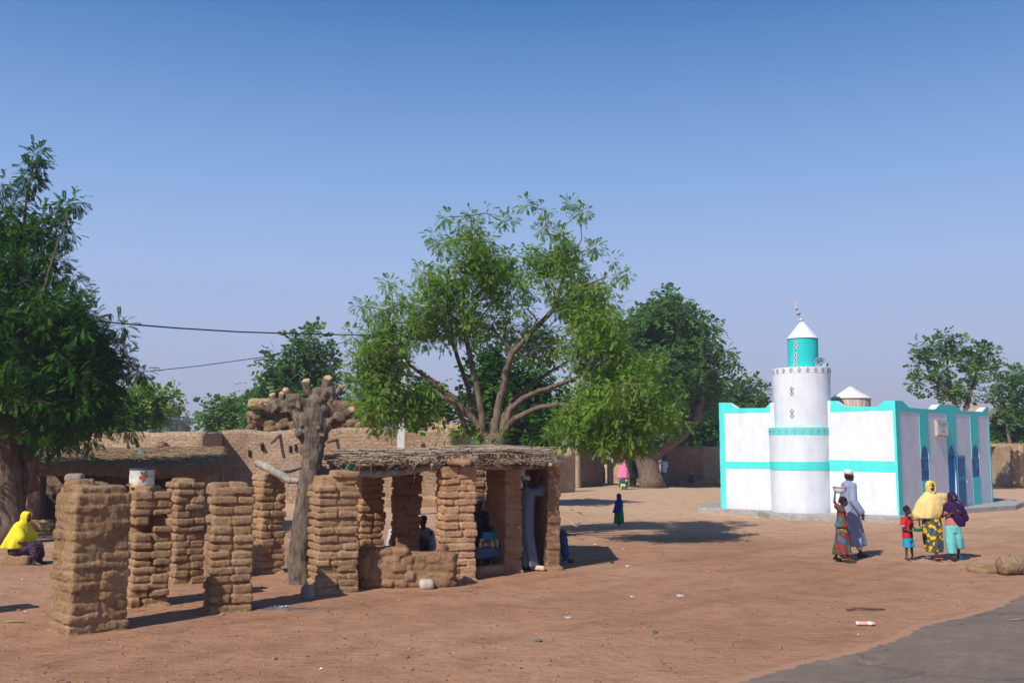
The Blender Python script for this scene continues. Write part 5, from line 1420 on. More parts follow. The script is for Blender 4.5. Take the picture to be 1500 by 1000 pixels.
spr = [ql(*a) for a in ((53, 232), (57, 245), (48, 258), (43, 272), (4, 270), (0, 285), (30, 305), (56, 225), (44, 250), (60, 238), (38, 265), (40, 285), (50, 262), (35, 315), (45, 330), (60, 320), (20, 300), (10, 310), (90, 330), (78, 312), (110, 298), (68, 355), (100, 345), (75, 372), (90, 385), (105, 405), (60, 385),  (104, 300), (95, 308), (84, 320), (70, 328), (60, 345), (80, 345), (88, 352), (30, 330), (118, 425), (122, 432), (178, 480), (182, 500), (205, 545), (210, 565), (200, 595), (190, 630), (130, 650), (60, 655), (90, 655))]
tree('big dark leafy tree at the left edge above the seated figure in yellow', b1, trunk, limbs, blobs, 900, .29, 32, .25, leaf='leafdeep', barkm='barkdark', seed=8, sprigs=spr, tmpl=T_NEAR, droop=.38, shell=.5, twig=.009, name='dense_tree')

# ---- leaning tree on the square
b2 = G(953, 714); D2 = b2.y
def qm(px, py, D=None): return P(px, py, D or D2)
trunk = [(b2+V((.1, 0, -.1)), .85), (b2+V((.05, 0, .5)), .70), (qm(950, 690), .62), (qm(946, 672), .62), (qm(943, 655), .66)]
limbs = [[(qm(943, 660), .6), (qm(935, 635), .4), (qm(930, 600), .3), (qm(925, 560), .2), (qm(930, 510), .1)], [(qm(946, 668), .5), (qm(975, 652), .42), (qm(1002, 632), .36), (qm(1020, 610), .3), (qm(1030, 575), .2), (qm(1010, 520), .12), (qm(990, 470), .06)], [(qm(943, 655), .4), (qm(960, 600), .3), (qm(968, 540), .2), (qm(975, 480), .1), (qm(978, 445), .04)]]
blobs = [B(975, 470, D2, 42, 32, 2, 1.4), B(1000, 500, D2, 48, 38, 2, 1.5), B(940, 500, D2, 42, 42, 2, 1.3), B(1015, 545, D2, 48, 36, 2, 1.6), B(960, 550, D2-1, 60, 42, 2.4, 1.8), B(920, 540, D2, 40, 45, 2, 1), B(900, 590, D2, 50, 45, 2, 1), B(960, 600, D2-1, 55, 35, 2.2, 1.1), B(1030, 580, D2+1, 28, 28, 1.5, .7)]
spr = [qm(*a) for a in ((978, 432), (972, 440), (985, 445), (945, 460), (938, 465), (1003, 447), (1035, 480), (1048, 495), (1062, 525), (1067, 532), (1060, 540), (1025, 460))]
tree('leaning old tree with a full blue green crown behind the women in hijabs', b2, trunk, limbs, blobs, 480, .66, 30, .46, leaf='leaffar', barkm='bark', seed=12, sprigs=spr, tmpl=T_FAR, twig=.018, name='leaning_tree')

# ---- trees beyond the roofs
def far_tree(label, px, D, lobes, nt_, tr, fs, trunkpath, leaf='leaffar', seed=1, nfr=16, spr=(), name='leafy_tree', r=.25, base=None):
    b = P(px, 660, D); b = V((b.x, b.y, 0))
    tp_ = [(b+V((0, 0, -.1)), r*1.3)]+[(P(x, y, D), r*(1-.5*i/len(trunkpath[0]))) for i, (x, y) in enumerate(trunkpath[0])]
    lb = [[(P(x, y, D), r*.6*(1-.85*i/(len(l)-1))) for i, (x, y) in enumerate(l)] for l in trunkpath[1:]]
    bl_ = [B(x, y, D+dz, rx, rz, max(rx, rz)*D/FOC*.7, w_) for (x, y, rx, rz, dz, w_) in lobes]
    return tree(label, b, tp_, lb, bl_, nt_, tr, nfr, fs, leaf=leaf, seed=seed, tmpl=T_FAR, sprigs=[P(x, y, D) for x, y in spr], name=name, twig=.014, group='trees beyond the roofs')
far_tree('green tree rising above the straw stacks behind the lopped trunk', 435, 52, [(435, 560, 48, 40, 0, 2), (455, 520, 28, 25, 0, 1), (400, 585, 30, 22, 0, 1), (480, 590, 30, 30, 0, 1), (450, 600, 40, 25, 0, 1)], 150, .75, .6, [[(435, 640), (438, 600)], [(438, 610), (450, 560), (458, 515)], [(438, 610), (410, 590), (395, 575)]], seed=21, spr=((452, 495), (440, 497), (465, 498), (397, 557), (372, 580), (425, 530)))
far_tree('rounded green tree left of the straw stacks above the house wall', 345, 58, [(345, 615, 38, 16, 0, 1.2), (322, 610, 18, 16, 0, .7), (375, 610, 22, 16, 0, .7)], 90, .7, .6, [[(345, 655), (345, 630)], [(345, 632), (320, 605)], [(345, 632), (365, 610)]], seed=22, spr=((317, 593), (312, 598), (358, 598), (325, 600)))
far_tree('lighter tree with a side branch showing past the dark left tree', 195, 42, [(195, 600, 34, 28, 0, 1.2), (215, 590, 22, 15, 0, .5), (180, 625, 30, 15, 0, .6)], 90, .5, .45, [[(190, 655), (192, 620)], [(192, 620), (215, 600), (240, 590), (255, 578)]], seed=23, spr=((255, 578), (248, 582), (240, 590), (232, 588), (256, 586), (222, 588), (228, 600)), leaf='leafmid')
far_tree('dark tree behind the forked limbs of the spreading tree', 745, 38, [(715, 545, 25, 38, 0, 1), (745, 560, 35, 38, 0, 1.2), (790, 580, 38, 35, 0, 1), (700, 600, 30, 28, 0, .8), (620, 590, 30, 25, 0, .8), (770, 620, 60, 30, 0, 1.4)], 190, .5, .46, [[(745, 640), (740, 610)], [(740, 612), (725, 560), (718, 520)], [(740, 612), (780, 580)], [(745, 640), (690, 610), (630, 595)]], seed=24, spr=((712, 512), (722, 508), (735, 525)), leaf='leafdeep')
far_tree('deep green bushy tree filling in under the right side of the spreading crown', 850, 70, [(850, 600, 60, 40, 0, 1.4), (800, 625, 40, 25, 0, .8), (900, 620, 40, 35, 0, 1)], 150, .6, .5, [[(855, 660), (855, 630)], [(855, 630), (830, 600)], [(855, 630), (890, 610)]], seed=25, leaf='leafdeep')
far_tree('pale tree top showing over the left end of the mosque', 1085, 78, [(1085, 588, 24, 20, 0, 1), (1062, 595, 25, 22, 0, .8), (1045, 620, 35, 30, 0, 1)], 110, .95, .8, [[(1080, 650), (1080, 610)], [(1080, 612), (1090, 580)], [(1080, 630), (1050, 610)]], seed=26, spr=((1082, 562), (1105, 575), (1070, 565)))
far_tree('dark tree standing behind the far wall left of the mosque', 1030, 72, [(1030, 628, 34, 28, 0, 1), (1060, 640, 22, 16, 0, .6), (1000, 640, 30, 18, 0, .6)], 90, .95, .8, [[(1030, 680), (1030, 645)], [(1030, 650), (1040, 620)]], seed=27, leaf='leafdeep')
far_tree('open tufted tree with two tall leaders behind the mosque roof', 1412, 52, [(1368, 545, 28, 20, 0, 1.1), (1390, 568, 28, 20, 0, 1), (1385, 530, 18, 28, 0, .8), (1432, 545, 22, 32, 0, 1.1), (1425, 580, 28, 18, 0, .7), (1355, 515, 16, 10, 0, .3), (1445, 530, 14, 22, 0, .5)], 38, .42, .42, [[(1412, 655), (1410, 610)], [(1410, 620), (1395, 580), (1388, 540), (1385, 500)], [(1410, 620), (1420, 580), (1432, 540), (1436, 515)], [(1400, 590), (1372, 560), (1350, 545)]], seed=28, nfr=24, spr=((1384, 493), (1381, 497), (1403, 503), (1400, 512), (1405, 508), (1347, 538), (1342, 560), (1348, 512), (1362, 505), (1430, 515), (1437, 520), (1455, 525), (1450, 530), (1340, 565)))
far_tree('sparse leaning tree reaching in from the right edge beside the mosque', 1475, 73, [(1468, 570, 22, 20, 0, 1), (1480, 600, 22, 18, 0, .8), (1490, 558, 22, 14, 0, .7), (1500, 600, 30, 30, 0, 1)], 26, .6, .6, [[(1480, 655), (1475, 620)], [(1475, 625), (1468, 580), (1460, 560)], [(1475, 610), (1490, 560), (1505, 545)]], seed=29, r=.13, nfr=24, spr=((1497, 548), (1490, 552), (1458, 560), (1455, 575), (1500, 545)))
far_tree('dense dark green thicket tree above the wall at the right edge', 1480, 75, [(1470, 635, 28, 20, 0, 1), (1500, 640, 30, 20, 0, 1), (1455, 645, 18, 12, 0, .4)], 110, .9, .8, [[(1480, 670), (1480, 650)], [(1480, 650), (1470, 635)]], seed=30, leaf='leafdeep')
far_tree('greyish far tree above the thicket at the right edge', 1495, 110, [(1492, 618, 22, 18, 0, 1)], 50, 1.2, 1.0, [[(1495, 660), (1494, 635)]], seed=31, leaf='leafdry')
for i, (px, D, top) in enumerate(((235, 150, 612), (249, 160, 610), (268, 170, 618))):
    far_tree(['hazy far palm like tree left of the pair over the house roof', 'hazy far tree between its two neighbours over the house roof', 'rightmost hazy small tree over the house roof'][i], px, D, [(px, top+4, 7, 4, 0, 1)], 14, .9, 1.3, [[(px, 645), (px, top+8)]], seed=40+i, leaf='leafdry', r=.18)

# far belt of bush and trees on the horizon, too many to count
rs = np.random.RandomState(5)
n = 9000; ang = rs.uniform(-.62, .62, n); Dd = rs.uniform(200, 330, n)
hgt = (3.2+2.6*snoise(np.stack([ang*40, ang*0, ang*0], 1), 1.0, 3)+1.5*snoise(np.stack([ang*40, ang*0, ang*0], 1), 5, 6))
hgt = np.clip(hgt, 1.2, 9)
zz = rs.rand(n)*hgt
pos = np.stack([np.tan(ang)*Dd, Dd, zz], 1); dd_ = rs.normal(size=(n, 3)); dd_[:, 2] *= .5
hz = empty('tmp', (0, 0, 0))
o = leaf_mesh('distant_bush', pos, dd_, 2.6+2*rs.rand(n), M['leafdry'], hz, T_FAR, 3); o.parent = None; bpy.data.objects.remove(hz)
tag(o, 'hazy belt of bush along the horizon', 'bush', kind='stuff')

# ---- lopped tree beside the pillars
b3 = G(440, 856); b3.y += .1; D3 = b3.y
def qp(px, py, D=None): return P(px, py, D or D3)
root = empty('lopped_tree', b3, 0, 'bare lopped tree with knobbly stub branches behind the tall stepped pillar', 'tree')
mb = MB()
path = [(b3+V((-.02, 0, -.1)), .26), (b3+V((0, 0, .08)), .215), (qp(438, 820), .19), (qp(443, 780), .185), (qp(449, 740), .18), (qp(454, 700), .18), (qp(458, 670), .19), (qp(459, 655), .20), (qp(460, 640), .215), (qp(459, 622), .23), (qp(458, 608), .20)]
mb.tube([p for p, r in path], [r for p, r in path], 22)
def tb_(pts, rad): mb.tube([qp(*p) for p in pts], rad, 16)
tb_([(457, 640), (446, 620), (436, 605), (422, 598), (410, 594)], [.20, .18, .15, .14, .11])
tb_([(460, 640), (462, 612), (464, 590), (468, 578), (478, 572)], [.22, .20, .18, .17, .12])
tb_([(463, 636), (480, 622), (492, 616), (503, 610)], [.16, .12, .11, .09])
for (x, y, r) in ((434, 590, .19), (424, 596, .15), (404, 595, .14), (465, 585, .17), (482, 576, .15), (454, 612, .22), (447, 632, .15), (497, 612, .12), (470, 640, .13), (448, 662, .1), (473, 600, .14), (440, 612, .15), (458, 655, .19)):
    r *= 1.02; c = qp(x, y); mb.blob((c.x, c.y-.03, c.z), (r, r*.9, r*.85), 6, .03, 9, int(x))
rk = random.Random(31)
for i in range(46):
    x, y = rk.choice(((434, 590), (424, 598), (408, 597), (465, 585), (480, 577), (456, 612), (448, 628), (494, 613), (470, 632), (460, 600), (445, 605))); c = qp(x+rk.uniform(-9, 9), y+rk.uniform(-9, 9)); r = rk.uniform(.035, .075)
    mb.blob((c.x, c.y-rk.uniform(.02, .20), c.z), (r, r, r*rk.uniform(.7, 1.3)), 4, .012, 20, i)
def knob(co): return snoise(co, 9, 3, 14)*.024+np.abs(snoise(co, 20, 5, 14))*.030+snoise(co, 48, 6, 14)*.009-.02
remeshed(mb, 'trunk', M['barklop'], .017, 1, root, disp=lambda co: knob(co)*np.clip((co[:, 2]-1.3)/.7, .25, 1)).data.transform(Matrix.Translation(-b3))
stubs = [([(404, 598), (402, 588), (400, 578)], .055), ([(413, 598), (413, 586), (414, 576)], .05), ([(424, 592), (422, 580), (420, 571)], .055), ([(434, 588), (436, 580)], .04), ([(398, 607), (389, 598), (383, 590)], .03),
 ([(466, 585), (450, 572), (449, 558)], .07), ([(476, 576), (478, 564), (481, 554)], .075), ([(486, 582), (493, 576), (501, 566)], .045), ([(500, 614), (512, 604), (516, 600)], .06), ([(502, 610), (507, 603), (514, 600)], .045), ([(420, 600), (410, 604), (402, 600)], .07)]
for i, (pts, r) in enumerate(stubs):
    mb = MB(); pp = [qp(*p) for p in pts]; pp[-1] = pp[-1]+V((0, -.06, .0))
    mb.tube(pp, [r*1.25]+[r]*(len(pp)-1), 10, wob=.12, seed=i); s_ = mb.build('stub_branch', M['barklop'], root, rel=True)
    d = (pp[-1]-pp[-2]).normalized(); d2 = (d+V((rk.uniform(-.5, .5), rk.uniform(-.5, 0), 0))).normalized() if i else d; mb = MB(); mb.tube([pp[-1]-d2*.012, pp[-1]+d2*.010, pp[-1]+d2*.02], [r*.97, r*.9, r*.4], 9, wob=.35, seed=i); c_ = mb.build('cut_face', M['cutwood'], s_, smooth=False); c_.data.transform(Matrix.Translation(-b3))
# ---- overhead lines and poles
def pole(px, base, D, ztop, w0, w1, label, mat, windows=True):
    b = P(px, 660, D); e_ = empty('utility_pole', (b.x, b.y, 0), .25, label, 'pole')
    mb = MB(); n = 9; hgt_ = ztop
    side = [(-w0/2, -.12), (w0/2, -.12), (w0/2, .12), (-w0/2, .12)]
    holes = []
    if windows:
        for i in range(int(hgt_/.55)):
            z0 = .35+i*.55; f = 1-(1-w1/w0)*z0/hgt_
            holes.append([(-w0*.2*f, z0), (w0*.2*f, z0), (w0*.2*f, z0+.36), (-w0*.2*f, z0+.36)])
    mb.prism([(-w0/2, -.1), (w0/2, -.1), (w1/2, hgt_), (-w1/2, hgt_)], -.11, .11, (), None, V((1, 0, 0)), Z, V((0, -1, 0)))
    o = mb.build('shaft', M[mat], e_, smooth=False)
    if windows:
        mb = MB()
        mb.prism([(-w0/2, -.1), (w0/2, -.1), (w1/2, hgt_), (-w1/2, hgt_)], .11, .16, holes, None, V((1, 0, 0)), Z, V((0, -1, 0)))
        mb.build('ribs', M[mat], e_, smooth=False)
    mb = MB(); mb.box((0, -.02, hgt_-.25), (.45, .04, .04)); mb.build('crossarm', M['metal'], e_, smooth=False)
    return V((b.x, b.y, hgt_-.2))
t1 = pole(893.5, 708, 63.5, 9.3, .34, .22, 'pale concrete utility pole with recessed panels beside the pink clad woman', 'pole')
M['whitepost'] = plain('white_post', (.66, .66, .62), .7, .08)
t2 = pole(587, 700, 33, 5.2, .24, .16, 'white post half hidden by the drooping leaves of the spreading tree', 'whitepost', False)
M['cable'] = plain('cable_black', (.02, .02, .022), .6)
def cable(pts, r, label):
    mb = MB(); P_ = []
    for i in range(len(pts)-1):
        for k in range(12): P_.append(pts[i].lerp(pts[i+1], k/12))
    P_.append(pts[-1]); mb.tube(P_, r, 6); o = mb.build('cable', M['cable']); recentre(o, P_[0]); return tag(o, label, 'cable')
def span(a, b, sag, n=16): return [a.lerp(b, i/n)-V((0, 0, sag*4*(i/n)*(1-i/n))) for i in range(n+1)]
c0 = P(60, 462, 28); cA = P(180, 474, 30); cB = P(500, 490, 38)
cable([P(-300, 430, 20), c0, cA, P(260, 480.5, 32), P(350, 486, 34.2), P(430, 488.5, 36.2), cB, P(640, 492, 44), t1], .026, 'thick black overhead cable, the upper of the two')
cable([P(-100, 600, 24), P(215, 544, 30), P(290, 536, 31), P(400, 521, 32), P(470, 508, 32.6), P(505, 501, 33), t2+V((0, 0, .1))], .013, 'thin overhead wire, the lower of the two')

# ================================================================ people
def skin_mat(name, c):
    m, nt, b = newmat(name); n = noise(nt, 25, 3, .6, obj_pos(nt))
    r = ramp(nt, n.outputs['Fac'], [(.3, tuple(q*.85 for q in c)), (.7, tuple(q*1.12 for q in c))]); nt.links.new(r.outputs[0], b.inputs['Base Color'])
    b.inputs['Roughness'].default_value = .5; b.inputs['Specular IOR Level'].default_value = .4
    return m
M['skin'] = skin_mat('skin_brown', (.075, .035, .022)); M['skin2'] = skin_mat('skin_deep', (.05, .024, .016))
M['eye'] = plain('eye_white', (.65, .62, .58), .3); M['iris'] = plain('eye_iris', (.012, .008, .006), .2); M['lips'] = plain('lips', (.14, .05, .042), .4); M['palm'] = M['skin']
M['hairb'] = plain('hair_black', (.012, .010, .010), .8, .3, 60, .6)
def cloth(name, col, var=.12, scale=6, rough=.85, bmp=.3):
    return plain(name, col, rough, var, scale, bmp)
def print_mat(name, base, stops, scale=13, ring=(.01, .02, .05), thr=.34, leafc=None):
    m, nt, b = newmat(name); pos = obj_pos(nt)
    v = nt.nodes.new('ShaderNodeTexVoronoi'); v.inputs['Scale'].default_value = scale; nt.links.new(pos, v.inputs['Vector'])
    n = noise(nt, scale*3, 3, .6, pos)
    sep = nt.nodes.new('ShaderNodeSeparateColor'); nt.links.new(v.outputs['Color'], sep.inputs[0])
    fl = ramp(nt, sep.outputs[0], stops, 'CONSTANT')
    dist = math_(nt, 'ADD', v.outputs['Distance'], math_(nt, 'MULTIPLY', n.outputs['Fac'], .25))
    mk = ramp(nt, dist, [(0, (1, 1, 1)), (thr+.10, (0, 0, 0))], 'CONSTANT')
    rg = ramp(nt, dist, [(0, (0, 0, 0)), (.16, (1, 1, 1)), (.24, (0, 0, 0))], 'CONSTANT')
    n2 = noise(nt, scale*2.2, 4, .7, pos); bs = ramp(nt, n2.outputs['Fac'], [(.35, tuple(q*.35 for q in base)), (.5, base), (.68, leafc or tuple(min(1, q*1.5) for q in base))])
    c = mix(nt, bs.outputs[0], fl.outputs[0], mk.outputs[0]); c = mix(nt, c, ring, math_(nt, 'MULTIPLY', rg.outputs[0], .8))
    nt.links.new(c, b.inputs['Base Color']); b.inputs['Roughness'].default_value = .85
    return m

def hand(mb, w, d, n, s=1.0, curl=.6, side=1):
    """w wrist, d pointing direction of the fingers, n palm normal, side: which side the thumb is on"""
    w, d, n = V(w), V(d).normalized(), V(n); n = (n-d*n.dot(d)).normalized(); u = d.cross(n)*side
    L = .085*s
    c = w+d*L*.5
    R = Matrix((u, d, n)).transposed(); mb.rbox(tuple(c), (.036*s, L*.55, .013*s), .9, (5, 5, 3), np.array(R))
    for i, ln in enumerate((.066, .074, .070, .055)):
        p = w+d*L*.98+u*(.027-.018*i)*s; k1 = p+(d*math.cos(curl*.5)+n*math.sin(curl*.5))*ln*s*.52
        k2 = k1+(d*math.cos(curl*1.5)+n*math.sin(curl*1.5))*ln*s*.5
        mb.capsule(p, k1, .0092*s, .0085*s, 7); mb.capsule(k1, k2, .0085*s, .0072*s, 7)
    p = w+d*L*.35+u*.034*s; k1 = p+(d*.6+u*.8).normalized()*.036*s; k2 = k1+(d*.85+u*.25+n*.35).normalized()*.030*s
    mb.capsule(p, k1, .011*s, .010*s, 7); mb.capsule(k1, k2, .0095*s, .008*s, 7)

class Fig:
    def __init__(s, label, loc, yaw, H, child=0.0, skin='skin', group=None, name='person', lean=0.0):
        s.H = H; s.root = empty(name, loc, yaw, label, 'person', group); s.skin = skin
        s.hh = H*(.133+.035*child); s.sw = H*(.108); s.child = child
        s.top = H; s.neck = H-s.hh*1.02; s.sh = H-s.hh*1.32; s.hip = H*.505
        s.mb = MB(); s.off = V((0, 0, 0))
    def head(s, c=None, yaw=0, tilt=0, face=True):
        """c: centre of the head (local); yaw about z; face looks along -Y"""
        h = s.hh; c = V(c) if c is not None else V((0, -h*.08, s.top-h*.5)); s.hc = c; s.hyaw = yaw
        R = Matrix.Rotation(yaw, 3, 'Z')@Matrix.Rotation(tilt, 3, 'X'); s.hR = R
        def p(x, y, z): return tuple(c+R@V((x*h, y*h, z*h)))
        Rn = np.array(R); mb = s.mb
        mb.blob(p(0, .04, .10), (h*.335, h*.40, h*.385), 7, rot=Rn)
        mb.blob(p(0, -.06, -.14), (h*.27, h*.30, h*.335), 7, rot=Rn)
        mb.blob(p(0, -.20, -.36), (h*.13, h*.12, h*.10), 5, rot=Rn)
        mb.capsule(p(0, -.345, .04), p(0, -.43, -.10), h*.035, h*.055, 8)
        for sx in (-1, 1):
            mb.blob(p(sx*.06, -.39, -.115), (h*.045, h*.04, h*.03), 4, rot=Rn)
            mb.blob(p(sx*.335, .02, -.03), (h*.035, h*.065, h*.10), 4, rot=Rn)
            mb.capsule(p(sx*.06, -.345, .095), p(sx*.19, -.30, .09), h*.03, h*.025, 6)
            mb.blob(p(sx*.18, -.23, -.12), (h*.08, h*.08, h*.07), 4, rot=Rn)
        mb.blob(p(0, -.36, -.215), (h*.10, h*.045, h*.028), 5, rot=Rn); mb.blob(p(0, -.35, -.265), (h*.085, h*.045, h*.03), 5, rot=Rn)
        s.P = p
    def arm(s, shd, elb, wr, fdir=None, pn=None, curl=.6, hs=None, side=1, k=1.0):
        H = s.H; mb = s.mb
        mb.capsule(shd, elb, H*.027*k, H*.020*k, 10); mb.capsule(elb, wr, H*.021*k, H*.0135*k, 10)
        d = V(fdir) if fdir is not None else (V(wr)-V(elb)); hand(mb, wr, d, pn if pn is not None else (0, -1, .1), hs or H/1.72, curl, side)
    def leg(s, hp, kn, an, toe=(0, -1, 0), k=1.0, tiptoe=0):
        H = s.H; mb = s.mb
        mb.capsule(hp, kn, H*.047*k, H*.031*k, 12); mb.capsule(kn, V(kn).lerp(V(an), .35)+V((0, .006*H, 0)), H*.031*k, H*.030*k, 10); mb.capsule(V(kn).lerp(V(an), .35)+V((0, .006*H, 0)), an, H*.030*k, H*.019*k, 10)
        t = V(toe).normalized(); a = V(an); heel = a-t*H*.028+V((0, 0, -H*.022+tiptoe*.0)); ball = a+t*H*.075+V((0, 0, -H*.030-tiptoe)); tip = ball+t*H*.022
        mb.capsule(a, heel, H*.020, H*.018, 8); mb.capsule(heel, ball, H*.018, H*.019, 8); mb.capsule(a+V((0, 0, -.005)), ball, H*.019, H*.014, 8)
        sd = t.cross(V((0, 0, 1)))
        for i in range(5): mb.capsule(ball+sd*H*(.016-.008*i), tip+sd*H*(.018-.009*i)-t*H*.003*i, H*.0065, H*.0058, 6)
        return heel, tip
    def torso(s, base=None, k=1.0):
        H = s.H; mb = s.mb; b = V(base) if base is not None else V((0, 0, s.hip)); up = V((s.hc.x, s.hc.y+s.hh*.12, s.neck-.01*H if base is None else s.hc.z-s.hh*.55))
        sh = b.lerp(up, .80); s.shc = sh; s.b = b
        ax = (up-b)
        mb.blob(tuple(b), (H*.085*k, H*.062*k, H*.07), 6); mb.capsule(b+ax*.12, b+ax*.45, H*.066*k, H*.062*k, 12)
        mb.blob(tuple(b+ax*.62), (H*.088*k, H*.060*k, H*.095), 6)
        for sx in (-1, 1): mb.capsule(b+ax*.80+V((sx*.03*H, 0, 0)), b+ax*.80+V((sx*s.sw*.86, 0, -.008*H)), H*.036, H*.028, 10)
        mb.capsule(b+ax*.8, s.hc+V((0, s.hh*.1, -s.hh*.25)), H*.034, H*.030, 10)
    def done(s, voxel=.012, name='body', smooth=2):
        h = s.hh
        eyes = [np.array(s.P(sx*.135, -.335, .0)) for sx in (-1, 1)]; mouth = [np.array(s.P(x_, -.40, -.24)) for x_ in (-.07, 0, .07)]
        rad = h*.052
        fwd = np.array(s.hR@V((0, -1, 0)))
        def mf(c):
            r = np.zeros(len(c), int)
            for e in eyes:
                d = np.linalg.norm(c-e, axis=1); r[d < rad*1.05] = 1; r[d < rad*.9] = 2
            for mo in mouth: r[np.linalg.norm(c-mo, axis=1) < h*.055] = 3
            return r
        return remeshed(s.mb, name, [M[s.skin], M['eye'], M['iris'], M['lips']], voxel, smooth, s.root, mf)
    def wear(s, mb, name, mat, voxel=.016, smooth=2, wr=.006, matfn=None, freq=14, seed=0):
        mats = mat if isinstance(mat, list) else [mat]
        def dz(co):
            q_ = co.copy(); q_[:, 2] *= .22
            fo = snoise(q_, freq*1.5, seed); return (1-np.abs(fo))*wr*1.5+snoise(co, freq*2.0, seed+1)*wr*.5-wr*.7
        return remeshed(mb, name, mats, voxel, smooth, s.root, matfn, dz)
def sole(f, heel, tip, mat, name='sandal'):
    mb = MB(); h, t = V(heel), V(tip); c = (h+t)/2; L = (t-h).length/2+.018; a = math.atan2((t-h).y, (t-h).x); pit = math.asin(max(-1, min(1, (t-h).z/max(.01, (t-h).length))))
    R = euler(0, -pit, a); mb.rbox((c.x, c.y, min(h.z, t.z)*.5+max(h.z, t.z)*.5-f.H*.022), (L, f.H*.026, .008), .9, (6, 4, 2), R)
    for sx in (-1, 1): mb.tube([c+V((-math.sin(a)*sx*f.H*.026, math.cos(a)*sx*f.H*.026, -f.H*.018)), c+V((math.cos(a), math.sin(a), 0))*L*.25+V((0, 0, f.H*.022)), c+V((math.cos(a), math.sin(a), 0))*L*.7+V((0, 0, -.003))], .006, 5)
    return mb.build(name, M[mat], f.root)
def hood(f, mb, k=1.0, back=.06, chin=True, top=0):
    """scarf round the head leaving the face free"""
    h = f.hh; R = np.array(f.hR)
    mb.blob(f.P(0, back+.06, .06), (h*.40*k, h*.42*k, h*.47*k), 8, rot=R)
    mb.blob(f.P(0, back+.10, -.20), (h*.39*k, h*.36*k, h*.42*k), 7, rot=R)
    # rim round the face
    n = 20; pts = [f.P(.325*k*math.sin(2*PI*i/n), -.20-.03*math.cos(2*PI*i/n)+(.0 if math.cos(2*PI*i/n) > 0 else -.10*abs(math.cos(2*PI*i/n))), -.02+.47*k*math.cos(2*PI*i/n)) for i in range(n+1)]
    mb.tube(pts, h*.06, 8)

voxN = .0125
# ---- man in grey blue robe walking right
g = G(1251, 817); f = Fig('man in a grey blue robe and white embroidered cap walking past the mosque', (g.x, g.y+.15, 0), math.radians(97), 1.72)
H = f.H
f.head(yaw=math.radians(4)); f.torso()
heel1, tip1 = f.leg((-.07, 0, f.hip), (-.08, .05, .46), (-.08, .26, .13), (0, -.8, -.45), tiptoe=.02)
heel2, tip2 = f.leg((.08, 0, f.hip), (.09, -.17, .47), (.09, -.24, .075))
f.arm((-.175, .0, f.shc.z), (-.235, .04, 1.12), (-.25, -.13, .87), (0, -.25, -1), (.9, -.2, 0), .7, side=1)
f.arm((.175, .0, f.shc.z), (.22, .02, 1.12), (.22, -.02, .87), (0, -.1, -1), (-.9, -.2, 0), .7, side=-1)
f.done(voxN)
mb = MB(); mb.loft([(0, .015, 1.505, .05, .05), (0, .01, 1.47, .09, .08), (0, 0, 1.42, .185, .105), (0, 0, 1.32, .195, .13), (0, .01, 1.1, .19, .15, .03), (0, .02, .85, .20, .20, .05), (0, .02, .6, .215, .25, .07), (0, .02, .38, .225, .29, .09), (0, .03, .24, .23, .31, .10), (0, .03, .22, .20, .27, .1)], 40, k=9, seed=2)
for sx, ey, wy in ((-1, .04, -.12), (1, .02, -.02)):
    mb.capsule((sx*.17, 0, 1.41), (sx*.235, ey, 1.13), .072, .075, 14); mb.capsule((sx*.235, ey, 1.13), (sx*.25, wy, .90), .072, .068, 14)
M['robe'] = cloth('grey_blue_robe', (.23, .275, .38), .10, 4)
f.wear(mb, 'robe', M['robe'], .015, 2, .008, seed=3)
M['whitecloth'] = cloth('white_cloth', (.68, .70, .76))
mb = MB(); mb.capsule((-.07, .05, .50), (-.08, .24, .20), .075, .06, 14); mb.capsule((.08, -.1, .5), (.09, -.22, .18), .075, .062, 14); f.wear(mb, 'trousers', M['whitecloth'], .016, 2, .006)
m, nt, b = newmat('embroidered_cap'); pos = obj_pos(nt); w_ = nt.nodes.new('ShaderNodeTexWave'); w_.bands_direction = 'Z'; w_.inputs['Scale'].default_value = 14; w_.inputs['Distortion'].default_value = 2; nt.links.new(pos, w_.inputs['Vector'])
r_ = ramp(nt, w_.outputs['Fac'], [(.3, (.72, .70, .66)), (.6, (.55, .60, .52)), (.8, (.75, .74, .72))]); nt.links.new(r_.outputs[0], b.inputs['Base Color']); M['cap_cloth'] = m
def capmesh(f, mat, hgt=.42, name='cap', k=1.0):
    mb = MB(); h = f.hh; n = 28; rings = []
    for (r, z) in ((.37, .13), (.385, .14), (.375, .13+hgt*.6), (.35, .13+hgt*.9), (.30, .13+hgt), (.02, .13+hgt*1.02)):
        rings.append([f.P(r*k*math.cos(2*PI*j/n), .05+r*k*1.08*math.sin(2*PI*j/n)+.02, z-.10*math.sin(2*PI*j/n)*-.5) for j in range(n)])
    mb.rings(rings, True); return mb.build(name, M[mat], f.root)
capmesh(f, 'cap_cloth', .40)
mb = MB(); mb.blob(f.P(0, -.24, -.34), (f.hh*.16, f.hh*.14, f.hh*.13), 5, .004, 60); mb.blob(f.P(0, .13, -.05), (f.hh*.345, f.hh*.32, f.hh*.3), 6, .002, 60); mb.build('hair', M['hairb'], f.root)
M['leather'] = cloth('dark_leather', (.05, .03, .022), .2, 10, .5)
sole(f, heel1, tip1, 'leather'); sole(f, heel2, tip2, 'leather')

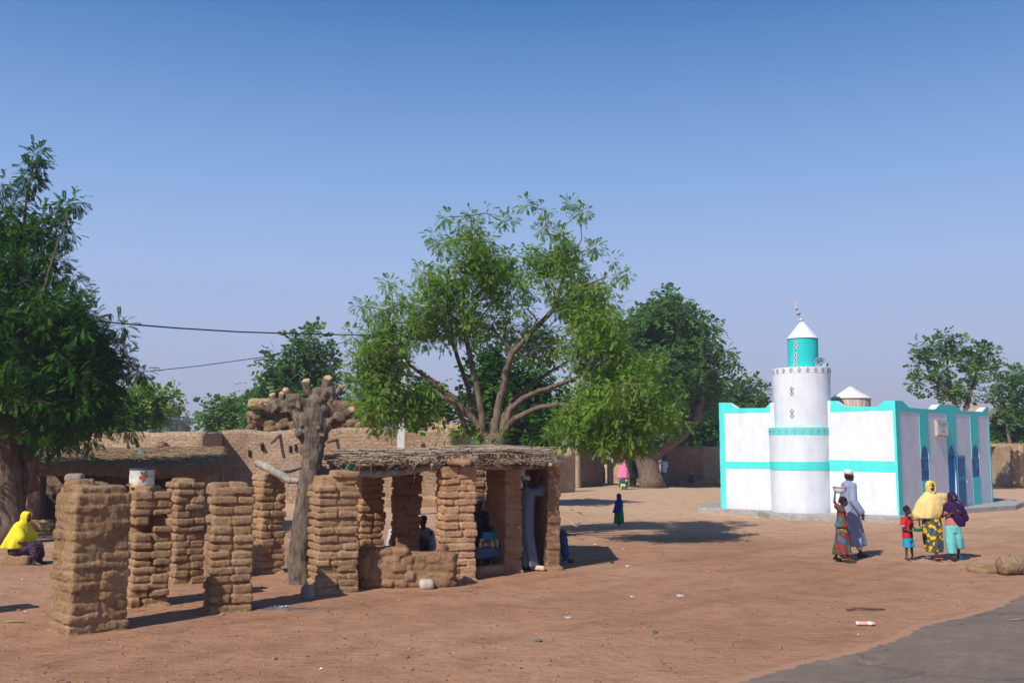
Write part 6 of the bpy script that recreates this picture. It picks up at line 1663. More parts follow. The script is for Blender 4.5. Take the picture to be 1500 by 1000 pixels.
# ---- girl carrying a bowl on her head
g = G(1238, 823); f = Fig('girl in a patterned dress balancing a white enamel bowl on her head', (g.x, g.y+.12, 0), math.radians(72), 1.26, .6, 'skin')
H = f.H
f.head(c=(0, -.05, 1.135), yaw=math.radians(4)); f.torso()
h1, t1_ = f.leg((-.055, 0, f.hip), (-.06, -.06, .34), (-.06, -.10, .06)); h2, t2_ = f.leg((.055, 0, f.hip), (.06, .03, .34), (.06, .13, .075), (0, -.9, -.2))
shz = f.shc.z
f.arm((-.125, 0, shz+.01), (-.15, .12, 1.13), (-.09, .10, 1.32), (.1, -.1, 1), (.95, 0, .1), .5, hs=.72, side=-1)
f.arm((.125, 0, shz), (.17, .0, .75), (.17, -.10, .58), (0, -.3, -1), (-.9, 0, 0), .7, hs=.72, side=-1)
f.done(.011)
M['printred'] = print_mat('olive_print', (.085, .09, .035), [(0, (.30, .02, .03)), (.45, (.02, .16, .30)), (.68, (.32, .015, .02)), (.9, (.35, .2, .05))], 11, (.02, .22, .40), .54)
mb = MB(); mb.loft([(0, 0, 1.0, .05, .045), (0, 0, .975, .13, .075), (0, 0, .9, .125, .085), (0, 0, .78, .125, .095, .02), (0, 0, .68, .165, .13, .05), (0, 0, .655, .17, .14, .05)], 32, k=7)
for sx, e in ((-1, (-.14, .08, 1.05)), (1, (.155, 0, .85))): mb.capsule((sx*.11, 0, .965), e, .05, .055, 12)
f.wear(mb, 'blouse', M['printred'], .012, 2, .004)
M['stripe'] = cloth('salmon_panel', (.62, .16, .10), .35, 60)
mb = MB(); mb.rings([[(x, -.088-.004*(1-abs(x)/.1)-(.97-z)*.05, z) for x, z in ((-.105, .96), (.105, .96), (.12, .87), (-.12, .87))], [(x, -.098-.004*(1-abs(x)/.1)-(.97-z)*.05, z) for x, z in ((-.105, .96), (.105, .96), (.12, .87), (-.12, .87))]], True); mb.build('collar_panel', M['stripe'], f.root, smooth=False)
mb = MB(); mb.loft([(0, 0, .74, .10, .08), (0, 0, .70, .115, .095), (0, 0, .6, .13, .11, .03), (0, 0, .4, .14, .14, .05), (0, .01, .2, .15, .17, .07), (0, .01, .14, .155, .18, .07), (0, .01, .135, .12, .14, .05)], 36, k=8); f.wear(mb, 'skirt', M['printred'], .013, 2, .006)
mb = MB(); mb.blob(f.P(0, .08, .14), (f.hh*.37, f.hh*.40, f.hh*.37), 8, .003, 50)
for i in range(9): a_ = i*.75; mb.tube([f.P(.3*math.cos(a_), .1+.3*math.sin(a_), .2), f.P(.36*math.cos(a_), .12+.37*math.sin(a_), .0), f.P(.36*math.cos(a_), .14+.38*math.sin(a_), -.18)] if math.sin(a_) > -.4 else [f.P(.2, 0, .3), f.P(.2, .1, .35)], .009, 5)
mb.build('hair', M['hairb'], f.root)
M['bluesandal'] = cloth('blue_rubber', (.03, .22, .38), .1, 10, .5); sole(f, h1, t1_, 'leather'); sole(f, h2, t2_, 'leather')
hp_ = f.root.matrix_basis@f.hc
m, nt, b = newmat('white_enamel'); n_ = noise(nt, 7, 3, .6, obj_pos(nt)); r_ = ramp(nt, n_.outputs['Fac'], [(.3, (.68, .70, .72)), (.7, (.78, .80, .82))]); nt.links.new(r_.outputs[0], b.inputs['Base Color']); b.inputs['Roughness'].default_value = .2; b.inputs['Specular IOR Level'].default_value = .5; M['enamel'] = m
def bowl(name, loc, R, hgt, mat, label, rim=None, cat='bowl', tilt=0):
    e_ = empty(name, loc, 0, label, cat); e_.rotation_euler = (0, tilt, 0)
    mb = MB(); rings = []
    for (r, z) in ((.01, 0), (.5, 0), (.75, .18), (.92, .6), (.97, .95), (1.08, 1.0), (1.08, 1.03), (.95, 1.0), (.88, .6), (.70, .22), (.45, .06), (.01, .06)): rings.append([(r*R*math.cos(2*PI*j/32), r*R*math.sin(2*PI*j/32), z*hgt) for j in range(32)])
    mb.rings(rings, True); mb.build('bowl_body', M[mat], e_)
    if rim:
        mb = MB(); mb.rings([[(r*R*math.cos(2*PI*j/32), r*R*math.sin(2*PI*j/32), z*hgt) for j in range(32)] for r, z in ((1.075, 1.0), (1.095, 1.02), (1.075, 1.045))], False); mb.build('rim', M[rim], e_)
    return e_
h1r = f.hR; bw_ = V((g.x-.02, g.y+.12-.03, 1.292))
e_ = bowl('enamel_bowl', bw_, .135, .115, 'enamel', 'white enamel bowl with a small flower carried on the girl\'s head', 'navyrim')
cyl_patch([(.5*a, .5*q_) for a, q_ in fl], -PI/2+.75, .072, .128, M['flowred'], 'painted_flower', e_); cyl_patch([(.5*a+.02, .5*q_) for a, q_ in lf], -PI/2+.72, .066, .1255, M['flowgreen'], 'painted_leaves', e_)
mb = MB(); mb.cyl((0, 0), .11, .09, .094, 24); mb.build('contents', M['cream'], e_)

# ---- small boy in red shirt holding a green bowl
g = G(1334, 820); f = Fig('small boy in a red and black shirt and blue shorts holding a green bowl', (g.x, g.y+.1, 0), math.radians(38), 1.03, 1.0, 'skin')
f.head(yaw=math.radians(18)); f.torso(k=1.05)
f.leg((-.045, 0, f.hip), (-.06, -.01, .28), (-.085, -.01, .05), k=.95); f.leg((.045, 0, f.hip), (.06, -.04, .28), (.11, -.02, .05), k=.95)
shz = f.shc.z
f.arm((-.10, 0, shz), (-.17, .0, .60), (-.10, -.14, .565), (.7, -.7, 0), (0, 0, 1), .5, hs=.6, side=1)
f.arm((.10, 0, shz), (.165, -.03, .61), (.06, -.15, .60), (-.9, -.3, 0), (0, -.3, -1), .5, hs=.6, side=1)
f.done(.010)
M['redshirt'] = cloth('red_shirt', (.55, .015, .02)); M['blackshirt'] = cloth('black_shirt', (.012, .012, .016)); M['shortb'] = cloth('blue_shorts', (.02, .24, .40))
mb = MB(); mb.loft([(0, 0, .815, .045, .04), (0, 0, .80, .10, .06), (0, 0, .70, .105, .08), (0, 0, .55, .105, .085, .02), (0, 0, .43, .115, .095, .03), (0, 0, .425, .10, .08)], 30)
for sx in (-1, 1): mb.capsule((sx*.085, 0, .785), (sx*.145, 0, .68), .045, .055, 12)
def shirt_m(c):
    r = np.zeros(len(c), int); r[(c[:, 2] < .70-.25*np.abs(c[:, 0]-.03)) & (c[:, 0] > -.05) & (np.abs(c[:, 0]) < .125)] = 1; r[(np.abs(c[:, 0]) > .135) & (c[:, 2] < .665)] = 2; r[(c[:, 2] > .77) & (np.abs(c[:, 0]-.0) < .06) & (c[:, 1] < -.03)] = 1; return r
f.wear(mb, 'shirt', [M['redshirt'], M['blackshirt'], M['whitecloth']], .010, 2, .003, shirt_m)
mb = MB(); mb.loft([(0, 0, .47, .085, .07), (0, 0, .44, .10, .085), (0, 0, .36, .105, .09), (0, 0, .355, .09, .07)], 26)
for sx in (-1, 1): mb.loft([(sx*.045, 0, .42, .05, .07), (sx*.055, -.01, .32, .062, .078, .03), (sx*.06, -.02, .24, .07, .082, .05), (sx*.06, -.02, .235, .05, .06)], 24)
f.wear(mb, 'shorts', M['shortb'], .010, 2, .003)
mb = MB(); mb.blob(f.P(0, .07, .15), (f.hh*.36, f.hh*.40, f.hh*.36), 8, .003, 60)
for i in range(5): mb.blob(f.P(-.2+.1*i, .05, .50), (.012, .012, .02), 4)
mb.build('hair', M['hairb'], f.root)
M['greenplastic'] = cloth('green_enamel', (.02, .25, .08), .1, 5, .35)
lc = f.root.matrix_basis@V((-.03, -.24, .555)); e_ = bowl('green_bowl', lc, .095, .07, 'greenplastic', 'green bowl with pink food in the small boy\'s hands'); 
mb = MB(); mb.blob((0, 0, .052), (.078, .078, .03), 6, .006, 30); mb.build('contents', M['pinkp'], e_)

# ---- young woman in the pale yellow hijab
g = G(1371, 820); f = Fig('young woman in a pale yellow hijab and blue and yellow flowered skirt', (g.x, g.y+.12, 0), math.radians(4), 1.50, .25, 'skin2')
f.head(c=(0, -.03, 1.40), yaw=math.radians(6)); f.torso()
h1, t1_ = f.leg((-.07, 0, f.hip), (-.06, -.10, .42), (-.03, -.20, .10), (.1, -1, .25)); h2, t2_ = f.leg((.07, 0, f.hip), (.08, 0, .42), (.10, .06, .06), (.1, -1, 0))
shz = f.shc.z
f.arm((-.15, 0, shz), (-.24, .02, .95), (-.27, -.04, .72), (0, -.1, -1), (.9, -.3, 0), .9, side=1)
f.arm((.15, 0, shz), (.37, .12, 1.18), (.60, -.06, 1.12), (.15, -.5, -.8), (-.3, .9, 0), .4, side=-1)
f.done(.011)
M['printyel'] = print_mat('yellow_print', (.09, .085, .035), [(0, (.70, .42, .01)), (.42, (.006, .085, .24)), (.7, (.72, .40, .01)), (.86, (.01, .06, .18))], 13, (.012, .02, .03), .50)
mb = MB(); mb.loft([(0, 0, .98, .12, .09), (0, 0, .9, .15, .12), (0, 0, .78, .175, .14, .02), (0, -.01, .55, .19, .17, .04), (0, -.03, .32, .175, .19, .06), (0, -.04, .16, .155, .18, .09), (0, -.04, .155, .12, .14, .05)], 40, k=8, seed=4); f.wear(mb, 'skirt', M['printyel'], .014, 2, .008, seed=5)
M['pinktop'] = cloth('pink_top', (.55, .03, .09)); mb = MB(); mb.loft([(0, 0, 1.05, .12, .09), (0, 0, .95, .155, .12), (0, 0, .88, .165, .13), (0, 0, .875, .12, .1)], 30); f.wear(mb, 'top', M['pinktop'], .014, 1, .003)
M['hijaby'] = cloth('pale_yellow_cloth', (.72, .52, .20), .10, 5); M['capy'] = cloth('bright_yellow_cap', (.75, .48, .02), .08)
mb = MB(); hood(f, mb, 1.06)
mb.loft([(0, .03, 1.30, .09, .095), (0, .02, 1.25, .13, .12), (0, 0, 1.20, .20, .13), (-.01, 0, 1.10, .235, .155, .03), (-.02, 0, .98, .245, .17, .05), (-.05, 0, .88, .245, .175, .06), (-.08, 0, .80, .22, .16, .07), (-.085, 0, .79, .18, .12, .05)], 44, k=7, seed=6)
mb.capsule((-.20, .0, 1.1), (-.28, .02, .86), .07, .10, 14); mb.capsule((-.28, .02, .88), (-.31, .02, .80), .09, .05, 14)
mb.capsule((.12, 0, 1.19), (.36, .10, 1.17), .095, .10, 14); mb.capsule((.34, .10, 1.17), (.44, .06, 1.16), .10, .075, 14); mb.capsule((.15, 0, 1.08), (.33, .08, 1.12), .10, .08, 12)
f.wear(mb, 'hijab', M['hijaby'], .013, 2, .009, seed=7, freq=12)
mb = MB(); n = 16
mb.tube([f.P(.31*math.sin(a_), -.26, .02+.43*math.cos(a_)) for a_ in [(-.42+.84*i/n)*PI for i in range(n+1)]], .018, 8); mb.blob(f.P(0, -.04, .30), (f.hh*.30, f.hh*.28, f.hh*.21), 6); f.wear(mb, 'under_cap', M['capy'], .010, 1, .001)
M['pinksandal'] = cloth('pink_rubber', (.62, .14, .18), .1, 10, .5); sole(f, h1, t1_, 'pinksandal'); sole(f, h2, t2_, 'pinksandal')
mb = MB(); mb.rbox((-.275, -.09, .60), (.03, .015, .02), .6, amp=.004, freq=30); tag(recentre(mb.build('paper_scrap', M['whitecloth']), (0, 0, 0)), 'scrap of white paper in the yellow hijab woman\'s hand', 'paper').location = (g.x, g.y+.12, 0)

# ---- girl in the purple scarf
g = G(1402, 820); f = Fig('girl in a dark purple headscarf and pale turquoise trousers beside the woman in yellow', (g.x, g.y+.12, 0), math.radians(-4), 1.31, .5, 'skin2')
f.head(c=(.01, -.03, 1.20), yaw=math.radians(14)); f.torso()
h1, t1_ = f.leg((-.06, 0, f.hip), (-.06, -.07, .37), (-.07, -.12, .06)); h2, t2_ = f.leg((.06, 0, f.hip), (.09, .02, .37), (.12, .08, .07), (.2, -1, -.1))
shz = f.shc.z
f.arm((-.125, 0, shz), (-.21, -.02, .82), (-.10, -.14, .88), (.8, -.2, .2), (0, .9, 0), .8, side=-1)
f.arm((.125, 0, shz), (.22, -.02, .80), (.11, -.17, .90), (-.7, -.1, .5), (0, .9, 0), .8, side=1)
f.done(.011)
M['pinkshirt'] = cloth('dusty_pink_shirt', (.50, .15, .14)); M['tealp'] = cloth('pale_turquoise', (.14, .46, .44), .2, 5); M['purple'] = cloth('dark_purple_scarf', (.055, .010, .085), .3, 12)
M['purplep'] = print_mat('purple_print', (.034, .006, .058), [(0, (.008, .006, .012)), (.5, (.045, .008, .07))], 8, (.02, .0, .03), .3)
mb = MB(); mb.loft([(0, 0, 1.03, .05, .05), (0, 0, 1.0, .13, .08), (0, 0, .85, .125, .095), (0, 0, .70, .135, .105, .02), (0, 0, .66, .14, .11, .03), (0, 0, .655, .1, .08)], 30)
for sx in (-1, 1): mb.capsule((sx*.11, 0, .99), (sx*.19, -.01, .85), .05, .05, 12)
f.wear(mb, 'shirt', M['pinkshirt'], .012, 2, .004)
mb = MB(); mb.loft([(0, 0, .72, .11, .09), (0, 0, .62, .14, .115), (0, 0, .52, .15, .12), (0, 0, .515, .12, .1)], 30)
mb.loft([(-.06, 0, .60, .085, .10), (-.075, -.03, .40, .09, .11, .04), (-.075, -.07, .22, .085, .10, .06), (-.075, -.09, .13, .08, .095, .08), (-.075, -.09, .125, .05, .06)], 28, k=6)
mb.loft([(.06, 0, .60, .085, .10), (.085, .0, .42, .10, .11, .05), (.10, .03, .27, .11, .11, .09), (.11, .04, .21, .11, .10, .12), (.11, .04, .205, .06, .06)], 28, k=6, seed=5)
f.wear(mb, 'trousers', M['tealp'], .013, 2, .007)
mb = MB(); hood(f, mb, 1.04)
mb.loft([(0, .03, 1.11, .09, .09), (0, .01, 1.07, .13, .11), (.01, 0, 1.02, .155, .125), (.04, -.01, .92, .16, .13, .04), (.07, -.01, .82, .155, .135, .06), (.10, -.01, .72, .13, .125, .08), (.13, 0, .64, .09, .10, .1), (.14, 0, .635, .04, .05)], 36, k=7, seed=9)
mb.capsule((.14, 0, 1.0), (.24, .0, .80), .08, .07, 12); mb.capsule((-.12, 0, 1.02), (-.14, -.02, .97), .075, .05, 12)
f.wear(mb, 'headscarf', M['purplep'], .012, 2, .008, seed=11)
sole(f, h1, t1_, 'leather'); sole(f, h2, t2_, 'bluesandal')

# ---- man leaning in the stall
g = G(769, 836); f = Fig('tall man in a long grey robe reaching up against the stall\'s right wall', (g.x+.02, g.y+.18, 0), math.radians(168), 1.66, 0, 'skin2')
f.head(yaw=math.radians(-25)); f.torso()
h1, t1_ = f.leg((-.07, 0, f.hip), (-.10, .04, .46), (-.16, .10, .07), (-.9, .3, 0)); h2, t2_ = f.leg((.07, 0, f.hip), (.06, 0, .46), (.05, .05, .07))
shz = f.shc.z
f.arm((-.165, 0, shz), (-.27, -.12, 1.36), (-.24, -.16, 1.52), (0, -.2, 1), (-.7, -.7, 0), .4, side=-1)
f.arm((.165, 0, shz), (.22, -.02, 1.08), (.20, -.1, .86), (0, -.2, -1), (-.9, 0, 0), .6, side=1)
f.done(.014)
mb = MB(); mb.loft([(0, .01, 1.45, .055, .055), (0, 0, 1.40, .12, .09), (0, 0, 1.36, .175, .105), (0, 0, 1.2, .155, .13), (0, .01, .95, .15, .14, .04), (0, .02, .6, .15, .16, .08), (-.03, .03, .3, .165, .18, .12), (-.06, .04, .08, .18, .19, .15), (-.06, .04, .075, .14, .15, .1)], 40, k=7, seed=2)
mb.capsule((-.15, 0, 1.37), (-.27, -.12, 1.36), .07, .075, 14); mb.capsule((-.27, -.12, 1.36), (-.26, -.14, 1.44), .07, .06, 14); mb.capsule((.15, 0, 1.36), (.22, -.02, 1.1), .07, .07, 14); mb.capsule((.22, -.02, 1.1), (.205, -.08, .9), .07, .06, 14)
M['robe2'] = cloth('dull_grey_robe', (.13, .15, .20), .12, 4); f.wear(mb, 'robe', M['robe2'], .016, 2, .008, seed=3)
M['creamcap'] = cloth('cream_cap', (.5, .42, .30)); capmesh(f, 'creamcap', .36)
M['creamshoe'] = cloth('cream_shoe', (.55, .42, .28)); mb = MB(); mb.rbox((-.24, .11, .05), (.14, .05, .045), .9, (7, 5, 4), euler(0, 0, -.3), .003, 20); mb.build('shoe', M['creamshoe'], f.root)

def simple_cover(f, mb, sx=1): pass
# ---- seated helper: hips at sz, knees forward (-Y)
def seated(label, loc, yaw, H, sz, skin='skin2', child=0, kneeup=.30, footf=.42, lean=.05, headyaw=0, tilt=.15, spread=.09, arms=None, vox=.015, foot=.06):
    f = Fig(label, loc, yaw, H, child, skin); T = H*.5
    f.head(c=(0, -lean-.04, sz+T*.86), yaw=headyaw, tilt=tilt); f.torso(base=(0, 0, sz+.06))
    f.leg((-.07, 0, sz+.05), (-spread, -footf*.82, sz+kneeup), (-spread, -footf, foot)); f.leg((.07, 0, sz+.05), (spread, -footf*.85, sz+kneeup), (spread, -footf*1.02, foot))
    s_ = f.shc; a_ = arms or ((-.18, -.12, sz+.28), (-.10, -.33, sz+kneeup+.05), (.18, -.12, sz+.28), (.10, -.33, sz+kneeup+.04))
    f.arm((-f.sw*.9, s_.y, s_.z), a_[0], a_[1], None, (0, 0, -1), .5); f.arm((f.sw*.9, s_.y, s_.z), a_[2], a_[3], None, (0, 0, -1), .5, side=-1)
    f.done(vox); f.sz = sz; return f
# woman in yellow on a stone, left
g = G(22, 829); sloc = V((g.x-.06, g.y+.30, 0))
mb = MB(); mb.rbox((0, 0, .09), (.26, .2, .13), .7, (9, 8, 6), amp=.035, freq=6, seed=4); o = mb.build('stone', M['mudold']); o.location = sloc+V((-.05, .02, -.02)); tag(o, 'rough earthen block the woman in bright yellow sits on', 'block')
f = seated('woman in a bright yellow hijab sitting under the dark tree', sloc, math.radians(82), 1.55, .20, kneeup=.15, footf=.36, tilt=.1, arms=((-.2, -.1, .42), (-.1, -.34, .36), (.2, -.1, .42), (.1, -.32, .38)))
M['brighty'] = cloth('bright_yellow_cloth', (.72, .60, .03), .12, 6); M['darkprint'] = print_mat('dark_print', (.05, .03, .06), [(0, (.25, .05, .03)), (.5, (.02, .03, .12))], 14)
mb = MB(); hood(f, mb, 1.05); zc = f.hc.z
mb.loft([(0, -.02, zc-.08, .10, .10), (0, 0, zc-.13, .16, .13), (0, .01, zc-.22, .20, .17, .02), (0, .03, zc-.34, .23, .22, .05), (0, .06, zc-.46, .26, .27, .07), (0, .09, zc-.56, .27, .29, .08), (0, .09, zc-.565, .2, .2)], 36, seed=3); mb.capsule((-.12, 0, zc-.2), (-.17, -.12, zc-.36), .09, .09, 12); mb.capsule((.12, 0, zc-.2), (.17, -.12, zc-.36), .09, .09, 12)
f.wear(mb, 'hijab', M['brighty'], .015, 2, .007)
mb = MB()
for sx in (-1, 1): mb.capsule((sx*.07, .02, .27), (sx*.08, -.30, .34), .12, .085, 14); mb.capsule((sx*.08, -.30, .33), (sx*.08, -.35, .18), .085, .08, 12)
mb.blob((0, .02, .25), (.2, .2, .12), 6); f.wear(mb, 'skirt', M['darkprint'], .015, 2, .006)
bk = G(47, 827); bk_ = empty('bucket', (bk.x, bk.y+.13, 0), 0, 'small purple plastic bucket beside the woman in bright yellow', 'bucket')
M['purpleb'] = cloth('purple_plastic', (.04, .02, .22), .1, 5, .35)
mb = MB(); mb.rings([[(r*math.cos(2*PI*j/28), r*math.sin(2*PI*j/28), z) for j in range(28)] for r, z in ((.01, 0), (.10, 0), (.125, .235), (.14, .24), (.14, .255), (.12, .25), (.095, .02), (.01, .02))], True); mb.build('pail', M['purpleb'], bk_)
mb = MB(); mb.tube([(.13*math.cos(PI*i/10), -.03, .24-.10*math.sin(PI*i/10)*.9-.0) for i in range(11)], .004, 5); o = mb.build('handle', M['metal'], bk_); o.location = (0, -.12, 0)
# two people on the ground inside the stall
g = G(621, 812); f = seated('person in a dark knitted cap and white shawl sitting inside the stall', (P(622, 800, 20.0).x, 20.0, 0), math.radians(-20), 1.6, .02, kneeup=.38, footf=.45, foot=.05, tilt=.2)
M['knit'] = cloth('dark_knit', (.02, .03, .05), .4, 40); capmesh(f, 'knit', .34, k=1.02)
zc = f.hc.z; mb = MB(); mb.loft([(0, 0, zc-.12, .08, .07), (0, 0, zc-.2, .2, .13), (0, .02, zc-.35, .22, .17, .04), (0, .03, zc-.6, .23, .2, .05), (0, .03, zc-.605, .2, .1)], 30); mb.capsule((-.13, 0, zc-.22), (-.19, -.12, zc-.42), .075, .07, 12); mb.capsule((.13, 0, zc-.22), (.19, -.12, zc-.42), .075, .07, 12)
M['greycloth'] = cloth('greyish_white_cloth', (.42, .43, .46)); f.wear(mb, 'shawl', M['greycloth'], .016, 2, .007)
mb = MB()
for sx in (-1, 1): mb.capsule((sx*.07, 0, .1), (sx*.09, -.37, .38), .09, .075, 12); mb.capsule((sx*.09, -.37, .38), (sx*.09, -.43, .14), .075, .06, 12)
M['maroon'] = cloth('maroon_cloth', (.06, .012, .03)); f.wear(mb, 'trousers', M['maroon'], .016, 2, .005)
f = seated('person in white half hidden behind the middle pillar of the stall', (P(583, 800, 20.3).x, 20.3, 0), math.radians(30), 1.6, .02, kneeup=.36, footf=.45, foot=.05)
zc = f.hc.z; mb = MB(); mb.loft([(0, 0, zc-.12, .08, .07), (0, 0, zc-.2, .2, .13), (0, .02, zc-.35, .22, .17, .04), (0, .03, zc-.6, .24, .2, .05), (0, .03, zc-.605, .2, .1)], 30); mb.capsule((-.13, 0, zc-.22), (-.19, -.12, zc-.42), .075, .07, 12); mb.capsule((.13, 0, zc-.22), (.19, -.12, zc-.42), .075, .07, 12)
for sx in (-1, 1): mb.capsule((sx*.07, 0, .1), (sx*.09, -.37, .36), .09, .075, 12); mb.capsule((sx*.09, -.37, .36), (sx*.09, -.43, .12), .075, .06, 12)
f.wear(mb, 'robe', M['greycloth'], .016, 2, .007); capmesh(f, 'creamcap', .3)
# stall keeper behind the table
f = seated('stall keeper in dark clothes with a pale headwrap behind the goods table', (P(700, 800, 18.5).x, 18.55, 0), math.radians(12), 1.68, .42, kneeup=.10, footf=.42, arms=((-.2, -.12, .70), (-.14, -.36, .62), (.2, -.12, .70), (.14, -.36, .62)))
zc = f.hc.z; mb = MB(); mb.loft([(0, 0, zc-.12, .07, .07), (0, 0, zc-.2, .2, .12), (0, .0, zc-.4, .2, .14, .03), (0, 0, zc-.78, .21, .16, .04), (0, 0, zc-.785, .1, .1)], 30)
for sx in (-1, 1): mb.capsule((sx*.15, 0, zc-.22), (sx*.2, -.12, .72), .065, .06, 12); mb.capsule((sx*.08, 0, .48), (sx*.09, -.34, .52), .10, .08, 12); mb.capsule((sx*.09, -.34, .5), (sx*.09, -.4, .15), .08, .06, 12)
M['darkcloth'] = cloth('dark_blue_cloth', (.02, .022, .035)); f.wear(mb, 'clothing', M['darkcloth'], .016, 2, .006)
mb = MB(); mb.blob(f.P(0, .1, .2), (f.hh*.42, f.hh*.42, f.hh*.36), 7, .012, 22); mb.blob(f.P(.3, .2, .05), (.05, .06, .1), 5, .01, 20); f.wear(mb, 'headwrap', M['whitecloth'], .012, 1, .004)
mb = MB(); mb.rbox((0, 0, .19), (.17, .16, .18), .3, (5, 5, 5), amp=.01); o = mb.build('stool', M['barkdark']); o.location = (f.root.location.x, f.root.location.y+.04, .02); tag(o, 'rough wooden block under the stall keeper', 'stool')
# crouching person behind the right wall
f = seated('person in blue crouching behind the right hand wall of the stall', (P(801, 800, 19.3).x, 19.35, 0), math.radians(78), 1.6, .12, kneeup=.42, footf=.36, foot=.06, arms=((-.2, -.14, .55), (-.1, -.47, .52), (.2, -.1, .5), (.1, -.3, .45)), tilt=.3, lean=.1)
M['bluej'] = cloth('blue_trousers', (.015, .06, .20)); mb = MB()
for sx in (-1, 1): mb.capsule((sx*.07, 0, .2), (sx*.09, -.30, .52), .09, .075, 12); mb.capsule((sx*.09, -.30, .52), (sx*.09, -.36, .14), .075, .06, 12)
f.wear(mb, 'trousers', M['bluej'], .016, 2, .005)
zc = f.hc.z; mb = MB(); mb.loft([(0, -.02, zc-.14, .07, .07), (0, -.02, zc-.2, .18, .12), (0, 0, zc-.4, .19, .14, .03), (0, 0, zc-.62, .2, .16, .04), (0, 0, zc-.625, .1, .1)], 30); f.wear(mb, 'shirt', M['darkcloth'], .016, 2, .005)
mb = MB(); mb.blob(f.P(0, .07, .15), (f.hh*.36, f.hh*.40, f.hh*.36), 7, .003, 60); mb.build('hair', M['hairb'], f.root)

# ---- figures on the square
def walker(label, px, py, D_, yaw, H, child, cloaks, skin='skin2', vox=.02, arms=None, headyaw=0, legs=True):
    g = G(px, py); f = Fig(label, (g.x, g.y, 0), yaw, H, child, skin); f.head(yaw=headyaw); f.torso(); s_ = f.shc.z
    f.hl = f.leg((-.05*H, 0, f.hip), (-.05*H, -.04, .27*H), (-.05*H, -.07, .045*H)); f.hl2 = f.leg((.05*H, 0, f.hip), (.05*H, .0, .27*H), (.05*H, .06, .045*H))
    a_ = arms or ((-.135*H, 0, .62*H), (-.14*H, -.05*H, .5*H), (.135*H, 0, .62*H), (.14*H, -.05*H, .5*H))
    f.arm((-f.sw*.88, 0, s_), a_[0], a_[1]); f.arm((f.sw*.88, 0, s_), a_[2], a_[3], side=-1); f.done(vox); return f
def cape(f, mat, hem, wid, name='hijab', x=0, vox=.02, hoodk=1.06, dep=None):
    H = f.H; mb = MB(); hood(f, mb, hoodk); d_ = dep or wid*.75; z0 = f.neck
    mb.loft([(0, .02, z0+.02, .06*H, .055*H), (0, .01, z0-.03*H, .10*H, .075*H), (0, 0, z0-.08*H, .13*H, .09*H), (x*.3, 0, (z0+hem)/2, wid*.8, d_*.85, .04), (x, 0, hem+.02, wid, d_, .07), (x, 0, hem, wid*.8, d_*.8, .05)], 36, k=7, seed=3)
    return f.wear(mb, name, M[mat], vox, 2, .008)
def skirt(f, mat, top, hem, r0, r1, name='skirt', vox=.02):
    mb = MB(); mb.loft([(0, 0, top, r0*.9, r0*.8), (0, 0, (top+hem)/2, (r0+r1)/2, (r0+r1)/2*.9, .04), (0, 0, hem+.01, r1, r1*.9, .06), (0, 0, hem, r1*.7, r1*.6)], 32, k=7); return f.wear(mb, name, M[mat], vox, 2, .006)
M['royal'] = cloth('royal_blue_cloth', (.008, .02, .19)); M['greendress'] = print_mat('green_print', (.015, .16, .06), [(0, (.01, .08, .05)), (.5, (.03, .22, .08))], 14, (.01, .05, .03))
f = walker('little girl in a royal blue scarf and green dress standing alone on the square', 907, 770, 28, math.radians(200), .90, 1, 0, headyaw=.3, vox=.014)
skirt(f, 'greendress', .60, .07, .11, .15, 'dress', .015); cape(f, 'royal', .36, .15, 'headscarf', .05, .014)
M['pinkh'] = cloth('pink_cloth', (.68, .17, .32)); M['limep'] = print_mat('lime_print', (.03, .06, .12), [(0, (.42, .62, .06)), (.6, (.45, .6, .08)), (.8, (.03, .06, .14))], 5.5, (.1, .2, .05), .5)
f = walker('woman in a long pink hijab and lime spotted skirt walking beside the pole', 914, 716.5, 55, math.radians(150), 1.62, 0, 0)
skirt(f, 'limep', 1.0, .08, .2, .26); cape(f, 'pinkh', .62, .36, 'hijab', .06)
M['black'] = cloth('black_cloth', (.008, .008, .011))
f = walker('woman in a black hijab carrying a yellow bowl on her head', 927, 713.5, 57, math.radians(170), 1.66, 0, 0)
cape(f, 'black', .50, .36, 'hijab', .03); skirt(f, 'black', .9, .14, .17, .2)
M['yellbowl'] = cloth('yellow_plastic', (.70, .33, .01), .1, 5, .35); lp = f.root.location
bowl('yellow_bowl', (lp.x, lp.y-.0, 1.70), .25, .22, 'yellbowl', 'orange yellow bowl on the head of the woman in black')
f = walker('man in a light blue shirt leaning with one arm against the leaning trunk', 973, 713.5, 58, math.radians(-155), 1.78, 0, 0, arms=((.16, -.12, 1.3), (.42, -.18, 1.42), (-.24, 0, 1.1), (-.25, -.05, .86)) if False else ((-.24, 0, 1.1), (-.22, -.08, .9), (.40, -.05, 1.36), (.66, -.12, 1.44)))
M['lblue'] = cloth('light_blue_shirt', (.30, .45, .70)); M['jeans'] = cloth('blue_jeans', (.03, .07, .13))
mb = MB(); mb.loft([(0, 0, 1.5, .06, .06), (0, 0, 1.46, .19, .1), (0, 0, 1.2, .18, .13), (0, 0, .88, .19, .14, .02), (0, 0, .875, .1, .1)], 28); mb.capsule((.16, 0, 1.43), (.38, -.04, 1.37), .07, .07, 12); mb.capsule((-.16, 0, 1.43), (-.23, 0, 1.2), .07, .07, 12); f.wear(mb, 'shirt', M['lblue'], .02)
mb = MB()
for sx, fy in ((-1, -.07), (1, .06)): mb.capsule((sx*.08, 0, .88), (sx*.09, fy*.5, .48), .10, .08, 12); mb.capsule((sx*.09, fy*.5, .48), (sx*.09, fy, .12), .08, .065, 12)
f.wear(mb, 'trousers', M['jeans'], .02)
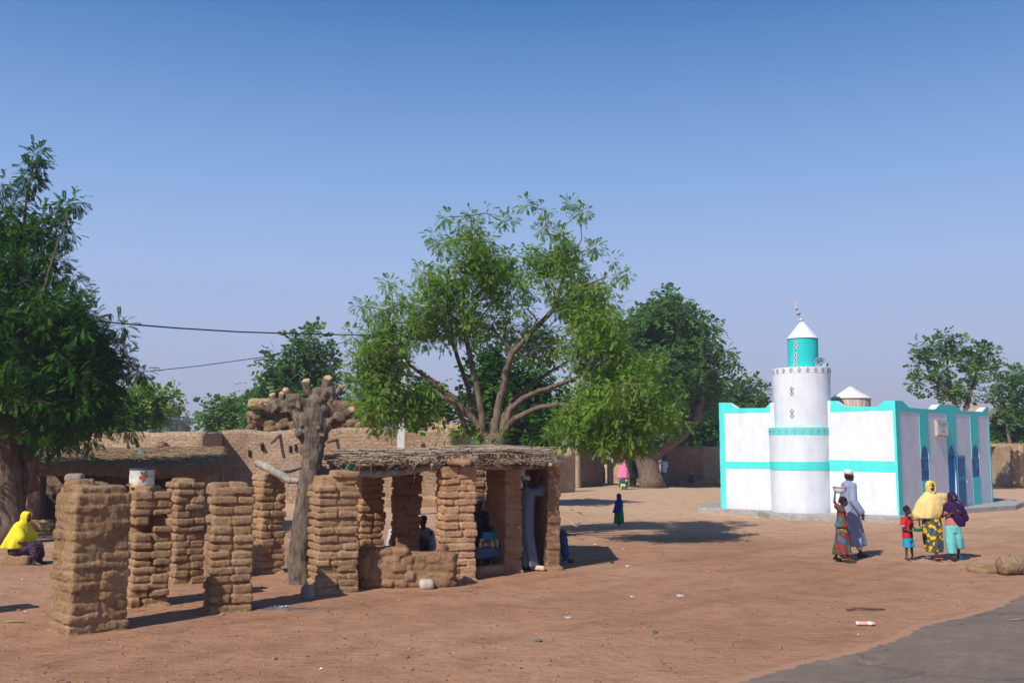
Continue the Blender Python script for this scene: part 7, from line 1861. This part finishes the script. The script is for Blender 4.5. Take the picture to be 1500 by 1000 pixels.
mb = MB(); mb.blob(f.P(0, .07, .15), (f.hh*.36, f.hh*.40, f.hh*.36), 7, .003, 60); mb.build('hair', M['hairb'], f.root)
M['orangec'] = cloth('orange_cloth', (.62, .08, .015)); M['navyd'] = print_mat('navy_print', (.015, .02, .05), [(0, (.5, .28, .03)), (.4, (.02, .03, .08))], 5)
f = walker('small child in an orange headscarf and dark dress by the mud bench', 1013, 713, 58, math.radians(20), .98, 1, 0)
skirt(f, 'navyd', .72, .28, .13, .2, 'dress'); mb = MB(); hood(f, mb, 1.1); mb.loft([(0, .02, .80, .06, .06), (0, .01, .74, .1, .08), (0, .0, .70, .08, .06)], 20); f.wear(mb, 'headscarf', M['orangec'], .02)
M['maroond'] = cloth('brown_maroon_cloth', (.055, .018, .02))
f = walker('adult in dark maroon standing in the shade between the house and the pole', 883, 708.5, 62, math.radians(110), 1.35, .3, 0); cape(f, 'maroond', .5, .22, 'cloak', 0); skirt(f, 'darkcloth', .8, .1, .16, .18)

# ================================================================ litter, straw, pebbles
rs = np.random.RandomState(77); rr = random.Random(99)
def scatter_xy(n, x0, x1, y0, y1):     # spread evenly over the picture's ground rather than over the land
    out = []
    while len(out) < n:
        g = G(rr.uniform(x0, x1), y0+(y1-y0)*rr.random())
        if 0 < g.y < 90: out.append(g)
    return out
mb = MB()
for g in scatter_xy(1500, -100, 1600, 735, 1040):
    r = rr.uniform(.004, .013)*(1+.03*g.y)
    if rr.random() < .04: r *= 2
    mb.blob((g.x, g.y, gz(g.x, g.y)+r*.25), (r*rr.uniform(.8, 1.6), r, r*.65), 2, rot=rotz(rr.uniform(0, 3)))
tag(mb.build('pebbles', M['mudred']), kind='stuff')
mb = MB()
for g in scatter_xy(800, -100, 1600, 730, 1040):
    r = rr.uniform(.003, .010)*(1+.03*g.y); mb.blob((g.x, g.y, gz(g.x, g.y)+r*.25), (r*rr.uniform(.8, 2.2), r, r*.6), 2, rot=rotz(rr.uniform(0, 3)))
tag(mb.build('dark_pebbles', M['barkdark']), kind='stuff')
mb = MB()
for g in scatter_xy(330, -100, 1600, 728, 1040):
    a = rr.uniform(0, PI); L = rr.choice((.02, .03, .05, .07, .12)); z = gz(g.x, g.y)+.006; d = V((math.cos(a), math.sin(a), rr.uniform(-.02, .04)))*L
    w_ = .0018*(1+.05*g.y); mb.tube([g+V((0, 0, z))-d, g+V((rr.uniform(-.01, .01), .01, z+.004)), g+V((0, 0, z))+d], w_, 4)
tag(mb.build('straw_bits', M['straw']), kind='stuff')
M['ash'] = plain('ash', (.16, .12, .10), .95, .5, 20, .3)
def paper(px, py, s, mat, label, cat='litter', seed=0, name='litter_scrap'):
    g = G(px, py); mb = MB(); s *= .72; mb.rbox((0, 0, .01), (s, s*.6, s*.16+.003), .8, (9, 8, 3), amp=s*.3, freq=3.5/s, seed=seed)
    o = mb.build(name, M[mat]); o.location = (g.x, g.y, gz(g.x, g.y)); o.rotation_euler = (0, 0, seed*.7); return tag(o, label, cat, 'litter on the bare ground')
for a_ in ((38, 897, .04, 'greycloth', 'pale grey scrap lying left of the wide worn pillar'), (33, 849, .035, 'greycloth', 'small grey scrap on the ground below the purple bucket'), (768, 866, .05, 'whitecloth', 'small white scrap right of the low wall stone') if False else (920, 830, .06, 'whitecloth', 'white plastic scrap on bare earth right of the stall'),
 (872, 797, .05, 'whitecloth', 'white scrap near the tree shadow right of the stall'), (997, 873, .07, 'greycloth', 'grey plastic scrap in the middle of the open ground'), (926, 874, .035, 'whitecloth', 'tiny white scrap left of the grey plastic one'),
 (1038, 838, .05, 'pinkp', 'small pink scrap on the open ground left of the girl with the bowl'), (913, 804, .06, 'creamcap', 'cream scrap below the green clad child'), (960, 926, .06, 'ink', 'dark scrap of rubber near the bottom middle'),
 (788, 940, .06, 'ink', 'black strip of litter on the foreground earth'), (1258, 930, .03, 'yell', 'small yellow scrap beneath the pink bottle'), (832, 905, .05, 'greycloth', 'greyish scrap on the foreground right of the white stone'),
 (935, 739, .12, 'pinkh', 'lilac scrap of cloth on the square behind the green clad child'), (1108, 757, .08, 'whitecloth', 'white scrap by the mosque plinth'), (470, 981, .03, 'whitecloth', 'tiny white scrap in the bottom left foreground'),
 (1070, 778, .06, 'whitecloth', 'white scrap at the right end of the tree shadow'), (827, 824, .07, 'lblue', 'pale blue plastic at the foot of the stall wall'), (660, 843, .03, 'whitecloth', 'small pale scrap at the stall sill') ):
    paper(*a_, seed=int(a_[0]) % 13)
g = G(390, 892); rs_ = random.Random(5)
for i, (dx, dy, s) in enumerate(((0, 0, .05), (.08, .05, .04), (-.07, .03, .035), (.15, -.02, .045), (.24, .02, .03))):
    paper(395+i*6, 890-i % 3, s, 'greycloth' if i % 2 else 'lblue', ['bluish scrap leftmost in the burnt patch by the round pillar', 'grey scrap second in the burnt patch by the round pillar', 'blue scrap in the middle of the burnt patch', 'grey scrap fourth in the burnt patch', 'bluish scrap rightmost in the burnt patch'][i], seed=i+3)
mb = MB(); mb.rings([[(r_*math.cos(2*PI*j/60)*(.5+.16*math.sin(3*2*PI*j/60+1)+.07*math.sin(11*2*PI*j/60)+.05*math.sin(23*2*PI*j/60)), r_*math.sin(2*PI*j/60)*(.15+.05*math.sin(5*2*PI*j/60)+.02*math.sin(17*2*PI*j/60)), z) for j in range(60)] for r_, z in ((1.05, -.03), (1, .004), (.6, .014), (.05, .016))], True); o = mb.build('ash_patch', M['ash']); o.location = (G(405, 892).x, G(405, 892).y, .004); tag(o, 'dark ash patch from a small fire beside the round pillar', 'ash')
# squashed pink bottle on the ground
g = G(1268, 916); bt_ = empty('plastic_bottle', (g.x, g.y, .005), -.05, 'squashed pink and white plastic bottle lying on the earth', 'bottle')
M['pinkb'] = plain('pink_bottle', (.75, .38, .30), .35, .2, 9)
mb = MB(); mb.rings([[(x, r*math.cos(2*PI*j/20), .024+.6*r*math.sin(2*PI*j/20)) for j in range(20)] for x, r in ((-.11, .005), (-.105, .036), (-.05, .04), (.04, .038), (.09, .036), (.105, .03), (.115, .012))], True); mb.build('bottle_body', M['pinkb'], bt_)
mb = MB(); mb.rings([[(x, r*math.cos(2*PI*j/20), .024+.61*r*math.sin(2*PI*j/20)) for j in range(20)] for x, r in ((.02, .0405), (.06, .0405))], False); mb.build('bottle_label', M['whiteplastic'], bt_)
mb = MB(); mb.rings([[(x, r*math.cos(2*PI*j/20), .024+.62*r*math.sin(2*PI*j/20)) for j in range(20)] for x, r in ((-.112, .037), (-.088, .0405))], True); mb.build('bottle_base', M['whiteplastic'], bt_)
# sticks: forked dry branch right of the stall, a dark stick on the open ground
def stick(pts, r, mat, label, name='dry_branch', cat='branch'):
    mb = MB(); mb.tube(pts, [r*1.2]+[r]*(len(pts)-2)+[r*.5], 6, wob=.2); o = mb.build(name, M[mat]); recentre(o, pts[0]); return tag(o, label, cat)
stick([P(823, 757, 24), P(832, 762, 24), P(840, 768, 23.8), P(846, 771, 23.7)], .018, 'cutwood', 'pale bent twig sticking out by the right side of the stall')
stick([P(836, 745, 26), P(848, 750, 26), P(856, 756, 25.8)], .014, 'cutwood', 'second pale twig above the bent one right of the stall')
p = G(1268, 894); stick([p+V((-.25, 0, .02)), p+V((-.08, .05, .03)), p+V((.1, -.02, .025)), p+V((.26, .03, .015))], .016, 'barkdark', 'dark stick lying on the open ground near the asphalt')
p = G(1405, 826); stick([p+V((-.2, 0, .012)), p+V((0, .02, .015)), p+V((.25, .0, .012))], .01, 'straw', 'straw stalk lying below the girl in purple')
p = G(18, 912); stick([p+V((-.12, 0, .012)), p+V((.02, .02, .02)), p+V((.16, -.01, .012))], .012, 'straw', 'pale stalk on the ground at the lower left')
p = G(1490, 911); stick([p+V((-.1, 0, .03)), p+V((.1, .02, .035))], .01, 'straw', 'yellow stalk on the asphalt at the right edge')

# ================================================================ dusty air
m = bpy.data.materials.new('haze'); m.use_nodes = True; nt = m.node_tree; nt.nodes.remove(nt.nodes['Principled BSDF'])
pv = nt.nodes.new('ShaderNodeVolumePrincipled'); pv.inputs['Color'].default_value = (.72, .74, .86, 1); pv.inputs['Density'].default_value = .0011; pv.inputs['Anisotropy'].default_value = .2
nt.links.new(pv.outputs[0], nt.nodes['Material Output'].inputs['Volume'])
mb = MB(); mb.box((0, 300, 6.2), (720, 530, 7.7)); o = mb.build('haze', m, smooth=False); tag(o, kind='stuff')
